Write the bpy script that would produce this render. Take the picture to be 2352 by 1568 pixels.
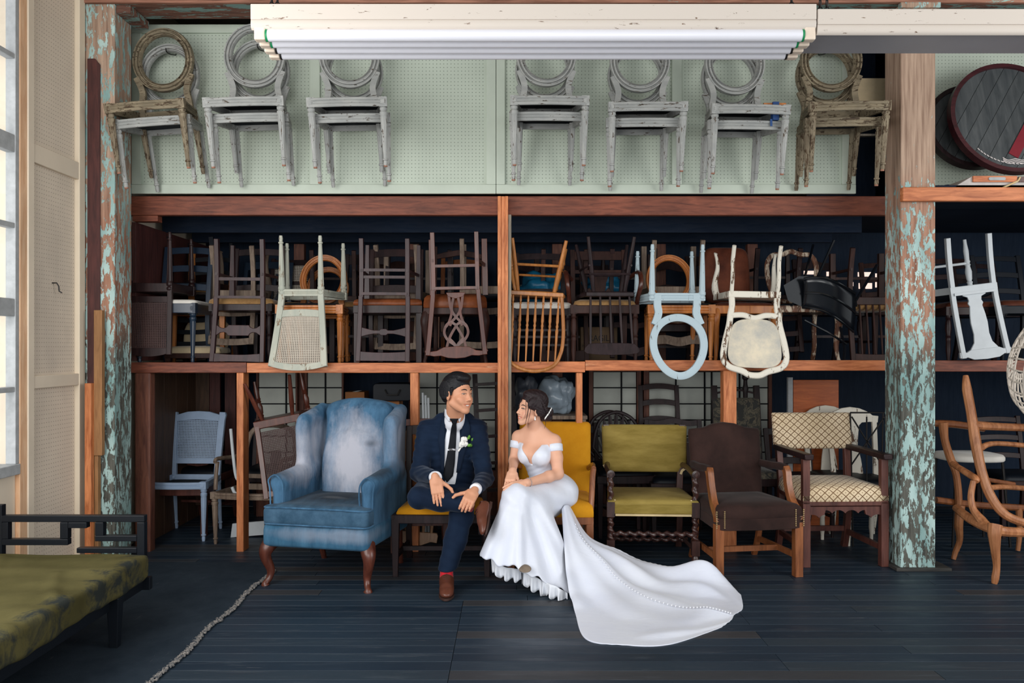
import bpy, bmesh, math, random
import numpy as np
from mathutils import Vector, Matrix, Euler
random.seed(11)
for o in list(bpy.data.objects):
    bpy.data.objects.remove(o)
SC = bpy.context.scene
COL = SC.collection
PI = math.pi
R = math.radians
# ---------------------------------------------------------------- camera, light
F, CX, HY, CH = 1900.0, 1176.0, 800.0, 1.45      # focal length in pixels, horizon row, eye height


def W(x, y, D):
    """world point at distance D seen at that place of the photograph"""
    return Vector(((x - CX) * D / F, D, CH - (y - HY) * D / F))


def WX(x, D):
    return (x - CX) * D / F


def WZ(y, D):
    return CH - (y - HY) * D / F


cam_d = bpy.data.cameras.new('camera')
cam = bpy.data.objects.new('camera', cam_d)
COL.objects.link(cam)
cam.location = (0, 0, CH)
cam.rotation_euler = (PI / 2, 0, 0)
cam_d.sensor_width = 36
cam_d.lens = F / 2352 * 36
cam_d.shift_y = (HY - 784) / 2352
cam_d.clip_start = 0.05
SC.camera = cam
world = bpy.data.worlds.new('overcast')
SC.world = world
world.use_nodes = True
wn = world.node_tree.nodes
wn['Background'].inputs[0].default_value = (0.90, 0.955, 1.0, 1)
wn['Background'].inputs[1].default_value = 0.92


def area(name, loc, target, sx, sy, power, col=(1, 1, 1)):
    l = bpy.data.lights.new(name, 'AREA')
    l.shape = 'RECTANGLE'
    l.size, l.size_y, l.energy, l.color = sx, sy, power, col
    o = bpy.data.objects.new(name, l)
    COL.objects.link(o)
    o.location = loc
    o.rotation_euler = (Vector(target) - Vector(loc)).to_track_quat('-Z', 'Y').to_euler()
    return o


# daylight of the big windows behind the photographer and of the window row on the left
area('window_light_behind', (-0.4, -2.2, 2.0), (0.0, 5.6, 1.4), 4.5, 2.0, 115, (1.0, 0.975, 0.94))
area('window_light_side', (-2.60, 2.6, 2.0), (0.4, 5.4, 1.2), 2.2, 2.6, 80, (1.0, 0.98, 0.95))
area('window_light_right', (5.2, 2.0, 2.2), (0.0, 5.6, 1.5), 2.4, 2.6, 95, (1.0, 0.98, 0.95))
SC.view_settings.view_transform = 'Standard'
SC.view_settings.look = 'None'
SC.view_settings.exposure = 0.13
SC.view_settings.gamma = 1.0
SC.view_settings.use_curve_mapping = False
SC.cycles.max_bounces = 6
SC.cycles.diffuse_bounces = 3
SC.cycles.glossy_bounces = 3
SC.cycles.transparent_max_bounces = 8

# ---------------------------------------------------------------- colours, materials


def lin(c):
    return c / 12.92 if c <= 0.04045 else ((c + 0.055) / 1.055) ** 2.4


def C(r, g, b, k=1.0):
    return (min(lin(r / 255) * k, 0.95), min(lin(g / 255) * k, 0.95), min(lin(b / 255) * k, 0.95), 1)


MATS = {}


class NT:
    def __init__(s, name):
        s.m = bpy.data.materials.new(name)
        s.m.use_nodes = True
        s.t = s.m.node_tree
        s.b = s.t.nodes['Principled BSDF']

    def n(s, typ, **kw):
        nd = s.t.nodes.new('ShaderNode' + typ)
        for k, v in kw.items():
            if k.startswith('i_'):
                key = k[2:]
                key = int(key) if key.isdigit() else key
                nd.inputs[key].default_value = v
            else:
                setattr(nd, k, v)
        return nd

    def l(s, a, b):
        s.t.links.new(a, b)

    def coords(s, scale=(1, 1, 1), rnd=True, rot=(0, 0, 0)):
        tc = s.n('TexCoord')
        mp = s.n('Mapping')
        mp.inputs['Scale'].default_value = scale
        mp.inputs['Rotation'].default_value = rot
        if rnd:
            oi = s.n('ObjectInfo')
            mu = s.n('Math', operation='MULTIPLY', i_1=37.0)
            s.l(oi.outputs['Random'], mu.inputs[0])
            ad = s.n('VectorMath', operation='ADD')
            s.l(tc.outputs['Object'], ad.inputs[0])
            s.l(mu.outputs[0], ad.inputs[1])
            s.l(ad.outputs[0], mp.inputs[0])
        else:
            s.l(tc.outputs['Object'], mp.inputs[0])
        return mp.outputs[0]

    def noise(s, vec, scale, detail=5, rough=0.6, dist=0.0):
        nd = s.n('TexNoise', i_Scale=scale, i_Detail=detail, i_Roughness=rough, i_Distortion=dist)
        s.l(vec, nd.inputs['Vector'])
        return nd.outputs['Fac']

    def ramp(s, fac, stops, interp='LINEAR'):
        nd = s.n('ValToRGB')
        nd.color_ramp.interpolation = interp
        e = nd.color_ramp.elements
        while len(e) < len(stops):
            e.new(0.5)
        for i, (p, c) in enumerate(stops):
            e[i].position = p
            e[i].color = c if len(c) == 4 else (*c, 1)
        s.l(fac, nd.inputs[0])
        return nd.outputs[0]

    def mix(s, fac, a, b):
        nd = s.n('Mix', data_type='RGBA')
        if isinstance(fac, float):
            nd.inputs[0].default_value = fac
        else:
            s.l(fac, nd.inputs[0])
        for v, i in ((a, 6), (b, 7)):
            if isinstance(v, tuple):
                nd.inputs[i].default_value = v
            else:
                s.l(v, nd.inputs[i])
        return nd.outputs[2]

    def bump(s, h, strength=0.3, dist=0.004):
        nd = s.n('Bump', i_Strength=strength, i_Distance=dist)
        s.l(h, nd.inputs['Height'])
        s.l(nd.outputs[0], s.b.inputs['Normal'])

    def fin(s, col, rough=0.6, spec=0.4, sheen=0.0, sheen_tint=None, metal=0.0):
        if isinstance(col, tuple):
            s.b.inputs['Base Color'].default_value = col
        else:
            s.l(col, s.b.inputs['Base Color'])
        if isinstance(rough, float):
            s.b.inputs['Roughness'].default_value = rough
        else:
            s.l(rough, s.b.inputs['Roughness'])
        s.b.inputs['Specular IOR Level'].default_value = spec
        s.b.inputs['Metallic'].default_value = metal
        if sheen:
            s.b.inputs['Sheen Weight'].default_value = sheen
            s.b.inputs['Sheen Roughness'].default_value = 0.4
            if sheen_tint:
                s.b.inputs['Sheen Tint'].default_value = sheen_tint
        return s.m


BW = [(0.0, (0, 0, 0, 1)), (1.0, (1, 1, 1, 1))]


def wood(name, c1, c2, axis='z', rough=0.45, spec=0.4, scale=14, bump=0.15, wear=None):
    t = NT(name)
    st = {'x': (0.12, 1, 1), 'y': (1, 0.12, 1), 'z': (1, 1, 0.12)}[axis]
    v = t.coords(st)
    f = t.noise(v, scale * 3, 6, 0.65, 0.6)
    col = t.ramp(f, [(0.3, c1), (0.68, c2)])
    big = t.noise(t.coords((1, 1, 1)), 2.2, 3, 0.5)
    mul = t.ramp(big, [(0.25, (0.72, 0.72, 0.72, 1)), (0.75, (1.1, 1.1, 1.1, 1))])
    mm = t.n('Mix', data_type='RGBA', blend_type='MULTIPLY', i_0=1.0)
    t.l(col, mm.inputs[6])
    t.l(mul, mm.inputs[7])
    col = mm.outputs[2]
    if wear:
        w = t.ramp(t.noise(v, 16, 8, 0.75), [(0.60, (0, 0, 0, 1)), (0.66, (1, 1, 1, 1))])
        col = t.mix(w, col, wear)
    t.bump(f, bump, 0.003)
    return t.fin(col, rough, spec)


def peel(name, paint, under, dark, lo=0.46, hi=0.52, axis='z', scale=9, rough=0.75, paint2=None, low_dark=None, stretch=0.28):
    """old paint flaking off bare wood"""
    t = NT(name)
    st = {'x': (stretch, 1, 1), 'y': (1, stretch, 1), 'z': (1, 1, stretch)}[axis]
    v = t.coords(st)
    n1 = t.noise(v, scale, 10, 0.72, 0.3)
    grain = t.noise(t.coords({'x': (0.06, 1, 1), 'y': (1, 0.06, 1), 'z': (1, 1, 0.06)}[axis]), 60, 4, 0.6)
    un = t.ramp(grain, [(0.3, dark), (0.62, under)])
    if low_dark:                      # worn grey towards the foot, where the post gets scuffed
        sp = t.n('SeparateXYZ')
        tc = t.n('TexCoord')
        t.l(tc.outputs['Object'], sp.inputs[0])
        ad = t.n('Math', operation='MULTIPLY_ADD', i_1=0.55, i_2=-0.25)
        t.l(t.noise(t.coords((1, 1, 0.4)), 3, 4), ad.inputs[0])
        ad2 = t.n('Math', operation='ADD')
        t.l(sp.outputs[2], ad2.inputs[0])
        t.l(ad.outputs[0], ad2.inputs[1])
        fz = t.ramp(ad2.outputs[0], [(1.32 / 4, (1, 1, 1, 1)), (1.62 / 4, (0, 0, 0, 1))])
        dv = t.n('Math', operation='DIVIDE', i_1=4.0)
        t.l(ad2.outputs[0], dv.inputs[0])
        t.l(dv.outputs[0], fz.node.inputs[0])
        un = t.mix(fz, un, low_dark)
    pt = paint
    if paint2:
        pt = t.mix(t.ramp(t.noise(v, scale * 0.5, 4), [(0.4, (0, 0, 0, 1)), (0.6, (1, 1, 1, 1))]), paint, paint2)
    m = t.ramp(n1, [(lo, (0, 0, 0, 1)), (hi, (1, 1, 1, 1))])
    col = t.mix(m, un, pt)
    t.bump(m, 0.5, 0.003)
    return t.fin(col, rough, 0.25)


def fabric(name, c1, c2, scale=3.0, fine=220, rough=0.9, sheen=0.3, tint=None, bump=0.25, lo=0.35, hi=0.65, stretch=(1, 1, 1)):
    t = NT(name)
    v = t.coords(stretch)
    col = t.ramp(t.noise(v, scale, 5, 0.62), [(lo, c1), (hi, c2)])
    f = t.noise(t.coords(), fine, 2)
    t.bump(f, bump, 0.002)
    return t.fin(col, rough, 0.15, sheen, tint)


def plain(name, c, rough=0.5, spec=0.4, metal=0.0, var=0.12, scale=12, bump=0.0):
    t = NT(name)
    f = t.noise(t.coords(), scale, 5, 0.6)
    a = tuple(x * (1 - var) for x in c[:3]) + (1,)
    b = tuple(min(0.97, x * (1 + var)) for x in c[:3]) + (1,)
    col = t.ramp(f, [(0.3, a), (0.7, b)])
    if bump:
        t.bump(f, bump, 0.003)
    return t.fin(col, rough, spec, metal=metal)


# ---------------------------------------------------------------- mesh building


class MB:
    def __init__(s):
        s.v, s.f = [], []

    def add(s, vs, fs):
        o = len(s.v)
        s.v += [tuple(v) for v in vs]
        s.f += [tuple(i + o for i in f) for f in fs]
        return s

    def bx(s, x0, x1, y0, y1, z0, z1):
        return s.add([(x0, y0, z0), (x1, y0, z0), (x1, y1, z0), (x0, y1, z0), (x0, y0, z1), (x1, y0, z1), (x1, y1, z1), (x0, y1, z1)],
                     [(0, 3, 2, 1), (4, 5, 6, 7), (0, 1, 5, 4), (1, 2, 6, 5), (2, 3, 7, 6), (3, 0, 4, 7)])

    def sweep(s, pts, sec, n=8, up=None, closed=False, poly=None):
        """tube or bar along a path; sec = radius, (a, b) or a list of them; n = 4 gives a bar"""
        P = [Vector(p) for p in pts]
        N = len(P)
        if isinstance(sec, (int, float)):
            sec = (sec, sec)
        if isinstance(sec, tuple):
            sec = [sec] * N
        sec = [(q, q) if isinstance(q, (int, float)) else q for q in sec]
        if poly is None:
            if n == 4:
                poly = [(-1, -1), (1, -1), (1, 1), (-1, 1)]
            else:
                poly = [(math.cos(2 * PI * i / n), math.sin(2 * PI * i / n)) for i in range(n)]
        n = len(poly)
        T = []
        for i in range(N):
            a = P[(i - 1) % N] if closed else P[max(i - 1, 0)]
            b = P[(i + 1) % N] if closed else P[min(i + 1, N - 1)]
            T.append((b - a).normalized())
        vs = []
        side = None
        for i in range(N):
            t = T[i]
            if up is not None:
                u = Vector(up)
                sd = t.cross(u)
                if sd.length < 1e-4:
                    sd = side if side else t.orthogonal()
                sd.normalize()
            else:
                if side is None:
                    ref = Vector((0, 1, 0)) if abs(t.y) < 0.9 else Vector((1, 0, 0))
                    sd = t.cross(ref).normalized()
                else:
                    sd = (side - t * side.dot(t)).normalized()
            side = sd
            nn = sd.cross(t).normalized()
            a, b = sec[i]
            for (px, py) in poly:
                vs.append(P[i] + sd * (a * px) + nn * (b * py))
        fs = []
        for i in range(N if closed else N - 1):
            for j in range(n):
                k = (j + 1) % n
                i2 = (i + 1) % N
                fs.append((i * n + j, i * n + k, i2 * n + k, i2 * n + j))
        if not closed:
            fs.append(tuple(range(n - 1, -1, -1)))
            fs.append(tuple((N - 1) * n + j for j in range(n)))
        return s.add(vs, fs)

    def tube(s, p0, p1, rf, nt=12, n=12):
        """round body from p0 to p1, radius rf(t, angle)"""
        p0, p1 = Vector(p0), Vector(p1)
        t = (p1 - p0).normalized()
        ref = Vector((0, 1, 0)) if abs(t.y) < 0.9 else Vector((1, 0, 0))
        sd = t.cross(ref).normalized()
        nn = sd.cross(t)
        vs, fs = [], []
        ts = nt if isinstance(nt, list) else [i / nt for i in range(nt + 1)]
        for tt in ts:
            c = p0.lerp(p1, tt)
            for j in range(n):
                a = 2 * PI * j / n
                r = rf(tt, a)
                vs.append(c + sd * (r * math.cos(a)) + nn * (r * math.sin(a)))
        m = len(ts)
        for i in range(m - 1):
            for j in range(n):
                k = (j + 1) % n
                fs.append((i * n + j, i * n + k, (i + 1) * n + k, (i + 1) * n + j))
        fs.append(tuple(range(n - 1, -1, -1)))
        fs.append(tuple((m - 1) * n + j for j in range(n)))
        return s.add(vs, fs)

    def lathe(s, p0, p1, prof, n=12, flute=None):
        """prof = [(t, r)]; flute = (t0, t1, depth, count)"""
        ts = [q[0] for q in prof]
        rs = [q[1] for q in prof]

        def rf(t, a):
            r = float(np.interp(t, ts, rs))
            if flute and flute[0] <= t <= flute[1]:
                r *= 1 - flute[2] * (0.5 + 0.5 * math.cos(flute[3] * a))
            return r
        return s.tube(p0, p1, rf, ts, n)

    def prism(s, outline, t0, t1, fn):
        """flat board of that outline; fn(a, b, t) places it"""
        n = len(outline)
        vs = [fn(a, b, t0) for a, b in outline] + [fn(a, b, t1) for a, b in outline]
        fs = [tuple(range(n)), tuple(range(2 * n - 1, n - 1, -1))]
        for i in range(n):
            k = (i + 1) % n
            fs.append((i, i + n, k + n, k))
        return s.add(vs, fs)

    def ring(s, outer, inner, t0, t1, fn):
        n = len(outer)
        vs = [fn(a, b, t0) for a, b in outer] + [fn(a, b, t0) for a, b in inner] + [fn(a, b, t1) for a, b in outer] + [fn(a, b, t1) for a, b in inner]
        fs = []
        for i in range(n):
            k = (i + 1) % n
            fs += [(i, k, n + k, n + i), (2 * n + i, 3 * n + i, 3 * n + k, 2 * n + k), (i, 2 * n + i, 2 * n + k, k), (n + i, n + k, 3 * n + k, 3 * n + i)]
        return s.add(vs, fs)

    def loft(s, outline, levels, fn, cx=0.0, cy=0.0, hollow=False):
        """cushion: outline scaled about its centre at each (scale, height) level"""
        n = len(outline)
        vs, fs = [], []
        for sc, h in levels:
            vs += [fn(cx + (a - cx) * sc, cy + (b - cy) * sc, h) for a, b in outline]
        for i in range(len(levels) - 1):
            for j in range(n):
                k = (j + 1) % n
                fs.append((i * n + j, i * n + k, (i + 1) * n + k, (i + 1) * n + j))
        if hollow:
            fs += [((len(levels) - 1) * n + j, (len(levels) - 1) * n + (j + 1) % n, (j + 1) % n, j) for j in range(n)]
        else:
            fs.append(tuple(range(n - 1, -1, -1)))
            fs.append(tuple((len(levels) - 1) * n + j for j in range(n)))
        return s.add(vs, fs)

    def grid(s, rows, closed=False):
        """surface through rows of points"""
        n = len(rows[0])
        vs = [p for r in rows for p in r]
        fs = []
        for i in range(len(rows) - 1):
            for j in range(n if closed else n - 1):
                k = (j + 1) % n
                fs.append((i * n + j, i * n + k, (i + 1) * n + k, (i + 1) * n + j))
        return s.add(vs, fs)

    def obj(s, name, mat, parent=None, smooth=35, bevel=0.0, sub=0, solid=0.0, loc=None, rot=None, label=None, fix=True):
        me = bpy.data.meshes.new(name)
        me.from_pydata(s.v, [], s.f)
        if fix:
            bm = bmesh.new()
            bm.from_mesh(me)
            bmesh.ops.recalc_face_normals(bm, faces=bm.faces)
            bm.to_mesh(me)
            bm.free()
        if smooth:
            me.polygons.foreach_set('use_smooth', [True] * len(me.polygons))
            me.set_sharp_from_angle(angle=R(smooth))
        me.materials.append(mat)
        o = bpy.data.objects.new(name, me)
        COL.objects.link(o)
        if loc:
            o.location = loc
        if rot:
            o.rotation_euler = rot
        if parent:
            o.parent = parent
        if solid:
            md = o.modifiers.new('solid', 'SOLIDIFY')
            md.thickness = solid
            md.offset = 0
        if bevel:
            md = o.modifiers.new('bevel', 'BEVEL')
            md.width, md.segments, md.limit_method, md.angle_limit = bevel, 2, 'ANGLE', R(40)
        if sub:
            md = o.modifiers.new('sub', 'SUBSURF')
            md.levels = md.render_levels = sub
        if label:
            o['label'] = label
        return o


def tag(o, label, cat, group=None):
    o['label'], o['category'] = label, cat
    if group:
        o['group'] = group
    return o


def thing(name, label, cat, loc=(0, 0, 0), rot=(0, 0, 0), group=None, scale=None):
    o = bpy.data.objects.new(name, None)
    COL.objects.link(o)
    o.empty_display_size = 0.1
    o.location, o.rotation_euler = loc, rot
    if scale:
        o.scale = scale
    return tag(o, label, cat, group)


def struct(o):
    o['kind'] = 'structure'
    return o


def stuff(o):
    o['kind'] = 'stuff'
    return o


def copy_tree(o, parent=None):
    c = o.copy()
    COL.objects.link(c)
    c.parent = parent
    for ch in list(o.children):
        copy_tree(ch, c)
    return c


def oval(rx, rz, cx=0, cz=0, n=40, p=2.0, egg=0.0):
    out = []
    for i in range(n):
        a = 2 * PI * i / n
        ca, sa = math.cos(a), math.sin(a)
        x = math.copysign(abs(ca) ** (2 / p), ca) * rx
        z = math.copysign(abs(sa) ** (2 / p), sa) * rz
        x *= 1 + egg * z / rz
        out.append((cx + x, cz + z))
    return out


def rrect(x0, x1, y0, y1, r, n=5):
    out = []
    for cx, cy, a0 in ((x1 - r, y1 - r, 0), (x0 + r, y1 - r, 90), (x0 + r, y0 + r, 180), (x1 - r, y0 + r, 270)):
        for i in range(n + 1):
            a = R(a0 + 90 * i / n)
            out.append((cx + r * math.cos(a), cy + r * math.sin(a)))
    return out


def catmull(pts, n=8, closed=False):
    P = [Vector(p) for p in pts]
    m = len(P)
    out = []
    for i in range(m if closed else m - 1):
        g = (lambda k: P[k % m]) if closed else (lambda k: P[min(max(k, 0), m - 1)])
        p0, p1, p2, p3 = g(i - 1), g(i), g(i + 1), g(i + 2)
        for k in range(n):
            t = k / n
            out.append(0.5 * (2 * p1 + (p2 - p0) * t + (2 * p0 - 5 * p1 + 4 * p2 - p3) * t * t + (3 * p1 - p0 - 3 * p2 + p3) * t ** 3))
    if not closed:
        out.append(P[-1])
    return out


def mirror(half):
    """symmetric outline from its right half, bottom to top"""
    return [(x, z) for x, z in half] + [(-x, z) for x, z in reversed(half) if abs(x) > 1e-6]


# ---------------------------------------------------------------- smooth solid modelling (signed distances, meshed as one skin)
def v3(p):
    return np.array(p, dtype=np.float32)


def cone(a, b, r1, r2):
    a, b = v3(a), v3(b)
    ab = b - a
    L2 = float(ab @ ab) + 1e-9

    def f(P):
        pa = P - a
        t = np.clip((pa @ ab) / L2, 0, 1)
        return np.sqrt(((pa - t[..., None] * ab) ** 2).sum(-1)) - (r1 + (r2 - r1) * t)
    return f


def rot_np(rot):
    return np.array(Euler(rot).to_matrix(), dtype=np.float32)


def ell(c, r, rot=(0, 0, 0)):
    c, r = v3(c), v3(r)
    M = rot_np(rot)

    def f(P):
        q = (P - c) @ M
        k0 = np.sqrt(((q / r) ** 2).sum(-1))
        k1 = np.sqrt(((q / (r * r)) ** 2).sum(-1)) + 1e-6
        return k0 * (k0 - 1) / k1
    return f


def rbox(c, hs, rad=0.02, rot=(0, 0, 0)):
    c, hs = v3(c), v3(hs) - rad
    M = rot_np(rot)

    def f(P):
        q = np.abs((P - c) @ M) - hs
        return np.sqrt((np.maximum(q, 0) ** 2).sum(-1)) + np.minimum(q.max(-1), 0) - rad
    return f


def half(p, nrm):
    p, nrm = v3(p), v3(Vector(nrm).normalized())

    def f(P):
        return (P - p) @ nrm
    return f


def sdf_eval(prims, P, centers=None, hd=0.0):
    """prims = [(f, k, op)], op in + - & ~ (~ adds a ripple)"""
    acc = np.full(P.shape[:-1], 1e3, dtype=np.float32)
    for f, k, op in prims:
        if centers is not None and op in '+-':
            sel = np.where(f(centers) < hd + 2 * k + 0.004)[0]
            if len(sel) == 0:
                continue
            a, Q = acc[sel], P[sel]
        else:
            sel, a, Q = slice(None), acc, P
        if op == '~':
            acc[sel] = a + f(Q)
            continue
        b = f(Q)
        if op == '-':
            a, b = -a, b
        if op == '&':
            a, b = -a, -b
        h = np.clip(0.5 + 0.5 * (b - a) / k, 0, 1)
        m = b + (a - b) * h - k * h * (1 - h)
        acc[sel] = m if op == '+' else -m
    return acc


def sdf_mesh(prims, lo, hi, h, B=12):
    prims = [(q[0], q[1] if len(q) > 1 else 0.02, q[2] if len(q) > 2 else '+') for q in prims]
    lo, hi = np.array(lo, np.float32), np.array(hi, np.float32)
    nb = np.ceil((hi - lo) / (h * B)).astype(int)
    I = np.stack(np.meshgrid(*[np.arange(k) for k in nb], indexing='ij'), -1).reshape(-1, 3)
    cen = (lo + (I + 0.5) * (h * B)).astype(np.float32)
    hd = h * B * 0.5 * 1.75
    act = np.abs(sdf_eval(prims, cen)) < hd * 2.2 + 0.01
    I, cen = I[act], cen[act]
    g = np.arange(B + 1)
    G = np.stack(np.meshgrid(g, g, g, indexing='ij'), -1).reshape(1, -1, 3)
    vals = np.empty((len(I), (B + 1) ** 3), np.float32)
    ch = 400
    for s in range(0, len(I), ch):
        P = (lo + (I[s:s + ch, None, :] * B + G) * h).astype(np.float32)
        vals[s:s + ch] = sdf_eval(prims, P, cen[s:s + ch], hd)
    V = vals.reshape(len(I), B + 1, B + 1, B + 1)
    inside = V < 0
    # one vertex for each cell the surface passes through
    c8 = [(i, j, k) for i in (0, 1) for j in (0, 1) for k in (0, 1)]
    cnt = sum(inside[:, i:B + i, j:B + j, k:B + k].astype(np.int8) for i, j, k in c8)
    bi, ci, cj, ck = np.where((cnt > 0) & (cnt < 8))
    corner = {c: V[bi, ci + c[0], cj + c[1], ck + c[2]] for c in c8}
    pos = np.zeros((len(bi), 3), np.float64)
    num = np.zeros(len(bi))
    for a in c8:
        for ax in range(3):
            if a[ax] == 0:
                b = list(a)
                b[ax] = 1
                va, vb = corner[a], corner[tuple(b)]
                x = (va < 0) != (vb < 0)
                t = np.where(x, va / np.where(x, va - vb, 1), 0)
                p = np.array(a, np.float64)[None, :] + np.zeros((len(bi), 3))
                p[:, ax] += t
                pos += p * x[:, None]
                num += x
    pos /= np.maximum(num, 1)[:, None]
    cell = I[bi] * B + np.stack([ci, cj, ck], -1)
    verts = lo + (cell + pos) * h
    dims = nb * B + 2

    def key(c):
        return ((c[:, 0] + 1) * dims[1] + c[:, 1] + 1) * dims[2] + c[:, 2] + 1
    ids = key(cell)
    order = np.argsort(ids)
    sid = ids[order]
    faces = []
    for ax in range(3):
        sl0 = [slice(0, B)] * 3
        sl1 = [slice(0, B)] * 3
        sl1[ax] = slice(1, B + 1)
        a, b = inside[(slice(None), *sl0)], inside[(slice(None), *sl1)]
        bb, i, j, k = np.where(a != b)
        base = I[bb] * B + np.stack([i, j, k], -1)
        flip = a[bb, i, j, k]
        u, w = (ax + 1) % 3, (ax + 2) % 3
        q = []
        for du, dw in ((0, 0), (-1, 0), (-1, -1), (0, -1)):
            c = base.copy()
            c[:, u] += du
            c[:, w] += dw
            kk = key(c)
            p = np.clip(np.searchsorted(sid, kk), 0, len(sid) - 1)
            q.append(np.where(sid[p] == kk, order[p], -1))
        q = np.stack(q, -1)
        q[~flip] = q[~flip][:, ::-1]
        faces.append(q[(q >= 0).all(1)])
    return verts.astype(np.float64), np.concatenate(faces)


def sdf_obj(name, prims, lo, hi, h, mat, parent=None, color=None, smooth_it=0):
    v, f = sdf_mesh(prims, lo, hi, h)
    me = bpy.data.meshes.new(name)
    me.from_pydata(v.tolist(), [], f.tolist())
    me.polygons.foreach_set('use_smooth', [True] * len(me.polygons))
    me.materials.append(mat)
    if color is not None:
        at = me.color_attributes.new('tint', 'FLOAT_COLOR', 'POINT')
        c = np.ones((len(v), 4), np.float32)
        c[:, :3] = color(v)
        at.data.foreach_set('color', c.ravel())
    o = bpy.data.objects.new(name, me)
    COL.objects.link(o)
    if parent:
        o.parent = parent
    if smooth_it:
        md = o.modifiers.new('smooth', 'SMOOTH')
        md.factor, md.iterations = 0.5, smooth_it
    return o
# ---------------------------------------------------------------- materials of the room


def pegboard(name, c, hole, axes=(0, 2), pitch=0.0254, rad=0.11, var=0.06, stain=None):
    t = NT(name)
    tc = t.n('TexCoord')
    sp = t.n('SeparateXYZ')
    t.l(tc.outputs['Object'], sp.inputs[0])
    sq = []
    for a in axes:
        d = t.n('Math', operation='DIVIDE', i_1=pitch)
        t.l(sp.outputs[a], d.inputs[0])
        f = t.n('Math', operation='FRACT')
        t.l(d.outputs[0], f.inputs[0])
        s = t.n('Math', operation='SUBTRACT', i_1=0.5)
        t.l(f.outputs[0], s.inputs[0])
        p = t.n('Math', operation='MULTIPLY')
        t.l(s.outputs[0], p.inputs[0])
        t.l(s.outputs[0], p.inputs[1])
        sq.append(p.outputs[0])
    ad = t.n('Math', operation='ADD')
    t.l(sq[0], ad.inputs[0])
    t.l(sq[1], ad.inputs[1])
    lt = t.n('Math', operation='LESS_THAN', i_1=rad * rad)
    t.l(ad.outputs[0], lt.inputs[0])
    a = tuple(x * (1 - var) for x in c[:3]) + (1,)
    b = tuple(x * (1 + var) for x in c[:3]) + (1,)
    col = t.ramp(t.noise(t.coords((1, 1, 1), False), 2.5, 6, 0.6), [(0.3, a), (0.7, b)])
    if stain:
        col = t.mix(t.ramp(t.noise(t.coords((1, 1, 0.5)), 1.6, 7, 0.65), [(0.5, (0, 0, 0, 1)), (0.72, (0.7, 0.7, 0.7, 1))]), col, stain)
    col = t.mix(lt.outputs[0], col, hole)
    return t.fin(col, 0.6, 0.3)


M = {}
M['green_peg'] = pegboard('green_pegboard', C(188, 198, 184), C(84, 96, 84))
M['green'] = plain('green_paint', C(192, 202, 188), 0.55, 0.35, var=0.06, scale=4)
M['beige_peg'] = pegboard('beige_pegboard', C(222, 208, 190), C(160, 146, 130), axes=(1, 2), rad=0.13, stain=C(196, 184, 170))
M['beige'] = plain('beige_paint', C(222, 208, 188), 0.6, 0.3, var=0.06, scale=3)
M['cream'] = plain('cream_paint', C(222, 208, 186), 0.6, 0.3, var=0.05, scale=3)
M['jamb'] = wood('pale_orange_wood', C(222, 168, 126), C(244, 204, 166), 'z', 0.5)
M['sash'] = plain('grey_white_sash', C(165, 168, 170), 0.55, 0.35, var=0.15, scale=20)
M['orange_x'] = wood('orange_fir_beam', C(158, 82, 42), C(222, 138, 88), 'x', 0.5, wear=C(205, 150, 110))
M['orange_z'] = wood('orange_fir_post', C(160, 84, 42), C(226, 146, 94), 'z', 0.5)
M['red_x'] = wood('reddish_beam', C(88, 44, 32), C(146, 82, 60), 'x', 0.55)
M['red_z'] = wood('reddish_post', C(78, 42, 34), C(128, 80, 62), 'z', 0.6)
M['maroon'] = wood('maroon_plank', C(58, 30, 30), C(92, 50, 46), 'z', 0.6)
M['tan_z'] = wood('tan_plank', C(132, 92, 56), C(170, 124, 80), 'z', 0.6)
M['grey_z'] = wood('grey_weathered', C(120, 112, 100), C(165, 155, 140), 'z', 0.8)
M['darkboard'] = wood('dark_wall_board', C(18, 34, 54), C(32, 46, 64), 'z', 0.7, 0.2)  # navy of the interior's shadows is put into this base colour
M['darkboard_x'] = wood('dark_loft_board', C(16, 30, 48), C(34, 42, 56), 'x', 0.8, 0.15)  # same shadow blue put into the loft and shelf boards
M['brownboard'] = wood('brown_panel', C(62, 44, 34), C(96, 70, 52), 'z', 0.6)
M['black_wood'] = plain('black_lattice', C(18, 20, 24), 0.7, 0.15)
M['paper'] = plain('shoji_paper', C(196, 200, 192), 0.8, 0.2, var=0.1, scale=3)
M['housing'] = peel('white_lamp_housing', C(206, 196, 186), C(120, 90, 66), C(70, 50, 40), 0.345, 0.37, 'x', 46, 0.5)
M['reflector'] = plain('grey_reflector', C(150, 150, 156), 0.4, 0.5, var=0.06, scale=3)
M['tube_glass'] = plain('white_lamp_tube', C(226, 226, 234), 0.25, 0.6, var=0.01)
M['green_cap'] = plain('green_plastic_ring', C(20, 130, 80), 0.4)
M['socket'] = plain('ivory_socket', C(225, 208, 190), 0.45)
M['iron'] = plain('dark_iron', C(40, 38, 38), 0.5, 0.5, metal=0.6)


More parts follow.
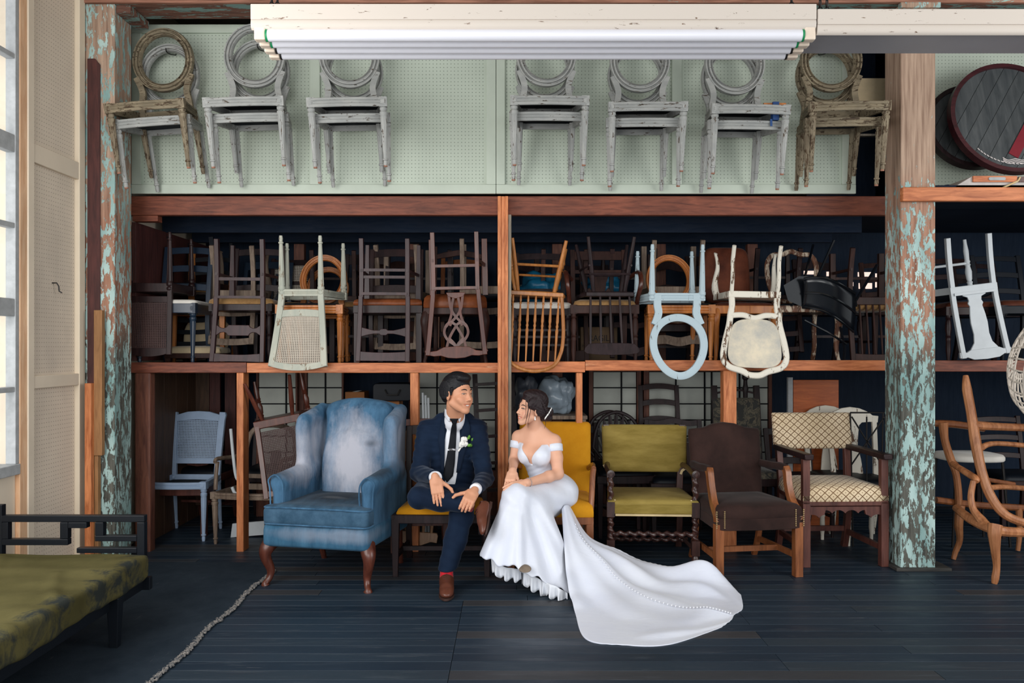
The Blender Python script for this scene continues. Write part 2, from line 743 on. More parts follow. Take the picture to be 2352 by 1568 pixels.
def post_paint(name, bare):
    t = NT(name)
    v = t.coords((1, 1, 0.32))
    n1 = t.noise(v, 34, 12, 0.68, 0.3)
    tc = t.n('TexCoord')
    sp = t.n('SeparateXYZ')
    t.l(tc.outputs['Object'], sp.inputs[0])
    wob = t.n('Math', operation='MULTIPLY_ADD', i_1=0.9, i_2=-0.45)
    t.l(t.noise(t.coords((1, 1, 0.5)), 2.4, 3), wob.inputs[0])
    z = t.n('Math', operation='ADD')
    t.l(sp.outputs[2], z.inputs[0])
    t.l(wob.outputs[0], z.inputs[1])
    z4 = t.n('Math', operation='DIVIDE', i_1=4.0)
    t.l(z.outputs[0], z4.inputs[0])
    grain = t.noise(t.coords((1, 1, 0.05)), 55, 5, 0.6)
    bare_c = t.ramp(grain, [(0.3, C(132, 106, 90)), (0.65, C(184, 158, 138))])
    red_c = t.ramp(grain, [(0.3, C(120, 82, 66)), (0.65, C(176, 134, 112))])
    grey_c = t.ramp(grain, [(0.3, C(58, 58, 54)), (0.65, C(104, 104, 96))])
    un = t.mix(t.ramp(z4.outputs[0], [(1.35 / 4, (0, 0, 0, 1)), (1.62 / 4, (1, 1, 1, 1))]), grey_c, red_c)
    un = t.mix(t.ramp(z4.outputs[0], [(2.15 / 4, (0, 0, 0, 1)), (2.6 / 4, (1, 1, 1, 1))]), un, bare_c)
    off = t.n('Math', operation='MULTIPLY', i_1=bare)
    t.l(t.ramp(z4.outputs[0], [(2.2 / 4, (0, 0, 0, 1)), (2.75 / 4, (1, 1, 1, 1))]), off.inputs[0])
    sub = t.n('Math', operation='SUBTRACT')
    t.l(n1, sub.inputs[0])
    t.l(off.outputs[0], sub.inputs[1])
    m = t.ramp(sub.outputs[0], [(0.495, (0, 0, 0, 1)), (0.51, (1, 1, 1, 1))])
    pt = t.ramp(t.noise(v, 5, 4), [(0.35, C(122, 156, 154)), (0.65, C(182, 208, 204))])
    col = t.mix(m, un, pt)
    t.bump(m, 0.6, 0.003)
    return t.fin(col, 0.75, 0.25)


M['post_right'] = post_paint('peeling_turquoise_post', 0.17)
M['post_left'] = post_paint('peeling_turquoise_post_left', 0.02)
M['beam_top'] = peel('peeling_teal_beam', C(118, 146, 140), C(130, 92, 78), C(66, 46, 40), 0.5, 0.52, 'x', 16)
M['beam_red'] = peel('peeling_red_beam', C(160, 190, 180), C(170, 122, 102), C(110, 74, 60), 0.60, 0.62, 'x', 9)


def floor_mat():
    t = NT('dark_floorboards')
    v = t.coords((0.10, 1, 1))
    oi = t.n('ObjectInfo')
    base = t.ramp(oi.outputs['Random'], [(0.0, C(24, 39, 53)), (0.5, C(34, 49, 63)), (0.85, C(40, 52, 62)), (1.0, C(56, 55, 57))])
    worn = t.ramp(t.noise(v, 22, 9, 0.72, 0.4), [(0.55, (0, 0, 0, 1)), (0.95, (1, 1, 1, 1))])
    col = t.mix(worn, base, C(84, 92, 100))
    scr = t.ramp(t.noise(t.coords((0.03, 1, 1)), 90, 3, 0.8), [(0.69, (0, 0, 0, 1)), (0.72, (1, 1, 1, 1))])
    col = t.mix(scr, col, C(108, 108, 108))
    t.bump(t.noise(v, 30, 6), 0.25, 0.003)
    rg = t.ramp(t.noise(t.coords((0.3, 1, 1)), 8, 5), [(0.3, (0.38, 0.38, 0.38, 1)), (0.7, (0.62, 0.62, 0.62, 1))])
    return t.fin(col, rg, 0.35)


M['floor'] = floor_mat()
M['subfloor'] = plain('dark_subfloor', C(14, 17, 20), 0.9, 0.1)


def glass_mat():
    t = NT('window_glass')
    tr = t.n('BsdfTransparent')
    gl = t.n('BsdfGlossy')
    gl.inputs['Roughness'].default_value = 0.02
    mx = t.n('MixShader', i_0=0.06)
    t.l(tr.outputs[0], mx.inputs[1])
    t.l(gl.outputs[0], mx.inputs[2])
    t.l(mx.outputs[0], t.t.nodes['Material Output'].inputs[0])
    return t.m


M['glass'] = glass_mat()


def box_obj(name, mat, x0, x1, y0, y1, z0, z1, parent=None, bevel=0.004, label=None, rot=None):
    """box whose origin sits at its centre"""
    cx, cy, cz = (x0 + x1) / 2, (y0 + y1) / 2, (z0 + z1) / 2
    return MB().bx(x0 - cx, x1 - cx, y0 - cy, y1 - cy, z0 - cz, z1 - cz).obj(name, mat, parent, 0, bevel, loc=(cx, cy, cz), label=label, rot=rot, fix=False)


def box_w(name, mat, x0, x1, y0, y1, z0, z1, parent=None, bevel=0.004, label=None):
    """box left in room coordinates"""
    return MB().bx(x0, x1, y0, y1, z0, z1).obj(name, mat, parent, 0, bevel, label=label, fix=False)


# ---------------------------------------------------------------- floor
floor = struct(box_w('floor', M['subfloor'], -3.0, 6.0, -1.0, 8.2, -0.08, -0.012, bevel=0))
yy, row = 3.0, 0
while yy < 7.5:
    wd = 0.104
    if yy < 4.72:
        cuts = [-3.0, -1.9 if row % 2 else -2.3, -0.28, 1.25 if row % 3 else 1.9, 3.0, 6.0]
    else:
        o = (row * 0.77) % 1.6
        cuts = [-3.0, -2.2 + o, -0.2 + o, 1.6 + o, 6.0]
    for a, b in zip(cuts[:-1], cuts[1:]):
        box_obj('floor_plank', M['floor'], a + 0.0012, b - 0.0012, yy, yy + wd - 0.003, -0.02, 0.0, floor, 0.0015)
    yy += wd
    row += 1

# ---------------------------------------------------------------- left wall with window
XL = -2.80
wl = struct(box_w('wall_left', M['beige'], XL - 0.10, XL - 0.02, 4.66, 8.0, 0, 4.2, bevel=0))
box_w('wall_apron', M['beige'], XL - 0.10, XL - 0.01, 2.2, 4.68, 0, 0.74, wl)
box_w('wall_header', M['beige'], XL - 0.10, XL - 0.01, 2.2, 4.66, 3.75, 4.2, wl)
for z0, z1 in ((0.05, 1.21), (1.29, 2.53), (2.65, 4.15)):
    box_w('peg_panel', M['beige_peg'], XL - 0.02, XL - 0.008, 4.80, 5.34, z0 - 0.03, z1 + 0.03, wl, 0)
box_w('stile', M['beige'], XL - 0.02, XL + 0.022, 4.753, 4.815, 0, 4.2, wl)
box_w('stile', M['cream'], XL - 0.02, XL + 0.022, 5.315, 5.385, 0, 4.2, wl)
for z0, z1 in ((1.215, 1.29), (2.535, 2.645), (0, 0.1)):
    box_w('rail', M['beige'], XL - 0.02, XL + 0.018, 4.81, 5.32, z0, z1, wl)
hk = MB().sweep([(XL - 0.01, 5.05, 1.85), (XL + 0.02, 5.05, 1.85), (XL + 0.03, 5.055, 1.83), (XL + 0.03, 5.06, 1.80), (XL + 0.045, 5.065, 1.79)], 0.004, 6)
hk.obj('peg_hook', M['iron'], wl)
win = struct(box_w('window_1', M['jamb'], XL - 0.10, XL + 0.015, 4.682, 4.752, 0, 4.2))
box_w('window_sill', M['sash'], XL - 0.09, XL + 0.02, 2.2, 4.68, 0.74, 0.80, win)
for z, h in ((3.09, 0.03), (2.60, 0.10), (2.14, 0.03), (1.68, 0.10), (1.22, 0.03), (3.72, 0.06)):
    box_w('muntin' if h < 0.05 else 'sash_rail', M['sash'], XL - 0.04, XL + 0.008, 2.2, 4.645, z - h / 2, z + h / 2, win)
for y in (4.645, 3.75, 2.9):
    box_w('sash_stile', M['sash'], XL - 0.045, XL + 0.012, y, y + 0.036, 0.8, 3.75, win)
zs = [0.80, 1.22, 1.68, 2.14, 2.60, 3.09, 3.72]
for y0, y1 in ((3.80, 4.63), (2.95, 3.74), (2.2, 2.88)):
    for z0, z1 in zip(zs[:-1], zs[1:]):
        box_w('pane', M['glass'], XL - 0.018, XL - 0.014, y0 - 0.02, y1 + 0.02, z0, z1, win, 0)
nb = thing('neighbouring_house', 'cream upper storey with white trim seen through the top of the tall window', 'house', (-7.2, 8.0, 0))
MB().bx(-0.3, 0, -3, 9, 4.35, 7.6).obj('wall', plain('cream_render', C(236, 230, 208), 0.8, 0.2, var=0.02), nb, 0)
for y in (-2.9, 8.9):
    MB().bx(-0.3, -0.1, y, y + 0.2, 0, 4.35).obj('support', M['sash'], nb, 0)
MB().bx(0, 0.06, -3, 9, 5.3, 5.45).obj('trim', plain('white_trim', C(244, 244, 240), 0.7), nb, 0)

# ---------------------------------------------------------------- posts, beams, ceiling, back wall
struct(box_w('ceiling', plain('ceiling_boards', C(170, 160, 145), 0.8, 0.2), -3.0, 6.0, 1.6, 8.2, 4.2, 4.3, bevel=0))
pl = struct(box_w('pillar_left', M['post_left'], -2.80, -2.594, 5.40, 5.64, 0, 3.70, bevel=0.006))
pr = struct(box_w('pillar_right', M['post_right'], 2.537, 2.765, 5.40, 5.63, 0, 3.70, bevel=0.006))
box_w('base_board', wood('dark_base', C(40, 40, 40), C(72, 70, 66), 'x', 0.8), 2.50, 2.86, 5.375, 5.66, 0, 0.022, pr)
bt = struct(box_w('trim_1', M['beam_top'], -3.0, 6.0, 5.40, 5.66, 3.70, 4.2, bevel=0.01))
box_w('fascia_board', M['beam_red'], -3.0, 6.0, 5.37, 5.40, 3.695, 4.1, bt)
box_w('corbel', M['beam_top'], -2.594, -2.50, 5.42, 5.70, 3.645, 3.70, bt)
box_w('corbel', M['post_left'], 2.52, 2.78, 5.36, 5.40, 3.66, 3.695, bt)
box_w('joist', M['beam_top'], -3.0, 6.0, 5.70, 5.86, 3.80, 4.0, bt)
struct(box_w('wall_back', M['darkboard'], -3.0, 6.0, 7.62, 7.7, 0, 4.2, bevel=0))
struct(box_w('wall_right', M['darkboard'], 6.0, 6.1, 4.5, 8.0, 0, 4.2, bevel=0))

# ---------------------------------------------------------------- storage rack
D0 = 5.9
rk = thing('storage_rack', 'reddish timber storage rack filled with chairs between the two peeling posts', 'rack', (0, 0, 0))


def rackbox(name, mat, px0, px1, py0, py1, d0, d1, bevel=0.004, p=rk):
    return box_w(name, mat, WX(px0, d0), WX(px1, d0), d0, d1, WZ(py1, d0), WZ(py0, d0), p, bevel)


rackbox('upper_beam', M['red_x'], 240, 2110, 450, 494, 5.90, 5.96, 0.006)
rackbox('ledger_block', M['red_x'], 304, 362, 494, 508, 5.92, 6.0)
rackbox('shelf_edge', M['red_x'], 300, 566, 832, 856, 5.90, 5.945)
rackbox('shelf_edge', M['orange_x'], 566.6, 1146, 833, 856, 5.898, 5.943)
rackbox('shelf_edge', M['orange_x'], 1160, 1344, 830, 855, 5.90, 5.945)
rackbox('shelf_edge', M['orange_x'], 1344.6, 2110, 827, 851, 5.897, 5.942)
zt = 1.345
for a, b in ((-2.75, -1.35), (-1.345, -0.05), (-0.045, 1.2), (1.205, 2.9), (2.905, 5.9)):
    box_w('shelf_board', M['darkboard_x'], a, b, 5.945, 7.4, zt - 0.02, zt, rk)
rackbox('post', M['red_z'], 309, 345, 856, 1285, 5.90, 5.99, 0.012)
rackbox('post', M['orange_z'], 543, 559, 856, 1270, 5.905, 6.03)
rackbox('post', M['orange_z'], 942, 961, 856, 1272, 5.905, 6.0)
rackbox('post', M['orange_z'], 1324, 1338, 856, 1272, 5.905, 6.0)
rackbox('post', M['orange_z'], 1662, 1692, 851, 1272, 5.905, 6.0)
c = MB()
for x0, x1, y0, y1 in ((WX(1143, 5.8), WX(1151, 5.8), 5.80, 5.89), (WX(1151, 5.8), WX(1160, 5.8), 5.808, 5.89), (WX(1160, 5.8), WX(1167, 5.8), 5.80, 5.89)):
    c.bx(x0, x1, y0, y1, 0, WZ(450, 5.8))
c.obj('centre_post', M['orange_z'], rk, 0, 0.003)
box_w('post_lining', M['grey_z'], WX(1167, 5.81), WX(1174.5, 5.81), 5.815, 5.895, 0, WZ(492, 5.81), rk)
# loft floor over the chairs, with joists
for k in range(9):
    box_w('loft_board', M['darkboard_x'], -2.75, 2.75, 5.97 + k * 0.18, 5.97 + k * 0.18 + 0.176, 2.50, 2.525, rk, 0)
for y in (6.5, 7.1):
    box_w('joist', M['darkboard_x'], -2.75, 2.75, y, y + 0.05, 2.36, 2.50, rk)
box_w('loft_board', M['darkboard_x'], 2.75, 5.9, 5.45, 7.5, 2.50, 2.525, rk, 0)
for x in (-1.9, -0.9, 0.35, 1.25, 2.05):
    box_w('rear_post', M['red_z'], x, x + 0.09, 7.2, 7.27, 0, 2.36, rk)
box_w('end_panel', M['maroon'], -2.74, -2.71, 5.96, 7.4, 1.36, 2.36, rk, 0.002)
for k in range(6):
    box_w('end_board', M['brownboard'], -2.74, -2.715, 6.0 + k * 0.23, 6.0 + k * 0.23 + 0.226, 0, 1.27, rk, 0.002)
for x0, x1 in ((388, 480), (481, 505), (516, 541)):
    rackbox('back_board', M['brownboard'] if x0 == 388 else M['maroon'], x0, x1, 845, 1160, 7.1, 7.13, 0.002)

# green pegboard above the rack
for (x0, x1, xm, lab) in ((303, 1139, (712, 735), 'pale green pegboard panel hung with three pairs of chairs, left of the central seam'),
                          (1140, 1965, (1543, 1566), 'pale green pegboard panel hung with four pairs of chairs, right of the central seam')):
    pg = thing('pegboard_panel', lab, 'pegboard', (WX((x0 + x1) / 2, 5.9), 5.9, WZ(446, 5.9)))
    ox, oy, oz = pg.location

    def pgb(name, mat, a, b, ya, yb, d0, d1):
        return MB().bx(WX(a, 5.88) - ox, WX(b, 5.88) - ox, d0 - oy, d1 - oy, WZ(yb, 5.88) - oz, WZ(ya, 5.88) - oz).obj(name, mat, pg, 0, 0.003, fix=False)
    pgb('board', M['green_peg'], x0 + 4, x1 - 4, 60, 443, 5.895, 5.908)
    pgb('top_rail', M['green'], x0, x1, 57, 76, 5.87, 5.895)
    pgb('bottom_rail', M['green'], x0, x1, 424, 445, 5.87, 5.895)
    sl = (303, 325) if x0 == 303 else (1140, 1160)
    sr = (1117, 1139) if x0 == 303 else (1934, 1965)
    for a, b in (sl, sr, xm):
        pgb('stile', M['green'], a, b, 76.3, 423.7, 5.872, 5.895)
t = thing('beige_board', 'beige board standing in the dark gap beside the green pegboard', 'board', (WX(1985, 6.3), 6.3, WZ(237, 6.3)))
MB().bx(-0.16, 0.22, 0, 0.02, 0, 0.19).obj('face', plain('beige_card', C(196, 176, 142), 0.7), t, 0)
MB().bx(-0.16, 0.22, -0.01, 0.03, -0.25, -0.235).obj('shelf_lip', M['grey_z'], t, 0)
box_w('loft_back', M['darkboard'], 2.35, 2.9, 6.6, 6.65, 2.53, 4.1, rk, 0)
box_w('loft_top', M['darkboard'], 2.35, 2.9, 5.95, 6.65, 4.0, 4.05, rk, 0)

# right bay
box_w('ledger', M['orange_x'], WX(2072, 5.36), 5.2, 5.35, 5.395, WZ(462, 5.36), WZ(430, 5.36), rk, 0.006)
box_w('ledger_shelf', M['darkboard_x'], 2.80, 5.2, 5.40, 6.02, 2.464, 2.494, rk)
box_w('shelf_edge', M['red_x'], 2.86, 5.6, 5.898, 5.943, 1.285, 1.365, rk)
pg = thing('pegboard_panel', 'pale green pegboard behind the round wooden lid in the right bay', 'pegboard', (4.2, 6.06, 2.53))
MB().bx(-1.35, 1.3, -0.006, 0.006, 0, 1.5).obj('board', M['green_peg'], pg, 0)
MB().bx(-1.35, 1.3, 0.006, 0.03, 1.3, 1.4).obj('batten', M['green'], pg, 0)

# planks leaning at the left post
for nm, lab, mat, x0, x1, y0, y1, d in (
        ('tall_plank', 'tall maroon plank standing against the left post', M['maroon'], 200, 229, 134, 1262, 5.385),
        ('tan_plank', 'tan plank leaning on the maroon plank, middle height', M['tan_z'], 215, 234, 712, 1046, 5.33),
        ('orange_plank', 'short orange plank standing beside the cream wall edge', M['orange_z'], 194, 209, 880, 1262, 5.295),
        ('brown_plank', 'short brown plank at the foot of the left post', M['tan_z'], 210, 225, 1046, 1262, 5.345)):
    z0 = 0 if y1 > 1200 else WZ(y1, d)
    t = thing(nm, lab, 'plank', (WX(x0, d), d, z0))
    b = MB().bx(0, WX(x1, d) - WX(x0, d), 0, 0.04, 0, WZ(y0, d) - z0)
    if nm == 'tall_plank':
        b = MB()
        w_ = WX(x1, d) - WX(x0, d)
        b.prism([(0, 0), (w_, 0), (w_, WZ(y0, d) - 0.04), (w_ * 0.6, WZ(y0, d)), (0, WZ(y0, d))], 0, 0.012, lambda a, q, s: (a, s, q))
    b.obj('board', mat, t, 0, 0.003)

# ---------------------------------------------------------------- shoji screens in the dark behind
shoji = ((590, 684, [594, 658, 680], 'first shoji screen from the left post, behind the leaning cane chair'),
         (700, 790, [706, 748, 786], 'shoji screen behind the top of the blue wing chair'),
         (955, 1146, [962, 1004, 1062, 1138], 'shoji screen behind the man in the navy suit'),
         (1352, 1472, [1362, 1427, 1462], 'shoji screen behind the wheel-back chair'),
         (1478, 1772, [1490, 1552, 1618, 1634, 1698, 1764], 'wide shoji screen behind the dark ladder-back chair'))
for x0, x1, cols, lab in shoji:
    D = 7.15
    t = thing('shoji_screen', lab, 'screen', (WX(x0, D), D, 0), group=None)
    ox = t.location.x
    for a, b in ((x0, cols[0]), (cols[-1], x1)):
        MB().bx(WX(a, D) - ox, WX(b, D) - ox, -0.02, 0.02, 0, 1.30).obj('stile', M['red_z'], t, 0, 0.003)
    X0, X1 = WX(x0, D) - ox, WX(x1, D) - ox
    MB().bx(X0, X1, -0.015, 0.015, 1.25, 1.32).obj('rail', M['red_z'], t, 0, 0.003)
    MB().bx(X0, X1, -0.015, 0.015, 0.0, 0.40).obj('rail', M['red_z'], t, 0, 0.003)
    lv = [1.25 - 0.139 * k for k in range(7)]
    for k, z in enumerate(lv):
        MB().bx(X0, X1, -0.012, 0.006, z - 0.005, z + 0.005).obj('muntin', M['black_wood'], t, 0)
    for a in cols[1:-1]:
        MB().bx(WX(a, D) - ox - 0.006, WX(a, D) - ox + 0.006, -0.014, 0.006, 0.4, 1.25).obj('muntin', M['black_wood'], t, 0)
    for a, b in zip(cols[:-1], cols[1:]):
        for z1, z0 in zip(lv[:-1], lv[1:]):
            MB().bx(WX(a, D) - ox + 0.005, WX(b, D) - ox - 0.005, 0.0, 0.006, z0 + 0.004, z1 - 0.004).obj('pane', M['paper'], t, 0, fix=False)

# ---------------------------------------------------------------- fluorescent lamps


def lamp(x0, x1, tubes, lab):
    D = 3.62
    X0, X1 = WX(x0, D), WX(x1, D)
    t = thing('fluorescent_lamp', lab, 'lamp', (X0, D, 2.86))
    L = X1 - X0
    dz = 0.0 if tubes else -0.022
    MB().bx(0, L, 0, 0.05, dz + 0.03, dz + 0.098).obj('housing', M['housing'], t, 0, 0.003)
    MB().sweep([(0, 0.02, dz + 0.015), (L, 0.02, dz + 0.015)], [(0.026, 0.017)] * 2, 12).obj('lip', M['housing'], t)
    MB().bx(0, L, 0.03, 0.29, dz + 0.005, dz + 0.02).obj('reflector', M['reflector'], t, 0, 0.003)
    MB().bx(0.01, L - 0.01, 0.05, 0.28, dz + 0.02, dz + 0.07).obj('ballast_box', M['housing'], t, 0, 0.01)
    if tubes:
        for k in range(4):
            y = 0.03 + 0.075 * k
            a, b = 0.062, L - 0.05
            tb = MB().tube((a, y, -0.03), (b, y, -0.03), lambda q, an: 0.0265, [0, 0.002, 0.998, 1], 20).obj('tube', M['tube_glass'], t)
            for xx, sg in ((a, 1), (b, -1)):
                MB().tube((xx - 0.001 * sg, y, -0.03), (xx + 0.008 * sg, y, -0.03), lambda q, an: 0.0275, 1, 16).obj('end_ring', M['green_cap'] if (k < 2 or sg < 0 and k < 1) else M['iron'], tb)
                MB().bx(min(xx, xx - 0.05 * sg), max(xx, xx - 0.05 * sg), y - 0.022, y + 0.022, -0.055, 0.006).obj('socket', M['socket'], t, 0, 0.006)
    xs = ([0.085, 0.11] if tubes else [0.02, 0.05]) + ([L - 0.10] if tubes else [])
    for cx in xs:
        cb = MB()
        for k in range(9):
            z = dz + 0.10 + k * 0.034
            ax = (0, 1) if k % 2 else (1, 0)
            ring = [(cx + 0.010 * math.cos(a) * ax[0], 0.03 + 0.010 * math.cos(a) * ax[1], z + 0.02 * math.sin(a)) for a in [2 * PI * i / 10 for i in range(10)]]
            cb.sweep(ring, 0.0028, 5, closed=True)
        cb.obj('chain', M['iron'], t)
    return t


lamp(575, 1876, True, 'white fluorescent lamp with four tubes hanging from chains')
lamp(1879, 2900, False, 'rust-stained white fluorescent lamp without tubes, beside the tubed one')
# ---------------------------------------------------------------- furniture materials
M['louis_grey'] = peel('flaking_grey_paint', C(164, 165, 162), C(104, 92, 80), C(54, 48, 42), 0.38, 0.41, 'x', 52, 0.7, C(150, 152, 150))
M['louis_grey_z'] = peel('flaking_grey_paint_legs', C(170, 171, 168), C(104, 90, 78), C(54, 46, 40), 0.39, 0.42, 'z', 56, 0.7, C(154, 156, 154))
M['louis_brown'] = peel('flaking_taupe_paint', C(140, 128, 106), C(88, 72, 56), C(50, 40, 32), 0.42, 0.46, 'x', 52, 0.7, C(116, 106, 88))
M['louis_brown_z'] = peel('flaking_taupe_paint_legs', C(146, 134, 112), C(90, 72, 54), C(50, 40, 32), 0.44, 0.48, 'z', 56, 0.7, C(120, 108, 90))
M['foot'] = plain('bare_wood_foot', C(150, 104, 84), 0.7)
M['seat_under'] = plain('dark_webbing', C(46, 50, 56), 0.9, 0.1)
M['cane_grey'] = peel('sage_grey_paint', C(186, 186, 172), C(150, 130, 108), C(110, 92, 74), 0.38, 0.42, 'z', 24, 0.6, C(170, 174, 162))
M['cane_weave'] = plain('cane_weave_pale', C(192, 182, 168), 0.7, 0.25, var=0.15, scale=6)
M['cane_dark'] = plain('cane_weave_dark', C(70, 50, 48), 0.6, 0.3, var=0.15)
M['cane_blue'] = plain('cane_weave_blue', C(150, 168, 190), 0.6, 0.3, var=0.1)
M['darkwalnut'] = wood('dark_walnut', C(28, 17, 19), C(52, 32, 32), 'z', 0.38, 0.28, 10)
M['purplewood'] = wood('plum_brown_wood', C(38, 22, 26), C(66, 42, 44), 'z', 0.36, 0.32, 8, 0.08)
M['mahogany'] = wood('mahogany', C(62, 30, 24), C(104, 56, 42), 'z', 0.3, 0.5, 8, 0.08)
M['mahogany_dull'] = wood('dull_mahogany', C(40, 24, 22), C(68, 42, 36), 'z', 0.5, 0.25, 9)
M['blackbrown'] = wood('black_brown_wood', C(27, 20, 22), C(52, 38, 40), 'z', 0.42, 0.26, 9)
M['nearblack'] = plain('near_black_paint', C(17, 22, 30), 0.5, 0.22)
M['amber'] = wood('amber_wood', C(164, 92, 40), C(206, 132, 68), 'z', 0.4, 0.45, 10)
M['windsor'] = wood('honey_oak', C(150, 90, 40), C(196, 130, 70), 'z', 0.35, 0.5, 12)
M['paleblue'] = peel('pale_blue_paint', C(178, 196, 204), C(120, 120, 116), C(80, 76, 70), 0.34, 0.38, 'z', 34, 0.55)
M['skyblue'] = plain('powder_blue_paint', C(150, 170, 196), 0.5, 0.4, var=0.08)
M['white_dis'] = peel('distressed_white', C(226, 220, 206), C(110, 78, 54), C(70, 48, 34), 0.40, 0.43, 'z', 16, 0.6)
M['white_paint'] = plain('grey_white_paint', C(196, 202, 206), 0.5, 0.4, var=0.05)
M['white_brown'] = peel('rubbed_white_brown', C(196, 180, 160), C(112, 74, 54), C(70, 44, 34), 0.50, 0.56, 'z', 26, 0.5)
M['bluepaint'] = plain('blue_black_paint', C(26, 42, 60), 0.35, 0.5)
M['brownvelvet'] = fabric('brown_velvet', C(40, 28, 26), C(58, 40, 36), 4, sheen=0.06)
M['rust'] = fabric('rust_brown_leather', C(70, 34, 24), C(112, 60, 40), 4, rough=0.6, sheen=0.1)
M['leather'] = fabric('glossy_tan_leather', C(88, 46, 26), C(146, 82, 48), 4, rough=0.32, sheen=0, bump=0.05)
M['cushion_white'] = fabric('white_seat_cloth', C(206, 202, 194), C(226, 222, 214), 3)
M['cushion_tan'] = fabric('worn_tan_seat', C(130, 98, 62), C(172, 134, 88), 12)
M['cream_pad'] = fabric('cream_back_cloth', C(176, 158, 128), C(200, 182, 150), 4)
M['brocade'] = fabric('pale_brocade', C(186, 184, 176), C(228, 216, 192), 7, fine=90, bump=0.4)
M['yellow'] = fabric('mustard_velvet', C(190, 126, 20), C(212, 150, 34), 3, sheen=0.04)
M['greenvelvet'] = fabric('olive_green_velvet', C(124, 106, 48), C(158, 138, 74), 3, sheen=0.03, stretch=(1, 1, 4))
M['gimp'] = plain('cream_gimp_braid', C(206, 184, 140), 0.8)
M['twistwood'] = wood('dark_twist_oak', C(40, 26, 26), C(82, 52, 46), 'z', 0.3, 0.55, 9)
M['armwood'] = wood('polished_brown_arm', C(104, 58, 34), C(160, 98, 58), 'z', 0.3, 0.5, 9)
M['redoak'] = wood('red_brown_oak', C(70, 38, 34), C(112, 68, 58), 'z', 0.4, 0.45, 9)
M['carved'] = wood('carved_beech', C(140, 84, 50), C(196, 134, 90), 'z', 0.45, 0.4, 10)
M['brass'] = plain('brass_nail', C(210, 180, 130), 0.3, 0.5, metal=0.8)
M['bluevinyl'] = plain('bright_blue_sheet', C(26, 104, 140), 0.35, 0.5, var=0.25, scale=8)
M['taupe'] = wood('taupe_washed_wood', C(96, 78, 66), C(150, 132, 116), 'z', 0.6, 0.3, 12)


def diamond_mat():
    t = NT('cream_diamond_cloth')
    tc = t.n('TexCoord')
    mp = t.n('Mapping')
    mp.inputs['Rotation'].default_value = (0, 0, 0)
    t.l(tc.outputs['Object'], mp.inputs[0])
    sp = t.n('SeparateXYZ')
    t.l(mp.outputs[0], sp.inputs[0])
    zz = t.n('Math', operation='ADD')
    t.l(sp.outputs[2], zz.inputs[0])
    y1 = t.n('Math', operation='MULTIPLY', i_1=0.8)
    t.l(sp.outputs[1], y1.inputs[0])
    t.l(y1.outputs[0], zz.inputs[1])
    outs = []
    for s in (1, -1):
        a = t.n('Math', operation='MULTIPLY_ADD', i_1=s * 1.0)
        t.l(sp.outputs[0], a.inputs[0])
        t.l(zz.outputs[0], a.inputs[2])
        d = t.n('Math', operation='DIVIDE', i_1=0.056)
        t.l(a.outputs[0], d.inputs[0])
        f = t.n('Math', operation='FRACT')
        t.l(d.outputs[0], f.inputs[0])
        q = t.n('Math', operation='SUBTRACT', i_1=0.5)
        t.l(f.outputs[0], q.inputs[0])
        b = t.n('Math', operation='ABSOLUTE')
        t.l(q.outputs[0], b.inputs[0])
        outs.append(b.outputs[0])
    mn = t.n('Math', operation='MINIMUM')
    t.l(outs[0], mn.inputs[0])
    t.l(outs[1], mn.inputs[1])
    ln = t.n('Math', operation='LESS_THAN', i_1=0.07)
    t.l(mn.outputs[0], ln.inputs[0])
    mx = t.n('Math', operation='MINIMUM')
    t.l(outs[0], mx.inputs[0])
    t.l(outs[1], mx.inputs[1])
    dt = t.n('Math', operation='GREATER_THAN', i_1=0.43)
    t.l(mx.outputs[0], dt.inputs[0])
    sm = t.n('Math', operation='MAXIMUM')
    t.l(ln.outputs[0], sm.inputs[0])
    t.l(dt.outputs[0], sm.inputs[1])
    base = t.ramp(t.noise(t.coords(), 5, 4), [(0.3, C(206, 184, 150)), (0.7, C(228, 208, 178))])
    col = t.mix(sm.outputs[0], base, C(112, 84, 58))
    t.bump(t.noise(t.coords(), 240, 2), 0.3, 0.002)
    return t.fin(col, 0.9, 0.15, 0.2)


M['diamond'] = diamond_mat()


def flower_cloth():
    t = NT('dark_floral_cloth')
    n = t.noise(t.coords((1, 1, 1)), 11, 3, 0.5, 1.6)
    col = t.ramp(n, [(0.44, C(62, 62, 60)), (0.5, C(112, 104, 88)), (0.56, C(58, 60, 60)), (0.62, C(104, 98, 84))])
    return t.fin(col, 0.9, 0.15, 0.2)


M['floral'] = flower_cloth()

LOUIS = [(0, 0.017), (0.02, 0.024), (0.05, 0.024), (0.07, 0.018), (0.09, 0.025), (0.13, 0.025), (0.15, 0.021), (0.17, 0.022), (0.5, 0.018),
         (0.84, 0.013), (0.86, 0.013), (0.87, 0.018), (0.89, 0.018), (0.90, 0.012), (0.95, 0.014), (1.0, 0.011)]
TURNED = [(0, 0.018), (0.05, 0.018), (0.07, 0.022), (0.10, 0.015), (0.14, 0.02), (0.30, 0.024), (0.42, 0.016), (0.45, 0.021), (0.48, 0.016), (0.52, 0.021), (0.55, 0.017),
          (0.75, 0.019), (0.9, 0.013), (1.0, 0.012)]
SPINDLE = [(0, 0.006), (0.08, 0.009), (0.10, 0.006), (0.12, 0.010), (0.14, 0.006), (0.2, 0.007), (0.38, 0.011), (0.42, 0.007), (0.45, 0.011), (0.48, 0.007), (0.52, 0.012), (0.56, 0.010), (0.9, 0.006), (1.0, 0.005)]


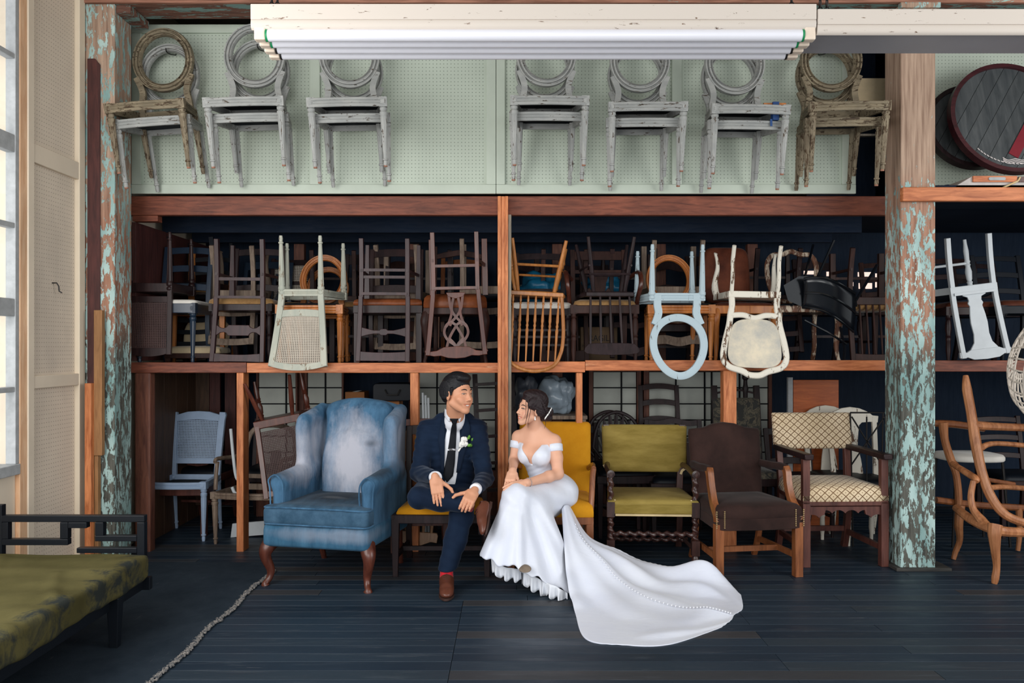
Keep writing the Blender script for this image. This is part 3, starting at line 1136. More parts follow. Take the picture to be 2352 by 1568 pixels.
def seat_outline(wf, wb, d, bow=0.02, r=0.02, side=0.0):
    pts = []
    n = 9
    for i in range(n):
        u = -1 + 2 * i / (n - 1)
        pts.append((u * wf / 2, -d / 2 - bow * (1 - u * u)))
    for i in range(1, 5):
        u = i / 5
        pts.append((wf / 2 + (wb - wf) / 2 * u + side * math.sin(PI * u), -d / 2 + d * u))
    for i in range(n):
        u = 1 - 2 * i / (n - 1)
        pts.append((u * wb / 2, d / 2))
    for i in range(1, 5):
        u = 1 - i / 5
        pts.append((-(wf / 2 + (wb - wf) / 2 * u + side * math.sin(PI * u)), -d / 2 + d * u))
    return pts


def strips(mb, v0, v1, h0, h1, fn, pitch=0.012, wd=0.0032, th=0.0015):
    """woven cane: upright and level strands with open holes"""
    n = max(4, int((h0 + h1) / pitch))
    for i in range(n + 1):
        u = -1 + 2 * i / n
        mb.prism([(u * h0 - wd, v0), (u * h0 + wd, v0), (u * h1 + wd, v1), (u * h1 - wd, v1)], -th, th, fn)
    m = max(4, int((v1 - v0) / pitch))
    for j in range(m + 1):
        t = j / m
        v = v0 + (v1 - v0) * t
        hw = h0 + (h1 - h0) * t
        mb.prism([(-hw, v - wd), (hw, v - wd), (hw, v + wd), (-hw, v + wd)], -th * 0.7, th * 0.7, fn)
    return mb


def chair(name, label, loc, rot, m, wf=0.46, wb=0.38, d=0.42, h=0.44, L=0.46, wt=None, rake=0.08, legs='taper', rear='splay', seat='pad', sm=None,
          apron=0.06, back=(), stile=(0.018, 0.014), stretch=(), group=None, cat='chair', bow=0.02, th=0.05, ls=1.0, splay=0.06, lm=None, ridged=False,
          arms=None, stile_top=0.0, curve=0.0, scale=None, front_m=None, am=None):
    t = thing(name, label, cat, loc, rot, group, scale)
    wt = wt or wb
    lm = lm or m

    def hw(v):
        return (wb + (wt - wb) * max(0, min(1, v / L))) / 2

    def B(x, v, q=0.0):
        s = x / max(hw(v), 0.05)
        return Vector((x, d / 2 - 0.014 + rake * (max(v, 0) / L) ** 1.3 + curve * (1 - s * s) + q, h + v))
    zl = h - apron * 0.5
    xf, yf = wf / 2 - 0.024, -d / 2 + 0.022
    for s in (-1, 1):
        b = MB()
        x = s * xf
        if legs == 'taper':
            b.sweep([(x, yf, zl), (x, yf, h - apron - 0.02), (x, yf, 0)], [(0.021 * ls, 0.021 * ls)] * 2 + [(0.014 * ls, 0.014 * ls)], 4, up=(0, 1, 0))
        elif legs == 'straight':
            b.sweep([(x, yf, zl), (x, yf, 0)], [(0.021 * ls, 0.021 * ls)] * 2, 4, up=(0, 1, 0))
        elif legs in ('louis', 'turned'):
            b.bx(x - 0.025, x + 0.025, yf - 0.025, yf + 0.025, h - apron - 0.002, h + 0.004)
            if legs == 'louis':
                for q in (0.017, 0.010):
                    b.bx(x - q, x + q, yf - 0.025 - (0.021 - q) * 0.5, yf - 0.02, h - apron / 2 - q, h - apron / 2 + q)
                b.lathe((x, yf, h - apron), (x - s * 0.004, yf + 0.004, 0), [(q[0], q[1] * ls) for q in LOUIS], 20, (0.165, 0.85, 0.16, 10))
            else:
                b.lathe((x, yf, h - apron), (x, yf, 0), [(q[0], q[1] * ls) for q in TURNED], 14)
        elif legs == 'cabriole':
            p = catmull([(x - s * 0.005, yf + 0.01, h - 0.01), (x + s * 0.014, yf - 0.018, h - 0.09), (x + s * 0.012, yf - 0.012, h - 0.16), (x + s * 0.002, yf + 0.01, h * 0.32), (x + s * 0.008, yf - 0.002, 0.05), (x + s * 0.016, yf - 0.016, 0.012), (x + s * 0.014, yf - 0.014, 0)], 4)
            rr = np.interp(np.linspace(0, 1, len(p)), [0, 0.16, 0.33, 0.62, 0.83, 0.95, 1], [0.030, 0.033, 0.026, 0.015, 0.013, 0.020, 0.015])
            b.sweep(p, [float(q * ls) for q in rr], 10)
        elif legs == 'round':
            b.lathe((x * 0.72, yf + 0.05, h - apron), (x * 1.12, yf - 0.05, 0), [(0, 0.013), (0.3, 0.019), (0.7, 0.016), (1, 0.012)], 10)
        elif legs == 'fat':
            b.lathe((x * 0.72, yf + 0.05, h - apron), (x * 1.12, yf - 0.05, 0), [(0, 0.015), (0.06, 0.021), (0.1, 0.017), (0.13, 0.022), (0.2, 0.019), (0.45, 0.025), (0.5, 0.020), (0.53, 0.026), (0.56, 0.019), (0.6, 0.025), (0.64, 0.021), (0.68, 0.028), (0.76, 0.020), (0.9, 0.017), (1, 0.016)], 12)
        elif legs == 'twist':
            b.bx(x - 0.026, x + 0.026, yf - 0.026, yf + 0.026, h - apron - 0.02, h + 0.02)
            b.tube((x, yf, h - apron - 0.02), (x, yf, 0.17), lambda q, a: 0.019 + 0.006 * math.cos(a - 2 * PI * 3 * q), 40, 12)
            b.bx(x - 0.026, x + 0.026, yf - 0.026, yf + 0.026, 0.07, 0.17)
            b.tube((x, yf, 0.07), (x, yf, 0), lambda q, a: 0.018 + 0.008 * math.sin(PI * q), 8, 12)
        o = b.obj('leg', lm, t, 40, 0.002 if legs in ('taper', 'straight') else 0)
        if legs == 'louis' and lm.name.startswith('flaking'):
            MB().lathe((x - s * 0.004, yf + 0.004, 0.022), (x - s * 0.004, yf + 0.004, -0.002), [(0, 0.0135), (1, 0.012)], 10).obj('foot_tip', M['foot'], o)
        xb, yb = wb / 2 - 0.02, d / 2 - 0.016
        b = MB()
        rs_ = stile or (0.018, 0.014)
        if rear == 'splay':
            b.sweep(catmull([(s * xb, yb, h - 0.01), (s * xb, yb, h * 0.6), (s * xb, yb + splay * 0.35, h * 0.3), (s * xb, yb + splay, 0)], 3), (rs_[0] * 0.95, rs_[1] * 1.1), 4, up=(0, 1, 0))
        elif rear == 'louis':
            b.lathe((s * xb, yb, h - 0.01), (s * xb, yb + splay, 0), [(q[0], q[1] * ls) for q in LOUIS], 20, (0.165, 0.85, 0.16, 10))
        elif rear == 'round':
            b.lathe((s * xb * 0.75, yb - 0.04, h - apron), (s * xb * 1.1, yb + 0.07, 0), [(0, 0.013), (0.3, 0.018), (0.7, 0.015), (1, 0.012)], 10)
        elif rear == 'cabriole':
            b.sweep(catmull([(s * xb, yb, h - 0.01), (s * xb, yb + 0.03, h * 0.6), (s * xb, yb + 0.02, h * 0.3), (s * xb, yb + splay + 0.02, 0.0)], 4), (0.018 * ls, 0.018 * ls), 8)
        b.obj('leg', lm, t, 40, 0.002 if rear == 'splay' else 0)
        if stile:
            top = L + stile_top
            pts = [B(s * (hw(v) - stile[0]), v) for v in np.linspace(-0.02, top, 9)]
            MB().sweep(pts, stile, 4, up=(0, 1, 0)).obj('back_stile', m, t, 40, 0.003)
    # seat rails and seat
    so = seat_outline(wf, wb, d, bow)
    if apron:
        if ridged:
            z0, z1 = h - apron, h
            lv = [(0.93, z0 + 0.004), (0.985, z0), (1, z0 + 0.008), (1, z0 + 0.016), (0.975, z0 + 0.021), (0.99, z0 + 0.026), (0.99, z1 - 0.024), (0.975, z1 - 0.019), (1, z1 - 0.014), (1, z1 - 0.003), (0.985, z1)]
        else:
            lv = [(0.985, h - apron), (1, h - apron + 0.004), (1, h - 0.004), (0.985, h)]
        if ridged and not seat:
            lv += [(0.88, z1), (0.88, z0)]
        MB().loft(so, lv, lambda a, b_, z: (a, b_, z), hollow=ridged and not seat).obj('seat_frame', front_m or m, t, 30)
    if seat == 'pad':
        MB().loft(so, [(0.97, h - 0.01), (1.0, h + 0.004), (1.0, h + th * 0.35), (0.975, h + th * 0.7), (0.90, h + th * 0.9), (0.6, h + th * 1.05), (0.25, h + th * 1.1)], lambda a, b_, z: (a, b_, z)).obj('seat', sm, t, 80)
    elif seat == 'slip':
        MB().loft(so, [(0.90, h - 0.01), (0.91, h + 0.008), (0.87, h + th * 0.6), (0.7, h + th * 0.9), (0.3, h + th)], lambda a, b_, z: (a, b_, z)).obj('seat', sm, t, 80)
    elif seat == 'board':
        ro = oval(wf / 2, d / 2, 0, 0, 32, 3.2)
        MB().loft(ro, [(0.94, h - 0.035), (1, h - 0.02), (1, h - 0.006), (0.98, h)], lambda a, b_, z: (a, b_, z)).obj('seat', sm or m, t, 60)
    # stretchers
    for k in stretch:
        z = k[1]
        if k[0] == 'front':
            b = MB().sweep([(-xf, yf, z), (xf, yf, z)], k[2], k[3] if len(k) > 3 else 4, up=(0, 0, 1))
        elif k[0] == 'rear':
            f = (h - z) / h
            b = MB().sweep([(-(wb / 2 - 0.02), d / 2 - 0.016 + splay * f * 0.6, z), (wb / 2 - 0.02, d / 2 - 0.016 + splay * f * 0.6, z)], k[2], k[3] if len(k) > 3 else 4, up=(0, 0, 1))
        elif k[0] == 'mid':
            b = MB().sweep([(-xf + 0.02, 0, z), (xf - 0.02, 0, z)], k[2], k[3] if len(k) > 3 else 4, up=(0, 0, 1))
        elif k[0] == 'sides':
            for s in (-1, 1):
                MB().sweep([(s * xf, yf, z), (s * (wb / 2 - 0.02), d / 2 + splay * 0.3, z)], k[2], k[3] if len(k) > 3 else 4, up=(0, 0, 1)).obj('stretcher', m, t, 40)
            continue
        b.obj('stretcher', m, t, 40)
    # back
    for e in back:
        k = e[0]
        o = None
        if k == 'rail':
            _, v0, v1, arch, dip, nm = e[:6]
            tt = e[6] if len(e) > 6 else 0.009
            n = 12
            lo = [(-hw(v0) + 0.004 + (2 * hw(v0) - 0.008) * i / n, v0 + dip * (1 - (2 * i / n - 1) ** 2)) for i in range(n + 1)]
            hi = [(hw(v1) - 0.004 - (2 * hw(v1) - 0.008) * i / n, v1 + arch * (1 - (2 * i / n - 1) ** 2)) for i in range(n + 1)]
            o = MB().prism(lo + hi, -tt, tt, B).obj(nm, m, t, 40, 0.002)
        elif k == 'board':
            o = MB().prism(mirror(e[1]), -e[3], e[3], B).obj(e[2], e[4] if len(e) > 4 else m, t, 40, 0.003)
        elif k == 'wave':
            _, v0, v1, amp, nm = e
            n = 20
            f = lambda u: amp * (math.cos(u * PI * 2) * 0.5 + 0.5 * math.cos(u * PI))
            us = [-1 + 2 * i / n for i in range(n + 1)]
            o = MB().prism([(u * (hw(v0) - 0.004), v0 + f(u)) for u in us] + [(u * (hw(v1) - 0.004), v1 + f(u)) for u in reversed(us)], -0.008, 0.008, B).obj(nm, m, t, 40, 0.002)
        elif k == 'spindles':
            _, xs0, xs1, v0, v1, r = e
            for a, c in zip(xs0, xs1):
                if isinstance(r, float):
                    b = MB().lathe(B(a, v0), B(c, v1), [(0, r), (0.5, r * 1.3), (1, r * 0.9)], 8)
                else:
                    b = MB().lathe(B(a, v0), B(c, v1), r, 10)
                b.obj('spindle', m, t)
        elif k == 'oval':
            _, cv, rx, rz, wd, tt, egg = e[:7]
            ring = oval(rx - wd, rz - wd, 0, cv, 56, 2, egg)
            pts = [B(a, v) for a, v in ring]
            poly = [(-1, -0.4), (-0.88, -1), (-0.60, -1), (-0.48, -0.3), (-0.22, -0.3), (-0.08, -1), (0.24, -1), (0.36, -0.25), (0.62, -0.25), (0.78, -0.85), (1, -0.3), (1, 1), (-1, 1)]
            if len(e) > 7:
                poly = [(-1, -0.8), (-0.8, -1), (0.8, -1), (1, -0.8), (1, 0.8), (0.8, 1), (-0.8, 1), (-1, 0.8)]
            o = MB().sweep(pts, [(wd, tt)] * len(pts), up=(0, 1, 0), closed=True, poly=[(p[0], p[1]) for p in poly]).obj('oval_back', m, t, 30)
        elif k == 'bars':
            b = MB()
            for path in e[1]:
                for s in (1, -1):
                    q = catmull([(a * s, v, 0) for a, v in path], 5)
                    b.sweep([B(p[0], p[1]) for p in q], e[2], e[4] if len(e) > 4 else 4, up=(0, 1, 0))
                    if len(e[1]) == 1:
                        o = b.obj(e[3], m, t, 40)
                        b = MB()
            if len(e[1]) > 1:
                o = b.obj(e[3], m, t, 40)
        elif k == 'line':
            q = catmull([(a, v, 0) for a, v in e[1]], 6)
            o = MB().sweep([B(p[0], p[1]) for p in q], e[2], e[4] if len(e) > 4 else 4, up=(0, 1, 0)).obj(e[3], e[5] if len(e) > 5 else m, t, 40)
        elif k == 'cane':
            o = stuff(strips(MB(), e[1], e[2], e[3], e[4], B, e[6] if len(e) > 6 else 0.012).obj('cane_panel', e[5], t, 0, fix=False))
        elif k == 'pad':
            _, out, tt, mat = e
            cv = sum(p[1] for p in out) / len(out)
            lv = [(0.97, tt * 0.4), (1.0, tt * 0.1), (1.0, -tt * 0.35), (0.96, -tt * 0.75), (0.86, -tt), (0.5, -tt * 1.2), (0.2, -tt * 1.25)]
            o = MB().loft(out, lv, B, 0, cv).obj('back_pad', mat, t, 80)
            o['label'] = 'upholstered back pad'
    if arms:
        arms(t, B, xf, yf)
    return t


def inv(px, D, ytop, roll=0.0, yaw=0.0):
    return (WX(px, D), D, WZ(ytop, D)), (PI, R(roll), R(yaw))


def up(px, D, z=0.0, yaw=0.0, roll=0.0):
    return (WX(px, D), D, z), (0, R(roll), R(yaw))
# ---------------------------------------------------------------- seven pairs of chairs hung on the green pegboards
LOUIS_K = dict(wf=0.505, wb=0.40, d=0.40, h=0.434, L=0.58, wt=0.42, rake=0.11, legs='louis', rear='louis', apron=0.056, seat=None, bow=0.03, stile=None, splay=0.05, ridged=True)


def louis(label, m, mz, loc, rot):
    cv, rx, rz = 0.352, 0.206, 0.222
    return chair('oval_back_chair', label, loc, rot, m, lm=mz, group='oval-back chairs hung on the pegboard', cat='chair',
                 back=[('oval', cv, rx, rz, 0.027, 0.021, -0.02),
                       ('bars', [[(0.165, -0.03), (0.16, 0.05), (0.15, 0.14), (0.185, 0.24)]], (0.020, 0.014), 'back_support')], **LOUIS_K)


grey0 = brown0 = None
spots = [(352, 1, 4.7, 'b', 'g'), (570.5, 4, 2.6, 'g', 'g'), (805, 6, 2.6, 'g', 'g'), (1261.5, 1, 0, 'g', 'g'), (1485.5, -1, 0, 'g', 'g'), (1717.5, 1, -0.6, 'g', 'g'), (1945.5, -4, 0, 'b', 'b')]
words = ['leftmost', 'second', 'third', 'fourth', 'fifth', 'sixth', 'last']
front_words = ['taupe oval-back chair, front one of the pair hung nearest the left post', 'flaking grey oval-back chair, front one of the second pair from the left post',
               'flaking grey oval-back chair, front one of the third pair, left of the bare pegboard', 'flaking grey oval-back chair, front one of the pair just right of the bare pegboard',
               'flaking grey oval-back chair, front one of the fifth pair from the left post', 'flaking grey oval-back chair with blue tape on its seat rail, front one of its pair',
               'taupe oval-back chair, front one of the pair hung beside the right post']
back_words = ['grey oval-back chair, rear one of the pair hung nearest the left post', 'grey oval-back chair, rear one of the second pair from the left post',
              'grey oval-back chair, rear one of the third pair, left of the bare pegboard', 'grey oval-back chair, rear one of the pair just right of the bare pegboard',
              'grey oval-back chair, rear one of the fifth pair from the left post', 'grey oval-back chair, rear one of the pair with the blue tape',
              'taupe oval-back chair, rear one of the pair hung beside the right post']
proto = {}
ybot = [392, 383, 384, 380, 394, 400, 393]
for i, (px, yaw, roll, ca, cb) in enumerate(spots):
    for k, (cc, lab) in enumerate(((ca, front_words[i]), (cb, back_words[i]))):
        D = 5.35 + 0.075 * k
        z = WZ(ybot[i], 5.35) - 0.082 * k
        x = WX(px, 5.35) + (0.012 if px < 1176 else -0.006) * k
        # the chair's origin lies half a seat depth behind its front legs
        yw = R(yaw)
        loc = (x - 0.18 * math.sin(yw), D + 0.18 * math.cos(yw), z + 0.022)
        rot = (R(7), R(-roll), yw)
        c = None
        if cc not in proto:
            c = proto[cc] = louis(lab, M['louis_grey'] if cc == 'g' else M['louis_brown'], M['louis_grey_z'] if cc == 'g' else M['louis_brown_z'], loc, rot)
        else:
            c = copy_tree(proto[cc])
            c.location, c.rotation_euler = loc, rot
            c['label'] = lab
        if k:
            MB().loft(seat_outline(0.44, 0.34, 0.35, 0.02), [(1, 0.415), (1, 0.423)], lambda a, b_, z_: (a, b_, z_)).obj('seat_board', M['seat_under'], c, 0)
    hp_ = Matrix.Translation(loc) @ Euler(rot).to_matrix().to_4x4() @ Vector((0, 0.281, 0.952))
    hk = tag(MB().sweep(catmull([(hp_.x, 5.897, hp_.z + 0.03), (hp_.x, 5.88, hp_.z + 0.02), (hp_.x, hp_.y + 0.02, hp_.z - 0.006), (hp_.x, hp_.y - 0.035, hp_.z - 0.008), (hp_.x, hp_.y - 0.045, hp_.z + 0.012)], 4), 0.0045, 6).obj('peg_hook', M['iron'], None),
             'iron peg hook carrying the ' + words[i] + ' hung chair pair counted from the left post', 'hook', 'iron hooks on the pegboard')
t = thing('wood_offcut', 'small orange wood offcut lying on the taped chair', 'offcut', (WX(1782, 5.33), 5.36, WZ(243, 5.33)))
MB().bx(-0.072, 0.072, -0.015, 0.015, 0, 0.024).obj('stick', M['amber'], t, 0, 0.002)
MB().bx(-0.018, 0.022, -0.03, 0.02, -0.09, 0.028).obj('blue_tape', plain('blue_masking_tape', C(30, 66, 120), 0.5), t, 0, 0.002)
MB().bx(-0.036, -0.022, -0.03, -0.026, -0.13, -0.085).obj('tape_end', MATS.get('tape') or plain('blue_masking_tape_end', C(34, 72, 126), 0.5), t, 0)

# ---------------------------------------------------------------- chairs on the middle shelf
ZS = 1.345
LAD = dict(d=0.40, seat=None, stile=(0.016, 0.013))


def ladder(nr, L, h=0.05, arch=0.012):
    return [('rail', L * (0.30 + 0.62 * k / max(1, nr - 1)) - h / 2, L * (0.30 + 0.62 * k / max(1, nr - 1)) + h / 2, arch, arch, 'back_rail') for k in range(nr)]


# bay 1: cane chair upside down over a blue-black painted chair
l, r = inv(366, 6.12, 541, 0, 4)
chair('cane_chair', 'dark cane-back chair turned upside down at the left end of the shelf', l, r, M['darkwalnut'], wf=0.40, wb=0.32, d=0.42, h=0.43, L=0.45, wt=0.325, rake=0.03, legs='louis', rear='louis', seat=None, splay=0.0,
      apron=0.065, stile=(0.017, 0.015), back=[('rail', 0.03, 0.075, 0, 0, 'back_rail'), ('cane', 0.07, 0.41, 0.13, 0.145, M['cane_dark']), ('rail', 0.40, 0.435, 0.028, 0.0, 'crest_rail', 0.012)])
l, r = up(404, 6.16, ZS, 0)
chair('painted_chair', 'blue-black painted chair with white cushion under the upside-down dark cane chair', l, r, M['bluepaint'], wf=0.44, wb=0.38, d=0.40, h=0.43, L=0.46, legs='louis', seat='pad', sm=M['cushion_white'], th=0.03, apron=0.07,
      back=ladder(3, 0.46))
l, r = inv(462, 6.75, 552, 0)
chair('ladder_back_chair', 'black ladder-back chair upside down behind the dark cane chair', l, r, M['nearblack'], wf=0.42, wb=0.38, d=0.40, h=0.42, L=0.45, rake=0.05, legs='taper', seat='slip', sm=M['cushion_tan'], th=0.02, back=ladder(4, 0.45, 0.035))
l, r = up(470, 6.62, ZS, 4)
chair('slatted_chair', 'light wood chair with black ladder rails standing behind the blue-black chair', l, r, M['amber'], wf=0.42, wb=0.36, d=0.38, h=0.42, L=0.50, wt=0.40, seat='pad', sm=M['cream_pad'], th=0.03, stile=(0.026, 0.012),
      back=[('line', [(-0.19, v), (0, v + 0.015), (0.19, v)], (0.018, 0.008), 'back_rail', 4, M['nearblack']) for v in (0.1, 0.2, 0.3, 0.41)])
l, r = up(458, 6.42, ZS, 0)
chair('padded_chair', 'low cream padded chair tucked under the white cushion', l, r, M['mahogany_dull'], wf=0.42, wb=0.38, d=0.30, h=0.07, L=0.27, rake=0.06, legs='taper', seat='pad', sm=M['cream_pad'], th=0.05, apron=0.04, stile=None,
      back=[('pad', [(a, b) for a, b in oval(0.18, 0.14, 0, 0.13, 30, 3.4)], 0.03, M['cream_pad'])])

# bay 2: plum brown chair upside down
l, r = inv(573, 6.12, 557, 0.6, -2)
chair('side_chair', 'plum brown chair upside down with a shaped splat, second from the left', l, r, M['purplewood'], wf=0.43, wb=0.37, d=0.40, h=0.43, L=0.45, wt=0.395, rake=0.04, splay=0.02, legs='taper', rear='splay', seat=None, apron=0.0, stile=(0.016, 0.016),
      stretch=(('rear', 0.285, (0.008, 0.011)), ('sides', 0.25, (0.008, 0.010)), ('rear', 0.415, (0.02, 0.009))),
      back=[('board', [(0.001, 0.185), (0.075, 0.185), (0.085, 0.20), (0.105, 0.208), (0.13, 0.205), (0.15, 0.19), (0.19, 0.178), (0.19, 0.27), (0.15, 0.255), (0.13, 0.24), (0.105, 0.237), (0.085, 0.245), (0.075, 0.262), (0.001, 0.262)], 'splat', 0.007),
            ('rail', 0.385, 0.45, -0.004, 0.012, 'crest_rail', 0.010)])
l, r = up(573, 6.25, ZS, 0)
chair('side_chair', 'dark chair with worn tan tacked seat under the plum brown chair', l, r, M['blackbrown'], wf=0.46, wb=0.40, d=0.42, h=0.43, L=0.46, legs='turned', seat='pad', sm=M['cushion_tan'], th=0.045, apron=0.05, back=ladder(2, 0.46))
l, r = up(597, 6.85, ZS, 0)
chair('lyre_back_chair', 'dark lyre-back chair in the shadow behind the plum brown chair', l, r, M['bluepaint'], wf=0.44, wb=0.42, d=0.40, h=0.44, L=0.40, seat='slip', sm=M['nearblack'],
      back=[('rail', 0.33, 0.40, 0.01, 0.02, 'crest_rail'), ('bars', [[(0.08, 0.30), (0.06, 0.22), (0.10, 0.14), (0.06, 0.06)]], (0.012, 0.007), 'lyre')] + [('spindles', [-0.04, -0.013, 0.013, 0.04], [-0.04, -0.013, 0.013, 0.04], 0.08, 0.28, 0.004)])
l, r = inv(549, 6.6, 572, 0, 5)
chair('curved_leg_chair', 'grey-brown curved-leg chair upside down, dim behind the plum brown chair', l, r, M['taupe'], wf=0.40, wb=0.34, d=0.38, h=0.40, L=0.36, legs='cabriole', seat='slip', sm=M['cream_pad'], back=ladder(2, 0.36))
l, r = up(652, 6.9, ZS, 0)
chair('cane_chair', 'pale woven-cane chair glimpsed behind the grey cane chair', l, r, M['darkwalnut'], wf=0.40, wb=0.36, d=0.40, h=0.44, L=0.44, seat='slip', sm=M['cushion_tan'],
      back=[('cane', 0.08, 0.38, 0.16, 0.16, M['cane_weave'], 0.014), ('rail', 0.38, 0.43, 0, 0, 'crest_rail'), ('rail', 0.21, 0.24, 0, 0, 'back_rail')])

# bay 3: grey cane chair upside down over two amber oval-back chairs
l, r = inv(709, 6.13, 551, 0, 0)
chair('cane_chair', 'sage-grey cane-back chair upside down, hanging in front of the shelf edge', l, r, M['cane_grey'], wf=0.485, wb=0.32, d=0.45, h=0.43, L=0.50, wt=0.415, rake=0.10, legs='louis', rear='louis', seat=None, splay=0.03,
      apron=0.05, stile=(0.021, 0.016), bow=0.02, ridged=True, stile_top=0.0,
      back=[('rail', 0.105, 0.155, -0.012, -0.012, 'back_rail'), ('cane', 0.145, 0.485, 0.135, 0.172, M['cane_weave']), ('rail', 0.455, 0.495, 0.034, 0.028, 'crest_rail', 0.014)])


def amber_oval(lab, px, D, z, yaw):
    l, r = up(px, D, z, yaw)
    return chair('oval_back_chair', lab, l, r, M['amber'], wf=0.49, wb=0.40, d=0.44, h=0.42, L=0.44, wt=0.40, rake=0.09, legs='louis', rear='louis', seat='slip', sm=M['nearblack'], th=0.02, apron=0.06, stile=None, ridged=True, bow=0.015,
                 group='amber oval-back chairs', back=[('oval', 0.225, 0.185, 0.20, 0.025, 0.016, -0.02), ('bars', [[(0.16, -0.03), (0.15, 0.03), (0.14, 0.10)]], (0.02, 0.013), 'back_support')])


amber_oval('amber oval-back chair under the sage-grey cane chair, nearer of two', 726, 6.24, ZS + 0.0, 0)
c = amber_oval('amber oval-back chair under the sage-grey cane chair, farther of two', 738, 6.62, ZS, 0)
c.scale = (0.95, 0.95, 0.93)
amber_oval('amber oval-back chair under the pale blue oval chair', 1552, 6.24, ZS, 0)

# bay 4: dark bow-tie chair upside down
l, r = inv(894, 6.12, 556, 0.4, -1)
chair('side_chair', 'dark chair upside down with a bow-tie splat, beside the sage-grey cane chair', l, r, M['purplewood'], wf=0.44, wb=0.37, d=0.41, h=0.43, L=0.45, wt=0.385, rake=0.05, splay=0.02, legs='taper', seat=None, apron=0.0, stile=(0.016, 0.016),
      stretch=(('rear', 0.225, (0.008, 0.010)), ('rear', 0.275, (0.008, 0.010)), ('sides', 0.23, (0.008, 0.010)), ('rear', 0.395, (0.024, 0.010))),
      back=[('board', [(0.001, 0.215), (0.02, 0.216), (0.03, 0.226), (0.07, 0.226), (0.12, 0.215), (0.185, 0.197), (0.185, 0.28), (0.12, 0.262), (0.07, 0.252), (0.03, 0.252), (0.02, 0.262), (0.001, 0.263)], 'splat', 0.008),
            ('rail', 0.375, 0.445, 0.0, 0.01, 'crest_rail', 0.010)])
l, r = up(900, 6.22, ZS, 0)
chair('side_chair', 'dark chair with glossy leather seat under the bow-tie chair', l, r, M['darkwalnut'], wf=0.50, wb=0.42, d=0.42, h=0.42, L=0.46, legs='straight', seat='pad', sm=M['leather'], th=0.05, apron=0.06, back=ladder(2, 0.46, 0.06))
l, r = up(905, 6.85, ZS, 0)
chair('side_chair', 'mahogany wavy-topped chair in the shadow behind the bow-tie chair', l, r, M['mahogany_dull'], wf=0.48, wb=0.44, d=0.40, h=0.44, L=0.42, seat='slip', sm=M['rust'], back=[('wave', 0.34, 0.40, 0.015, 'crest_rail'), ('wave', 0.16, 0.20, 0.01, 'back_rail')])
l, r = inv(925, 6.7, 570, 0, -6)
chair('side_chair', 'grey-brown chair upside down in the shadow behind the bow-tie chair', l, r, M['taupe'], wf=0.40, wb=0.36, d=0.38, h=0.42, L=0.40, legs='straight', seat='slip', sm=M['nearblack'], back=ladder(2, 0.4))

# bay 5: mahogany chair with interlaced splat upside down
l, r = inv(1048, 6.12, 542, -1.2, 0)
chair('splat_back_chair', 'mahogany chair upside down with an interlaced pierced splat', l, r, M['mahogany'], wf=0.45, wb=0.355, d=0.42, h=0.43, L=0.45, wt=0.44, rake=0.05, splay=0.02, legs='straight', seat=None, apron=0.0, stile=(0.016, 0.016),
      stretch=(('rear', 0.24, (0.012, 0.010)), ('sides', 0.2, (0.008, 0.012)), ('rear', 0.40, (0.03, 0.010))),
      back=[('bars', [[(0.05, 0.02), (0.04, 0.10), (0.03, 0.14), (0.045, 0.20), (0.065, 0.235), (0.078, 0.25)],
                      [(0.015, 0.03), (0.03, 0.12), (0.005, 0.17), (-0.03, 0.21), (-0.045, 0.24)],
                      [(0.0, 0.235), (0.035, 0.215), (0.07, 0.235), (0.085, 0.29), (0.06, 0.34), (0.02, 0.37), (-0.01, 0.40)],
                      [(0.0, 0.24), (0.03, 0.29), (0.05, 0.33), (0.06, 0.36), (0.07, 0.40)],
                      [(0.0, 0.39), (0.02, 0.36), (0.05, 0.33)]], (0.009, 0.007), 'splat'),
            ('board', [(0.001, -0.0), (0.07, 0.0), (0.055, 0.03), (0.001, 0.045)], 'splat_shoe', 0.008),
            ('board', [(0.001, 0.385), (0.09, 0.39), (0.14, 0.415), (0.185, 0.42), (0.215, 0.40), (0.226, 0.42), (0.21, 0.445), (0.16, 0.455), (0.11, 0.452), (0.06, 0.468), (0.001, 0.472)], 'crest_rail', 0.011)])
l, r = up(1050, 6.2, ZS, 0)
chair('french_chair', 'carved chair with domed brown leather seat under the pierced-splat chair', l, r, M['mahogany_dull'], wf=0.46, wb=0.40, d=0.42, h=0.40, L=0.50, legs='cabriole', rear='cabriole', seat='pad', sm=M['leather'], th=0.10, apron=0.05, bow=0.05, stile=(0.014, 0.012),
      back=[('board', [(0.001, 0.43), (0.12, 0.41), (0.19, 0.40), (0.20, 0.43), (0.12, 0.455), (0.001, 0.475)], 'crest_rail', 0.012)])
l, r = up(1060, 6.85, ZS, 0)
chair('side_chair', 'brown chair with carved crest standing behind the pierced-splat chair', l, r, M['armwood'], wf=0.42, wb=0.38, d=0.38, h=0.44, L=0.44, seat='slip', sm=M['nearblack'], back=[('rail', 0.36, 0.40, 0.03, 0.02, 'crest_rail')])
l, r = inv(1108, 6.55, 556, 0, 0)
chair('side_chair', 'grey chair upside down squeezed beside the central post', l, r, M['taupe'], wf=0.36, wb=0.34, d=0.34, h=0.42, L=0.42, legs='straight', seat='slip', sm=M['nearblack'], back=ladder(2, 0.42))

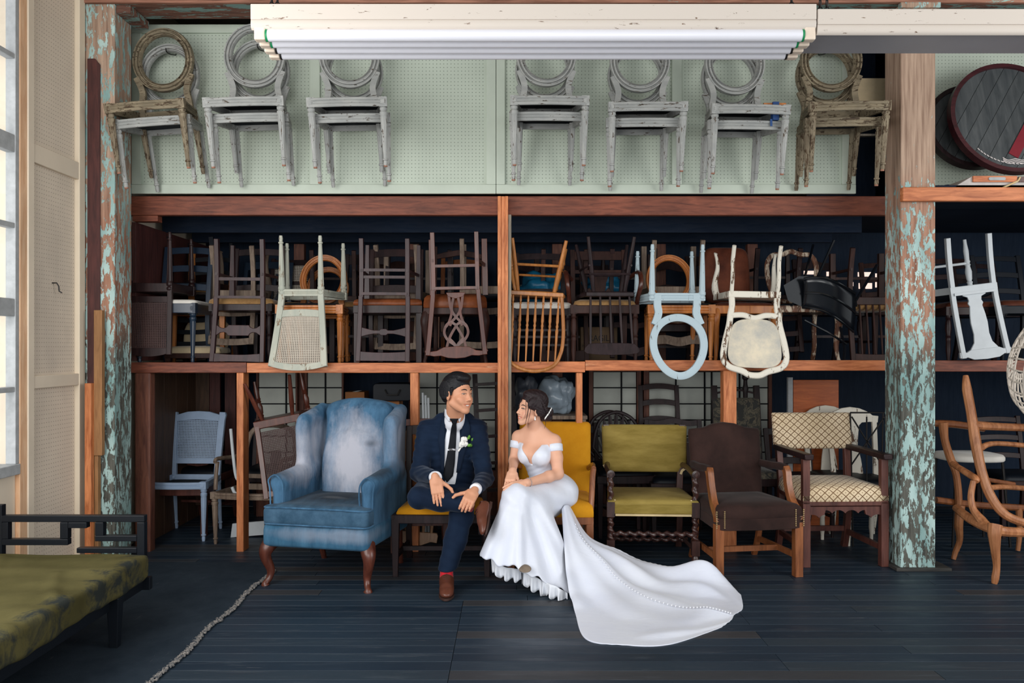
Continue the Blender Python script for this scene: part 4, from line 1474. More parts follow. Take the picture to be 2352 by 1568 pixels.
# bay 6: honey windsor chair upside down right of the central post
l, r = inv(1236, 6.16, 560, 3, 0)
chair('windsor_chair', 'honey oak windsor chair upside down with turned spindles, right of the central post', l, r, M['windsor'], wf=0.44, wb=0.39, d=0.42, h=0.40, L=0.54, wt=0.40, rake=0.12, legs='fat', rear='fat' if False else 'round', seat='board', apron=0.03, stile=None,
      stretch=(('front', 0.22, (0.009, 0.009), 8), ('rear', 0.18, (0.010, 0.010), 8)),
      back=[('spindles', [-0.165, -0.11, -0.055, 0, 0.055, 0.11, 0.165], [-0.155, -0.105, -0.052, 0, 0.052, 0.105, 0.155], 0.0, 0.48, SPINDLE),
            ('line', [(-0.185, 0.0), (-0.20, 0.14), (-0.208, 0.28), (-0.195, 0.40), (-0.14, 0.50), (0, 0.54), (0.14, 0.50), (0.195, 0.40), (0.208, 0.28), (0.20, 0.14), (0.185, 0.0)], (0.013, 0.010), 'back_hoop', 10)])
l, r = up(1242, 6.3, ZS, 0)
chair('ladder_back_chair', 'dark ladder-back chair with striped cloth seat behind the windsor spindles', l, r, M['blackbrown'], wf=0.44, wb=0.40, d=0.40, h=0.40, L=0.46, seat='pad', sm=M['cushion_white'], th=0.05, apron=0.05, back=ladder(2, 0.46), legs='turned',
      stretch=(('front', 0.24, (0.03, 0.008)), ('front', 0.13, (0.025, 0.008)), ('front', 0.19, (0.008, 0.008))))

# bay 7: dark spindle chair upside down
l, r = inv(1392, 6.14, 554, 0, 2)
chair('windsor_chair', 'dark spindle-back chair upside down with a paddle-shaped crest', l, r, M['blackbrown'], wf=0.40, wb=0.34, d=0.40, h=0.42, L=0.42, wt=0.38, rake=0.10, legs='round', rear='round', seat='board', apron=0.03, stile=None,
      stretch=(('front', 0.24, (0.008, 0.008), 8), ('rear', 0.26, (0.008, 0.008), 8), ('sides', 0.2, (0.008, 0.008), 8)),
      back=[('spindles', [-0.14, -0.07, 0, 0.07, 0.14], [-0.15, -0.075, 0, 0.075, 0.15], 0.0, 0.35, 0.008),
            ('board', [(0.001, 0.335), (0.12, 0.337), (0.165, 0.342), (0.192, 0.37), (0.196, 0.395), (0.18, 0.41), (0.12, 0.418), (0.001, 0.422)], 'crest_rail', 0.010)])
l, r = up(1382, 6.25, ZS, 0)


def loop_arms(t, B, xf, yf):
    for s in (-1, 1):
        MB().sweep(catmull([B(s * 0.21, 0.22), (s * 0.27, 0.05, 0.68), (s * 0.275, -0.10, 0.66), (s * 0.27, -0.17, 0.58), (s * 0.255, -0.12, 0.48), (s * 0.25, -0.08, 0.42)], 6), (0.017, 0.017), 10).obj('arm', M['mahogany'], t)


chair('armchair', 'mahogany armchair with looped arms and cream seat, holding the dark spindle chair', l, r, M['mahogany_dull'], wf=0.50, wb=0.44, d=0.42, h=0.42, L=0.46, legs='turned', seat='slip', sm=M['cushion_tan'], th=0.05, apron=0.06, arms=loop_arms,
      back=[('rail', 0.38, 0.45, 0.0, 0.0, 'crest_rail'), ('rail', 0.27, 0.30, 0, 0, 'back_rail'), ('board', [(0.001, 0.05), (0.06, 0.05), (0.05, 0.08), (0.10, 0.13), (0.075, 0.16), (0.05, 0.13), (0.06, 0.2), (0.08, 0.26), (0.001, 0.26)], 'splat', 0.008)])
t = thing('cardboard_box', 'brown cardboard box printed FRAGILE behind the dark spindle chair', 'box', (WX(1376, 6.75), 6.75, ZS))
MB().bx(-0.15, 0.15, 0, 0.25, 0, 0.28).obj('carton', plain('brown_carton', C(112, 92, 72), 0.8, 0.2), t, 0, 0.003)
for k, (body, z, sz) in enumerate((('FRAGILE', 0.165, 0.072), ('HANDLE WITH CARE', 0.115, 0.034))):
    cu = bpy.data.curves.new('print', 'FONT')
    cu.body, cu.size, cu.align_x, cu.extrude = body, sz, 'CENTER', 0.0006
    cu.materials.append(M['nearblack'])
    tmp = bpy.data.objects.new('print', cu)
    COL.objects.link(tmp)
    bpy.context.view_layer.update()
    me = bpy.data.meshes.new_from_object(tmp.evaluated_get(bpy.context.evaluated_depsgraph_get()))
    bpy.data.objects.remove(tmp)
    o = bpy.data.objects.new('print', me)
    COL.objects.link(o)
    o.parent, o.location, o.rotation_euler = t, (0, -0.0015, z), (PI / 2, 0, 0)
    o.scale = (0.85, 1, 1)

# bay 8: pale blue oval chair upside down
l, r = inv(1540, 6.10, 570, 0, 2)
chair('oval_back_chair', 'pale blue oval-back chair upside down, hanging in front of the shelf edge', l, r, M['paleblue'], wf=0.47, wb=0.40, d=0.44, h=0.40, L=0.56, wt=0.40, rake=0.10, legs='louis', rear='louis', seat=None, splay=0.02, apron=0.056, stile=None, ridged=True, bow=0.04,
      back=[('oval', 0.325, 0.205, 0.232, 0.026, 0.014, -0.12, 1), ('bars', [[(0.14, -0.04), (0.142, 0.03), (0.136, 0.09), (0.165, 0.17)]], (0.026, 0.013), 'back_support')])
l, r = inv(1545, 6.72, 560, 0)
chair('side_chair', 'black chair upside down behind the amber oval ring', l, r, M['taupe'], wf=0.46, wb=0.42, d=0.40, h=0.42, L=0.44, legs='straight', seat='slip', sm=M['nearblack'], back=[('wave', 0.33, 0.40, 0.012, 'crest_rail'), ('wave', 0.16, 0.22, 0.012, 'back_rail')])
l, r = up(1545, 6.85, ZS, 0)
chair('ladder_back_chair', 'black wavy-railed chair standing behind the amber oval ring', l, r, M['darkwalnut'], wf=0.46, wb=0.42, d=0.40, h=0.30, L=0.56, seat='slip', sm=M['rust'], back=[('wave', 0.47, 0.54, 0.014, 'crest_rail'), ('wave', 0.30, 0.34, 0.012, 'back_rail')],
      stretch=(('front', 0.12, (0.01, 0.01)),))

# bay 9: white french chair upside down over a brown upholstered one
l, r = inv(1724, 6.08, 575, 1.6, -6)
chair('french_chair', 'distressed white french chair upside down with a pale brocade back', l, r, M['white_dis'], wf=0.46, wb=0.36, d=0.44, h=0.36, L=0.56, wt=0.42, rake=0.11, legs='cabriole', rear='cabriole', seat=None, splay=0.05, apron=0.045, bow=0.03, stile=None, ls=0.8,
      back=[('line', [(-0.16, -0.03), (-0.155, 0.06), (-0.165, 0.12), (-0.175, 0.2), (-0.205, 0.33), (-0.215, 0.43), (-0.18, 0.49), (-0.09, 0.52), (-0.04, 0.545), (0, 0.55), (0.04, 0.545), (0.09, 0.52), (0.18, 0.49), (0.215, 0.43), (0.205, 0.33), (0.175, 0.2), (0.165, 0.12), (0.155, 0.06), (0.16, -0.03)], (0.022, 0.013), 'back_frame', 8),
            ('line', [(-0.16, 0.13), (-0.08, 0.125), (0, 0.145), (0.08, 0.125), (0.16, 0.13)], (0.02, 0.012), 'back_rail', 8),
            ('pad', [(0.185 * a, 0.325 + 0.172 * b) for a, b in [(x * (1 + 0.10 * z), z) for x, z in oval(0.97, 1.0, 0, 0, 40, 3.6)]], 0.016, M['brocade'])])
l, r = up(1690, 6.3, ZS, 3)
chair('upholstered_chair', 'brown upholstered chair with nail-trimmed tall back under the white french chair', l, r, M['amber'], wf=0.46, wb=0.40, d=0.44, h=0.42, L=0.48, rake=0.07, legs='cabriole', rear='splay', seat='slip', sm=M['rust'], th=0.03, apron=0.06, stile=None,
      back=[('pad', [(0.185 * a, 0.26 + 0.225 * b) for a, b in oval(1, 1, 0, 0, 40, 5.5)], 0.035, M['rust'])])

# bay 10: rubbed white french chair and black metal chair
l, r = up(1838, 6.3, ZS, -4)
chair('french_chair', 'rubbed white and brown french chair with an empty arched back', l, r, M['white_brown'], wf=0.46, wb=0.38, d=0.44, h=0.42, L=0.50, wt=0.40, rake=0.07, legs='cabriole', rear='cabriole', seat='slip', sm=M['nearblack'], th=0.02, apron=0.05, stile=None, bow=0.04,
      back=[('line', [(-0.15, -0.03), (-0.145, 0.08), (-0.18, 0.2), (-0.19, 0.34), (-0.15, 0.42), (-0.07, 0.43), (0, 0.455), (0.07, 0.43), (0.15, 0.42), (0.19, 0.34), (0.18, 0.2), (0.145, 0.08), (0.15, -0.03)], (0.02, 0.014), 'back_frame', 8),
            ('line', [(-0.15, 0.07), (0, 0.05), (0.15, 0.07)], (0.016, 0.011), 'back_rail', 8)])
# glossy black chair lying on its side
M['gloss'] = plain('glossy_black_lacquer', C(14, 17, 22), 0.16, 0.6, var=0.05)
M['gloss_mesh'] = plain('glossy_black_mesh', C(20, 24, 30), 0.25, 0.6, var=0.05)
t = thing('metal_chair', 'glossy black metal chair lying tilted on the shelf with its thin legs in the air', 'chair', (WX(1895, 6.0), 6.0, 1.345))
PN = lambda x, y, D: W(x, y, D) - t.location
ba = MB()
rows = []
for k in range(7):
    u = k / 6
    row = []
    for j in range(13):
        w_ = j / 12
        px = 1846 + 118 * w_ + 6 * u - 10 * u * u
        py = 640 + 34 * w_ ** 1.3 - 12 * math.sin(PI * w_) + 66 * u + 22 * w_ * u
        row.append(PN(px, py, 5.96 - 0.07 * math.sin(PI * w_) + 0.06 * u))
    rows.append(row)
ba.grid(rows)
ba.obj('curved_back', M['gloss_mesh'], t, 60, solid=0.008)
for u0 in (0, 3, 6):
    MB().sweep([p + Vector((0, -0.006, 0)) for p in rows[u0]], 0.009, 8).obj('back_rib', M['gloss'], t)
sb = MB()
seat_px = [(1800, 655), (1835, 634), (1900, 636), (1965, 672), (1970, 705), (1900, 690), (1846, 706), (1810, 690)]
sb.loft([(a, b) for a, b in seat_px], [(1, 6.02), (1, 6.05), (0.9, 6.12), (0.8, 6.30)], lambda a, b, D: PN(a, b, D), 1885, 670)
sb.obj('seat', M['gloss'], t, 50)
for a, b in (((1846, 645, 6.05), (1868, 562, 6.2)), ((1876, 640, 6.0), (1916, 551, 5.93)), ((1830, 690, 6.05), (1800, 720, 6.1)), ((1966, 690, 5.97), (2015, 607, 5.9))):
    MB().sweep([PN(*a), PN(*b)], (0.010, 0.010), 6).obj('leg', M['gloss'], t)
MB().sweep([PN(1930, 750, 6.0), PN(1940, 800, 6.03), W(1938, 826, 6.03) - t.location], 0.010, 6).obj('leg', M['gloss'], t)
MB().sweep([PN(1848, 735, 6.0), PN(1900, 762, 5.97), PN(1945, 790, 6.0)], 0.008, 6).obj('arm_rod', M['gloss'], t)

# dim chairs at the back of the shelf
dim = [(345, 6.95, 'side_chair', 'dark chair at the back of the shelf corner by the left end panel', 1, 'darkwalnut'),
       (770, 7.0, 'side_chair', 'plum chair at the back of the shelf behind the amber oval chairs', 0, 'mahogany_dull'),
       (830, 6.65, 'side_chair', 'dark chair standing back between the amber and bow-tie chairs', 1, 'blackbrown'),
       (985, 6.9, 'side_chair', 'dark ladder chair at the back left of the pierced-splat chair', 0, 'blackbrown'),
       (1195, 6.95, 'side_chair', 'dark chair with pale seat at the back beside the central post', 1, 'darkwalnut'),
       (1290, 6.8, 'side_chair', 'plum ladder chair at the back between windsor and dark spindle chairs', 0, 'mahogany_dull'),
       (1345, 7.0, 'side_chair', 'dark chair at the very back behind the looped-arm chair', 1, 'blackbrown'),
       (1445, 6.75, 'side_chair', 'dark upside-down chair at the back left of the pale blue chair', 0, 'darkwalnut'),
       (1640, 6.8, 'side_chair', 'dark chair at the back left of the brown upholstered chair', 1, 'blackbrown'),
       (1770, 6.85, 'side_chair', 'dark upside-down chair at the back right of the white french chair', 0, 'darkwalnut'),
       (1900, 6.8, 'side_chair', 'dark chair at the back behind the glossy black metal chair', 1, 'blackbrown'),
       (1985, 6.5, 'side_chair', 'mahogany upside-down chair beside the right post, behind black metal legs', 0, 'mahogany_dull'),
       (2050, 6.75, 'side_chair', 'mahogany chair hidden half behind the right post', 1, 'mahogany_dull')]
for i, (px, D, nm, lab, upr, mm) in enumerate(dim):
    L = 0.40 + 0.03 * (i % 3)
    bk = [ladder(3, L, 0.04), [('wave', L * 0.8, L * 0.95, 0.012, 'crest_rail'), ('wave', L * 0.35, L * 0.45, 0.010, 'back_rail')],
          [('rail', L * 0.8, L * 0.97, 0.015, 0.01, 'crest_rail'), ('spindles', [-0.1, -0.05, 0, 0.05, 0.1], [-0.1, -0.05, 0, 0.05, 0.1], 0.0, L * 0.82, 0.007)]][i % 3]
    l, r = up(px, D, ZS, (i * 37) % 17 - 8) if upr else inv(px, D, 575 + (i * 7) % 15, 0, (i * 29) % 15 - 7)
    chair(nm, lab, l, r, M[mm], wf=0.43, wb=0.38, d=0.38, h=0.43, L=L, legs=['taper', 'turned', 'straight'][i % 3], seat='slip', sm=M[['rust', 'nearblack', 'cushion_tan'][i % 3]], back=bk, stretch=(('front', 0.2, (0.008, 0.01)), ('sides', 0.16, (0.008, 0.01))))

# other things among the shelf chairs
def bundle(name, lab, cat, x, D, z, sx, sy, sz, mat, seed=0):
    t = thing(name, lab, cat, (WX(x, D), D, z))
    rnd = random.Random(seed)
    bm = bmesh.new()
    bmesh.ops.create_icosphere(bm, subdivisions=4, radius=1)
    ph = [rnd.uniform(0, 6) for _ in range(6)]
    for v in bm.verts:
        c = v.co
        n = 1 + 0.10 * math.sin(5 * c.x + ph[0] + 3 * c.z) + 0.08 * math.sin(7 * c.z + ph[1] + 4 * c.y) + 0.05 * math.sin(13 * c.x + 9 * c.y + ph[2]) + 0.04 * math.sin(17 * c.z + ph[3] - 8 * c.x)
        v.co = Vector((c.x * sx, c.y * sy, max(c.z, -0.85) * sz)) * n
        v.co.z = max(v.co.z, -0.8 * sz) + 0.8 * sz
    me = bpy.data.meshes.new('folds')
    bm.to_mesh(me)
    bm.free()
    me.polygons.foreach_set('use_smooth', [True] * len(me.polygons))
    me.materials.append(mat)
    o = bpy.data.objects.new('folds', me)
    COL.objects.link(o)
    o.parent = t
    return t


bundle('blue_sheet_bundle', 'bundle of bright blue sheeting on the chairs right of the central post', 'bundle', 1245, 6.75, 1.80, 0.20, 0.16, 0.15, M['bluevinyl'], 3)
bundle('blue_sheet_bundle', 'bundle of bright blue sheeting behind the dark spindle chair legs', 'bundle', 1385, 6.85, 1.83, 0.17, 0.14, 0.13, M['bluevinyl'], 5)
for k in range(9):
    b = MB().bx(-0.012, 0.012, 0, 0.15, 0, 0.17 + 0.015 * ((k * 7) % 3)).obj('book', M['cream_pad'] if k % 3 else M['cushion_white'], None, 0, 0.002, loc=(WX(1200, 6.95) - 0.03 + k * 0.026, 6.95, 1.80))
    tag(b, ['first', 'second', 'third', 'fourth', 'fifth', 'sixth', 'seventh', 'eighth', 'ninth'][k] + ' pale book from the central post in the upright row on the shelf', 'book', 'pale books at the back of the shelf')
# daylight chinks in the back wall
M['daylight'] = NT('daylight_pane').m
bs = M['daylight'].node_tree.nodes['Principled BSDF']
bs.inputs['Emission Color'].default_value = (1.0, 0.72, 0.60, 1)
bs.inputs['Emission Strength'].default_value = 0.9
w2 = struct(thing('window_2', 'small back window glowing with daylight', 'window', (0, 0, 0)))
del w2['category'], w2['label']
for x0, x1, y0, y1 in ((1846, 1876, 622, 630), (1970, 2000, 625, 635), (1972, 2002, 650, 663), (2010, 2013, 628, 660), (1956, 1959, 648, 657), (1898, 1912, 624, 634)):
    D = 7.6
    MB().bx(WX(x0, D), WX(x1, D), D - 0.01, D, WZ(y1, D), WZ(y0, D)).obj('pane', M['daylight'], w2, 0)
# ---------------------------------------------------------------- wing chair
def worn_velvet(name, spots, blue1, blue2, pale, dark=None, streak=(1, 1, 0.25)):
    """blue velvet rubbed pale around given places of the chair"""
    t = NT(name)
    v = t.coords(streak, False)
    n = t.noise(v, 16, 8, 0.72)
    nb = t.noise(t.coords((1, 1, 1), False), 4.5, 5, 0.6)
    col = t.ramp(t.noise(v, 11, 6, 0.65), [(0.3, blue1), (0.7, blue2)])
    tc = t.n('TexCoord')
    for (c, r, amount, tone) in spots:
        d = t.n('VectorMath', operation='SUBTRACT')
        t.l(tc.outputs['Object'], d.inputs[0])
        d.inputs[1].default_value = c
        s = t.n('VectorMath', operation='DIVIDE')
        t.l(d.outputs[0], s.inputs[0])
        s.inputs[1].default_value = r
        ln = t.n('VectorMath', operation='LENGTH')
        t.l(s.outputs[0], ln.inputs[0])
        a = t.n('Math', operation='MULTIPLY_ADD', i_1=0.9)
        t.l(n, a.inputs[0])
        t.l(ln.outputs['Value'], a.inputs[2])
        b = t.n('Math', operation='MULTIPLY_ADD', i_1=0.9)
        t.l(nb, b.inputs[0])
        t.l(a.outputs[0], b.inputs[2])
        hf = t.n('Math', operation='MULTIPLY', i_1=0.5)
        t.l(b.outputs[0], hf.inputs[0])
        m = t.ramp(hf.outputs[0], [(0.62, (amount,) * 3 + (1,)), (1.0, (0, 0, 0, 1))])
        col = t.mix(m, col, pale if tone == 'p' else dark)
    t.bump(t.noise(t.coords((1, 1, 0.3)), 160, 3), 0.25, 0.002)
    return t.fin(col, 0.85, 0.12, 0.06, (0.8, 0.9, 1, 1))


BL1, BL2, PALE, DK = C(44, 74, 100), C(80, 120, 152), C(190, 190, 200), C(44, 52, 62)
wv_frame = worn_velvet('blue_velvet_frame', [((-0.31, 0.16, 0.80), (0.10, 0.26, 0.24), 0.75, 'p'), ((-0.30, -0.05, 0.66), (0.14, 0.22, 0.12), 0.6, 'p'), ((0.31, 0.2, 0.85), (0.1, 0.2, 0.25), 0.45, 'p'), ((-0.30, -0.22, 0.68), (0.10, 0.10, 0.07), 0.5, 'd'), ((0.32, -0.1, 0.69), (0.07, 0.25, 0.05), 0.8, 'd')], BL1, BL2, PALE, DK)
wv_back = worn_velvet('blue_velvet_back', [((0.0, 0.2, 0.72), (0.25, 0.5, 0.34), 0.88, 'p'), ((0.13, 0.2, 0.82), (0.05, 0.3, 0.03), 0.5, 'd')], BL1, BL2, PALE, DK)
wv_seat = worn_velvet('blue_velvet_seat', [((0.0, -0.02, 0.535), (0.42, 0.42, 0.10), 1.0, 'd'), ((0.03, -0.15, 0.53), (0.10, 0.03, 0.05), 0.3, 'p')], C(44, 72, 94), C(72, 102, 126), C(120, 122, 126), C(34, 42, 52), (1, 0.3, 1))
wv_apron = worn_velvet('blue_velvet_apron', [((0.1, -0.36, 0.33), (0.5, 0.3, 0.05), 0.25, 'p')], C(38, 74, 100), C(66, 108, 136), PALE, DK)
wc = thing('wing_armchair', 'worn blue velvet wing armchair on cabriole legs beside the seated man', 'armchair', (-1.105, 5.33, 0), (0, 0, R(-13)))
fr = []
for s in (-1, 1):
    fr += [(rbox((s * 0.295, 0.03, 0.46), (0.042, 0.31, 0.17), 0.04), 0.03),
           (cone((s * 0.305, -0.23, 0.615), (s * 0.298, 0.22, 0.655), 0.056, 0.05), 0.03),
           (rbox((s * 0.295, 0.20, 0.80), (0.035, 0.15, 0.20), 0.033, (0, 0, R(s * 6))), 0.05),
           (cone((s * 0.305, 0.12, 0.98), (s * 0.285, 0.33, 1.03), 0.038, 0.045), 0.05),
           (cone((s * 0.308, 0.08, 0.92), (s * 0.303, 0.10, 0.72), 0.034, 0.034), 0.05)]
fr += [(rbox((0, 0.335, 0.68), (0.30, 0.06, 0.38), 0.05, (R(-9), 0, 0)), 0.03), (ell((0, 0.385, 1.02), (0.27, 0.06, 0.085)), 0.04)]
sdf_obj('wings_and_arms', fr, (-0.45, -0.36, 0.24), (0.45, 0.52, 1.16), 0.0085, wv_frame, wc)
sdf_obj('inside_back', [(rbox((0, 0.255, 0.74), (0.225, 0.055, 0.32), 0.05, (R(-9), 0, 0)), 0.02), (ell((0, 0.315, 1.03), (0.235, 0.055, 0.085)), 0.06), (ell((0, 0.22, 0.68), (0.20, 0.055, 0.2)), 0.08)], (-0.36, 0.08, 0.36), (0.36, 0.46, 1.16), 0.0085, wv_back, wc)
sdf_obj('seat_cushion', [(rbox((0, -0.05, 0.435), (0.275, 0.31, 0.062), 0.035), 0.02), (rbox((0, -0.315, 0.432), (0.345, 0.065, 0.058), 0.035), 0.03), (ell((0, -0.08, 0.40), (0.27, 0.27, 0.122)), 0.04)], (-0.4, -0.42, 0.34), (0.4, 0.3, 0.56), 0.0075, wv_seat, wc)
sdf_obj('apron', [(rbox((0, -0.02, 0.315), (0.345, 0.345, 0.068), 0.025), 0.02), (rbox((0, -0.33, 0.30), (0.34, 0.04, 0.055), 0.02), 0.02)], (-0.4, -0.42, 0.22), (0.4, 0.4, 0.42), 0.0085, wv_apron, wc)
pip = lambda pts, r=0.006: MB().sweep(catmull(pts, 6), r, 6).obj('piping', wv_frame, wc)
pip([(-0.336, -0.26, 0.480), (-0.328, -0.364, 0.482), (-0.15, -0.376, 0.486), (0.15, -0.376, 0.486), (0.328, -0.364, 0.482), (0.336, -0.26, 0.480)])
pip([(-0.338, -0.25, 0.386), (-0.328, -0.362, 0.384), (-0.15, -0.372, 0.384), (0.15, -0.372, 0.384), (0.328, -0.362, 0.384), (0.338, -0.25, 0.386)])
for s in (-1, 1):
    pip([(s * 0.255, -0.283, 0.50), (s * 0.252, -0.286, 0.57), (s * 0.262, -0.286, 0.63), (s * 0.305, -0.288, 0.668), (s * 0.35, -0.286, 0.635), (s * 0.342, -0.284, 0.58), (s * 0.336, -0.283, 0.45)], 0.005)
    p = catmull([(s * 0.31, -0.30, 0.27), (s * 0.335, -0.335, 0.22), (s * 0.338, -0.34, 0.17), (s * 0.318, -0.315, 0.09), (s * 0.322, -0.325, 0.04), (s * 0.335, -0.345, 0.015), (s * 0.335, -0.345, 0)], 5)
    rr = np.interp(np.linspace(0, 1, len(p)), [0, 0.18, 0.35, 0.6, 0.8, 0.93, 1], [0.05, 0.043, 0.032, 0.021, 0.018, 0.027, 0.022])
    MB().sweep(p, [float(q) for q in rr], 14).obj('leg', M['mahogany'], wc)
    MB().sweep([(s * 0.29, 0.29, 0.28), (s * 0.285, 0.31, 0.1), (s * 0.28, 0.345, 0.0)], [0.024, 0.022, 0.018], 10).obj('leg', M['mahogany'], wc)

# ---------------------------------------------------------------- daybed and rug
olive = NT('worn_olive_velvet')
n1 = olive.noise(olive.coords((1, 1, 1), False), 5.5, 7, 0.68, 0.5)
tc = olive.n('TexCoord')
sp = olive.n('SeparateXYZ')
olive.l(tc.outputs['Object'], sp.inputs[0])
ed = olive.n('MapRange')
ed.inputs[1].default_value, ed.inputs[2].default_value, ed.inputs[3].default_value, ed.inputs[4].default_value = 0.12, 0.42, -0.22, 0.16
olive.l(sp.outputs[0], ed.inputs[0])
sm = olive.n('Math', operation='ADD')
olive.l(n1, sm.inputs[0])
olive.l(ed.outputs[0], sm.inputs[1])
wear = olive.ramp(sm.outputs[0], [(0.58, (0, 0, 0, 1)), (0.70, (0.9, 0.9, 0.9, 1))])
oc = olive.ramp(olive.noise(olive.coords((1, 1, 1), False), 2.6, 4), [(0.3, C(70, 66, 40)), (0.7, C(96, 90, 58))])
oc = olive.mix(wear, oc, C(38, 44, 46))
olive.bump(olive.noise(olive.coords(), 90, 4), 0.3, 0.003)
M['olive'] = olive.fin(oc, 0.95, 0.06, 0.0)
M['blackpaint'] = peel('chipped_black_paint', C(18, 22, 28), C(120, 96, 84), C(80, 60, 50), 0.17, 0.19, 'x', 14, 0.35)
db = thing('daybed', 'low black lattice-ended daybed with a worn olive velvet cushion by the window', 'daybed', (-2.30, 3.35, 0))
cu = [(rbox((0, 0, 0.318), (0.42, 0.97, 0.068), 0.03), 0.02), (cone((-0.30, 0.86, 0.37), (-0.18, 0.60, 0.372), 0.022, 0.012), 0.04), (cone((0.33, 0.2, 0.374), (0.15, 0.55, 0.372), 0.014, 0.01), 0.05), (cone((0.36, -0.2, 0.372), (0.2, -0.6, 0.372), 0.016, 0.01), 0.05),
      (lambda P: (0.005 * np.sin(9 * P[..., 1] + 5 * P[..., 0]) * np.sin(7 * P[..., 0] + 2) + 0.003 * np.sin(31 * P[..., 1] + 12 * P[..., 2])).astype(np.float32), 0, '~')]
sdf_obj('cushion', cu, (-0.48, -1.05, 0.25), (0.48, 1.05, 0.43), 0.011, M['olive'], db)
for s in (-1, 1):
    MB().bx(s * 0.35 - 0.022, s * 0.35 + 0.022, -0.96, 1.0, 0.19, 0.245).obj('side_rail', M['blackpaint'], db, 0, 0.003)
    for y in (-0.75, 0.64):
        MB().sweep([(s * 0.385, y, 0.252), (s * 0.385, y, 0)], [(0.030, 0.030), (0.019, 0.019)], 4, up=(0, 1, 0)).obj('leg', M['blackpaint'], db, 0, 0.003)
MB().bx(-0.41, 0.41, 0.965, 1.0, 0.19, 0.255).obj('end_rail', M['blackpaint'], db, 0, 0.003)
De = 4.36


def lat(x0, x1, y0, y1):
    MB().bx(WX(x0, De) + 2.30, WX(x1, De) + 2.30, De - 3.35 - 0.02, De - 3.35 + 0.02, WZ(y1, De), WZ(y0, De)).obj('lattice_bar', M['blackpaint'], db, 0, 0.003)


for q in ((-14, 9, 1158, 1330), (8, 335, 1182, 1197), (318, 335, 1197.5, 1330), (9, 23, 1197.5, 1236), (9, 160, 1236, 1250), (142, 160, 1197.5, 1235.5), (160.5, 203, 1197.5, 1211), (222, 241, 1197.5, 1228), (222, 317.5, 1228, 1241), (180, 317.5, 1256, 1268)):
    lat(*q)

rug_m = NT('dark_rug')
rn = rug_m.noise(rug_m.coords((1, 1, 1), False), 3, 7, 0.7)
rc = rug_m.ramp(rn, [(0.3, C(30, 40, 50)), (0.75, C(50, 60, 70))])
sc_ = rug_m.ramp(rug_m.noise(rug_m.coords((1.0, 0.2, 1), False, (0, 0, 0.6)), 26, 5, 0.8), [(0.66, (0, 0, 0, 1)), (0.70, (0.5, 0.5, 0.5, 1))])
rc = rug_m.mix(sc_, rc, C(84, 84, 88))
rug_m.bump(rug_m.noise(rug_m.coords(), 150, 3), 0.4, 0.003)
M['rug'] = rug_m.fin(rc, 0.95, 0.1)
rg = thing('rug', 'dark grey rug with a frayed pale edge on the floor by the daybed', 'rug', (-1.6, 4.4, 0))
edge = []
rnd = random.Random(4)
for k in range(80):
    y = -1.5 + 2.55 * k / 79
    edge.append((0.045 + 0.010 * math.sin(9 * y) + rnd.uniform(-0.006, 0.006) - (0.05 * max(0, (y - 0.95) / 0.1) ** 2), y))
out = [(-0.95, -1.5)] + edge + [(-0.05, 1.16), (-0.95, 1.18)]
MB().prism(out, 0.0, 0.012, lambda a, b, t: (a, b, t)).obj('pile', M['rug'], rg, 0, fix=True)
fr_m = fabric('frayed_pale_edge', C(62, 66, 72), C(140, 134, 128), 60, 200)
fz = MB()
for k in range(len(edge) * 3):
    i = k / 3
    a = edge[min(int(i), len(edge) - 1)]
    b = edge[min(int(i) + 1, len(edge) - 1)]
    u = i - int(i)
    x, y = a[0] + (b[0] - a[0]) * u, a[1] + (b[1] - a[1]) * u
    for q in range(9):
        dx = rnd.uniform(-0.045, 0.010)
        r_ = rnd.uniform(0.004, 0.008)
        fz.tube((x + dx, y - r_, 0.012 - 0.3 * abs(dx)), (x + dx + rnd.uniform(-0.01, 0.012), y + r_, 0.013 - 0.3 * abs(dx)), lambda t, an: r_ * (0.4 + 0.6 * math.sin(PI * t)), 2, 5)
stuff(fz.obj('frayed_edge', fr_m, rg))

# ---------------------------------------------------------------- lower row, left
l, r = up(425, 6.42, 0, -2)
chair('cane_chair', 'powder-blue chair with a cane back and torn seat at the left end below the shelf', l, r, M['skyblue'], wf=0.50, wb=0.40, d=0.42, h=0.445, L=0.49, wt=0.44, rake=0.07, legs='louis', rear='louis', apron=0.05, ridged=True, bow=0.03, seat=None, stile=(0.024, 0.016),
      back=[('rail', 0.085, 0.125, 0, 0, 'back_rail'), ('cane', 0.115, 0.46, 0.165, 0.175, M['cane_blue'], 0.0125), ('board', [(0.001, 0.435), (0.17, 0.42), (0.175, 0.41), (0.215, 0.41), (0.225, 0.475), (0.20, 0.468), (0.17, 0.472), (0.09, 0.495), (0.001, 0.50)], 'crest_rail', 0.015)])
l, r = up(430, 6.58, 0, -2)
chair('side_chair', 'red-brown chair whose seat frame sits beneath the powder-blue cane chair', l, r, M['redoak'], wf=0.46, wb=0.38, d=0.38, h=0.385, L=0.28, legs='straight', apron=0.07, seat='slip', sm=M['seat_under'], th=0.02, back=[('board', [(0.001, 0.10), (0.08, 0.11), (0.14, 0.16), (0.16, 0.16), (0.16, 0.21), (0.001, 0.17)], 'splat', 0.008), ('rail', 0.21, 0.26, 0.01, 0.0, 'crest_rail')])
l, r = up(590, 6.30, 0, -8)


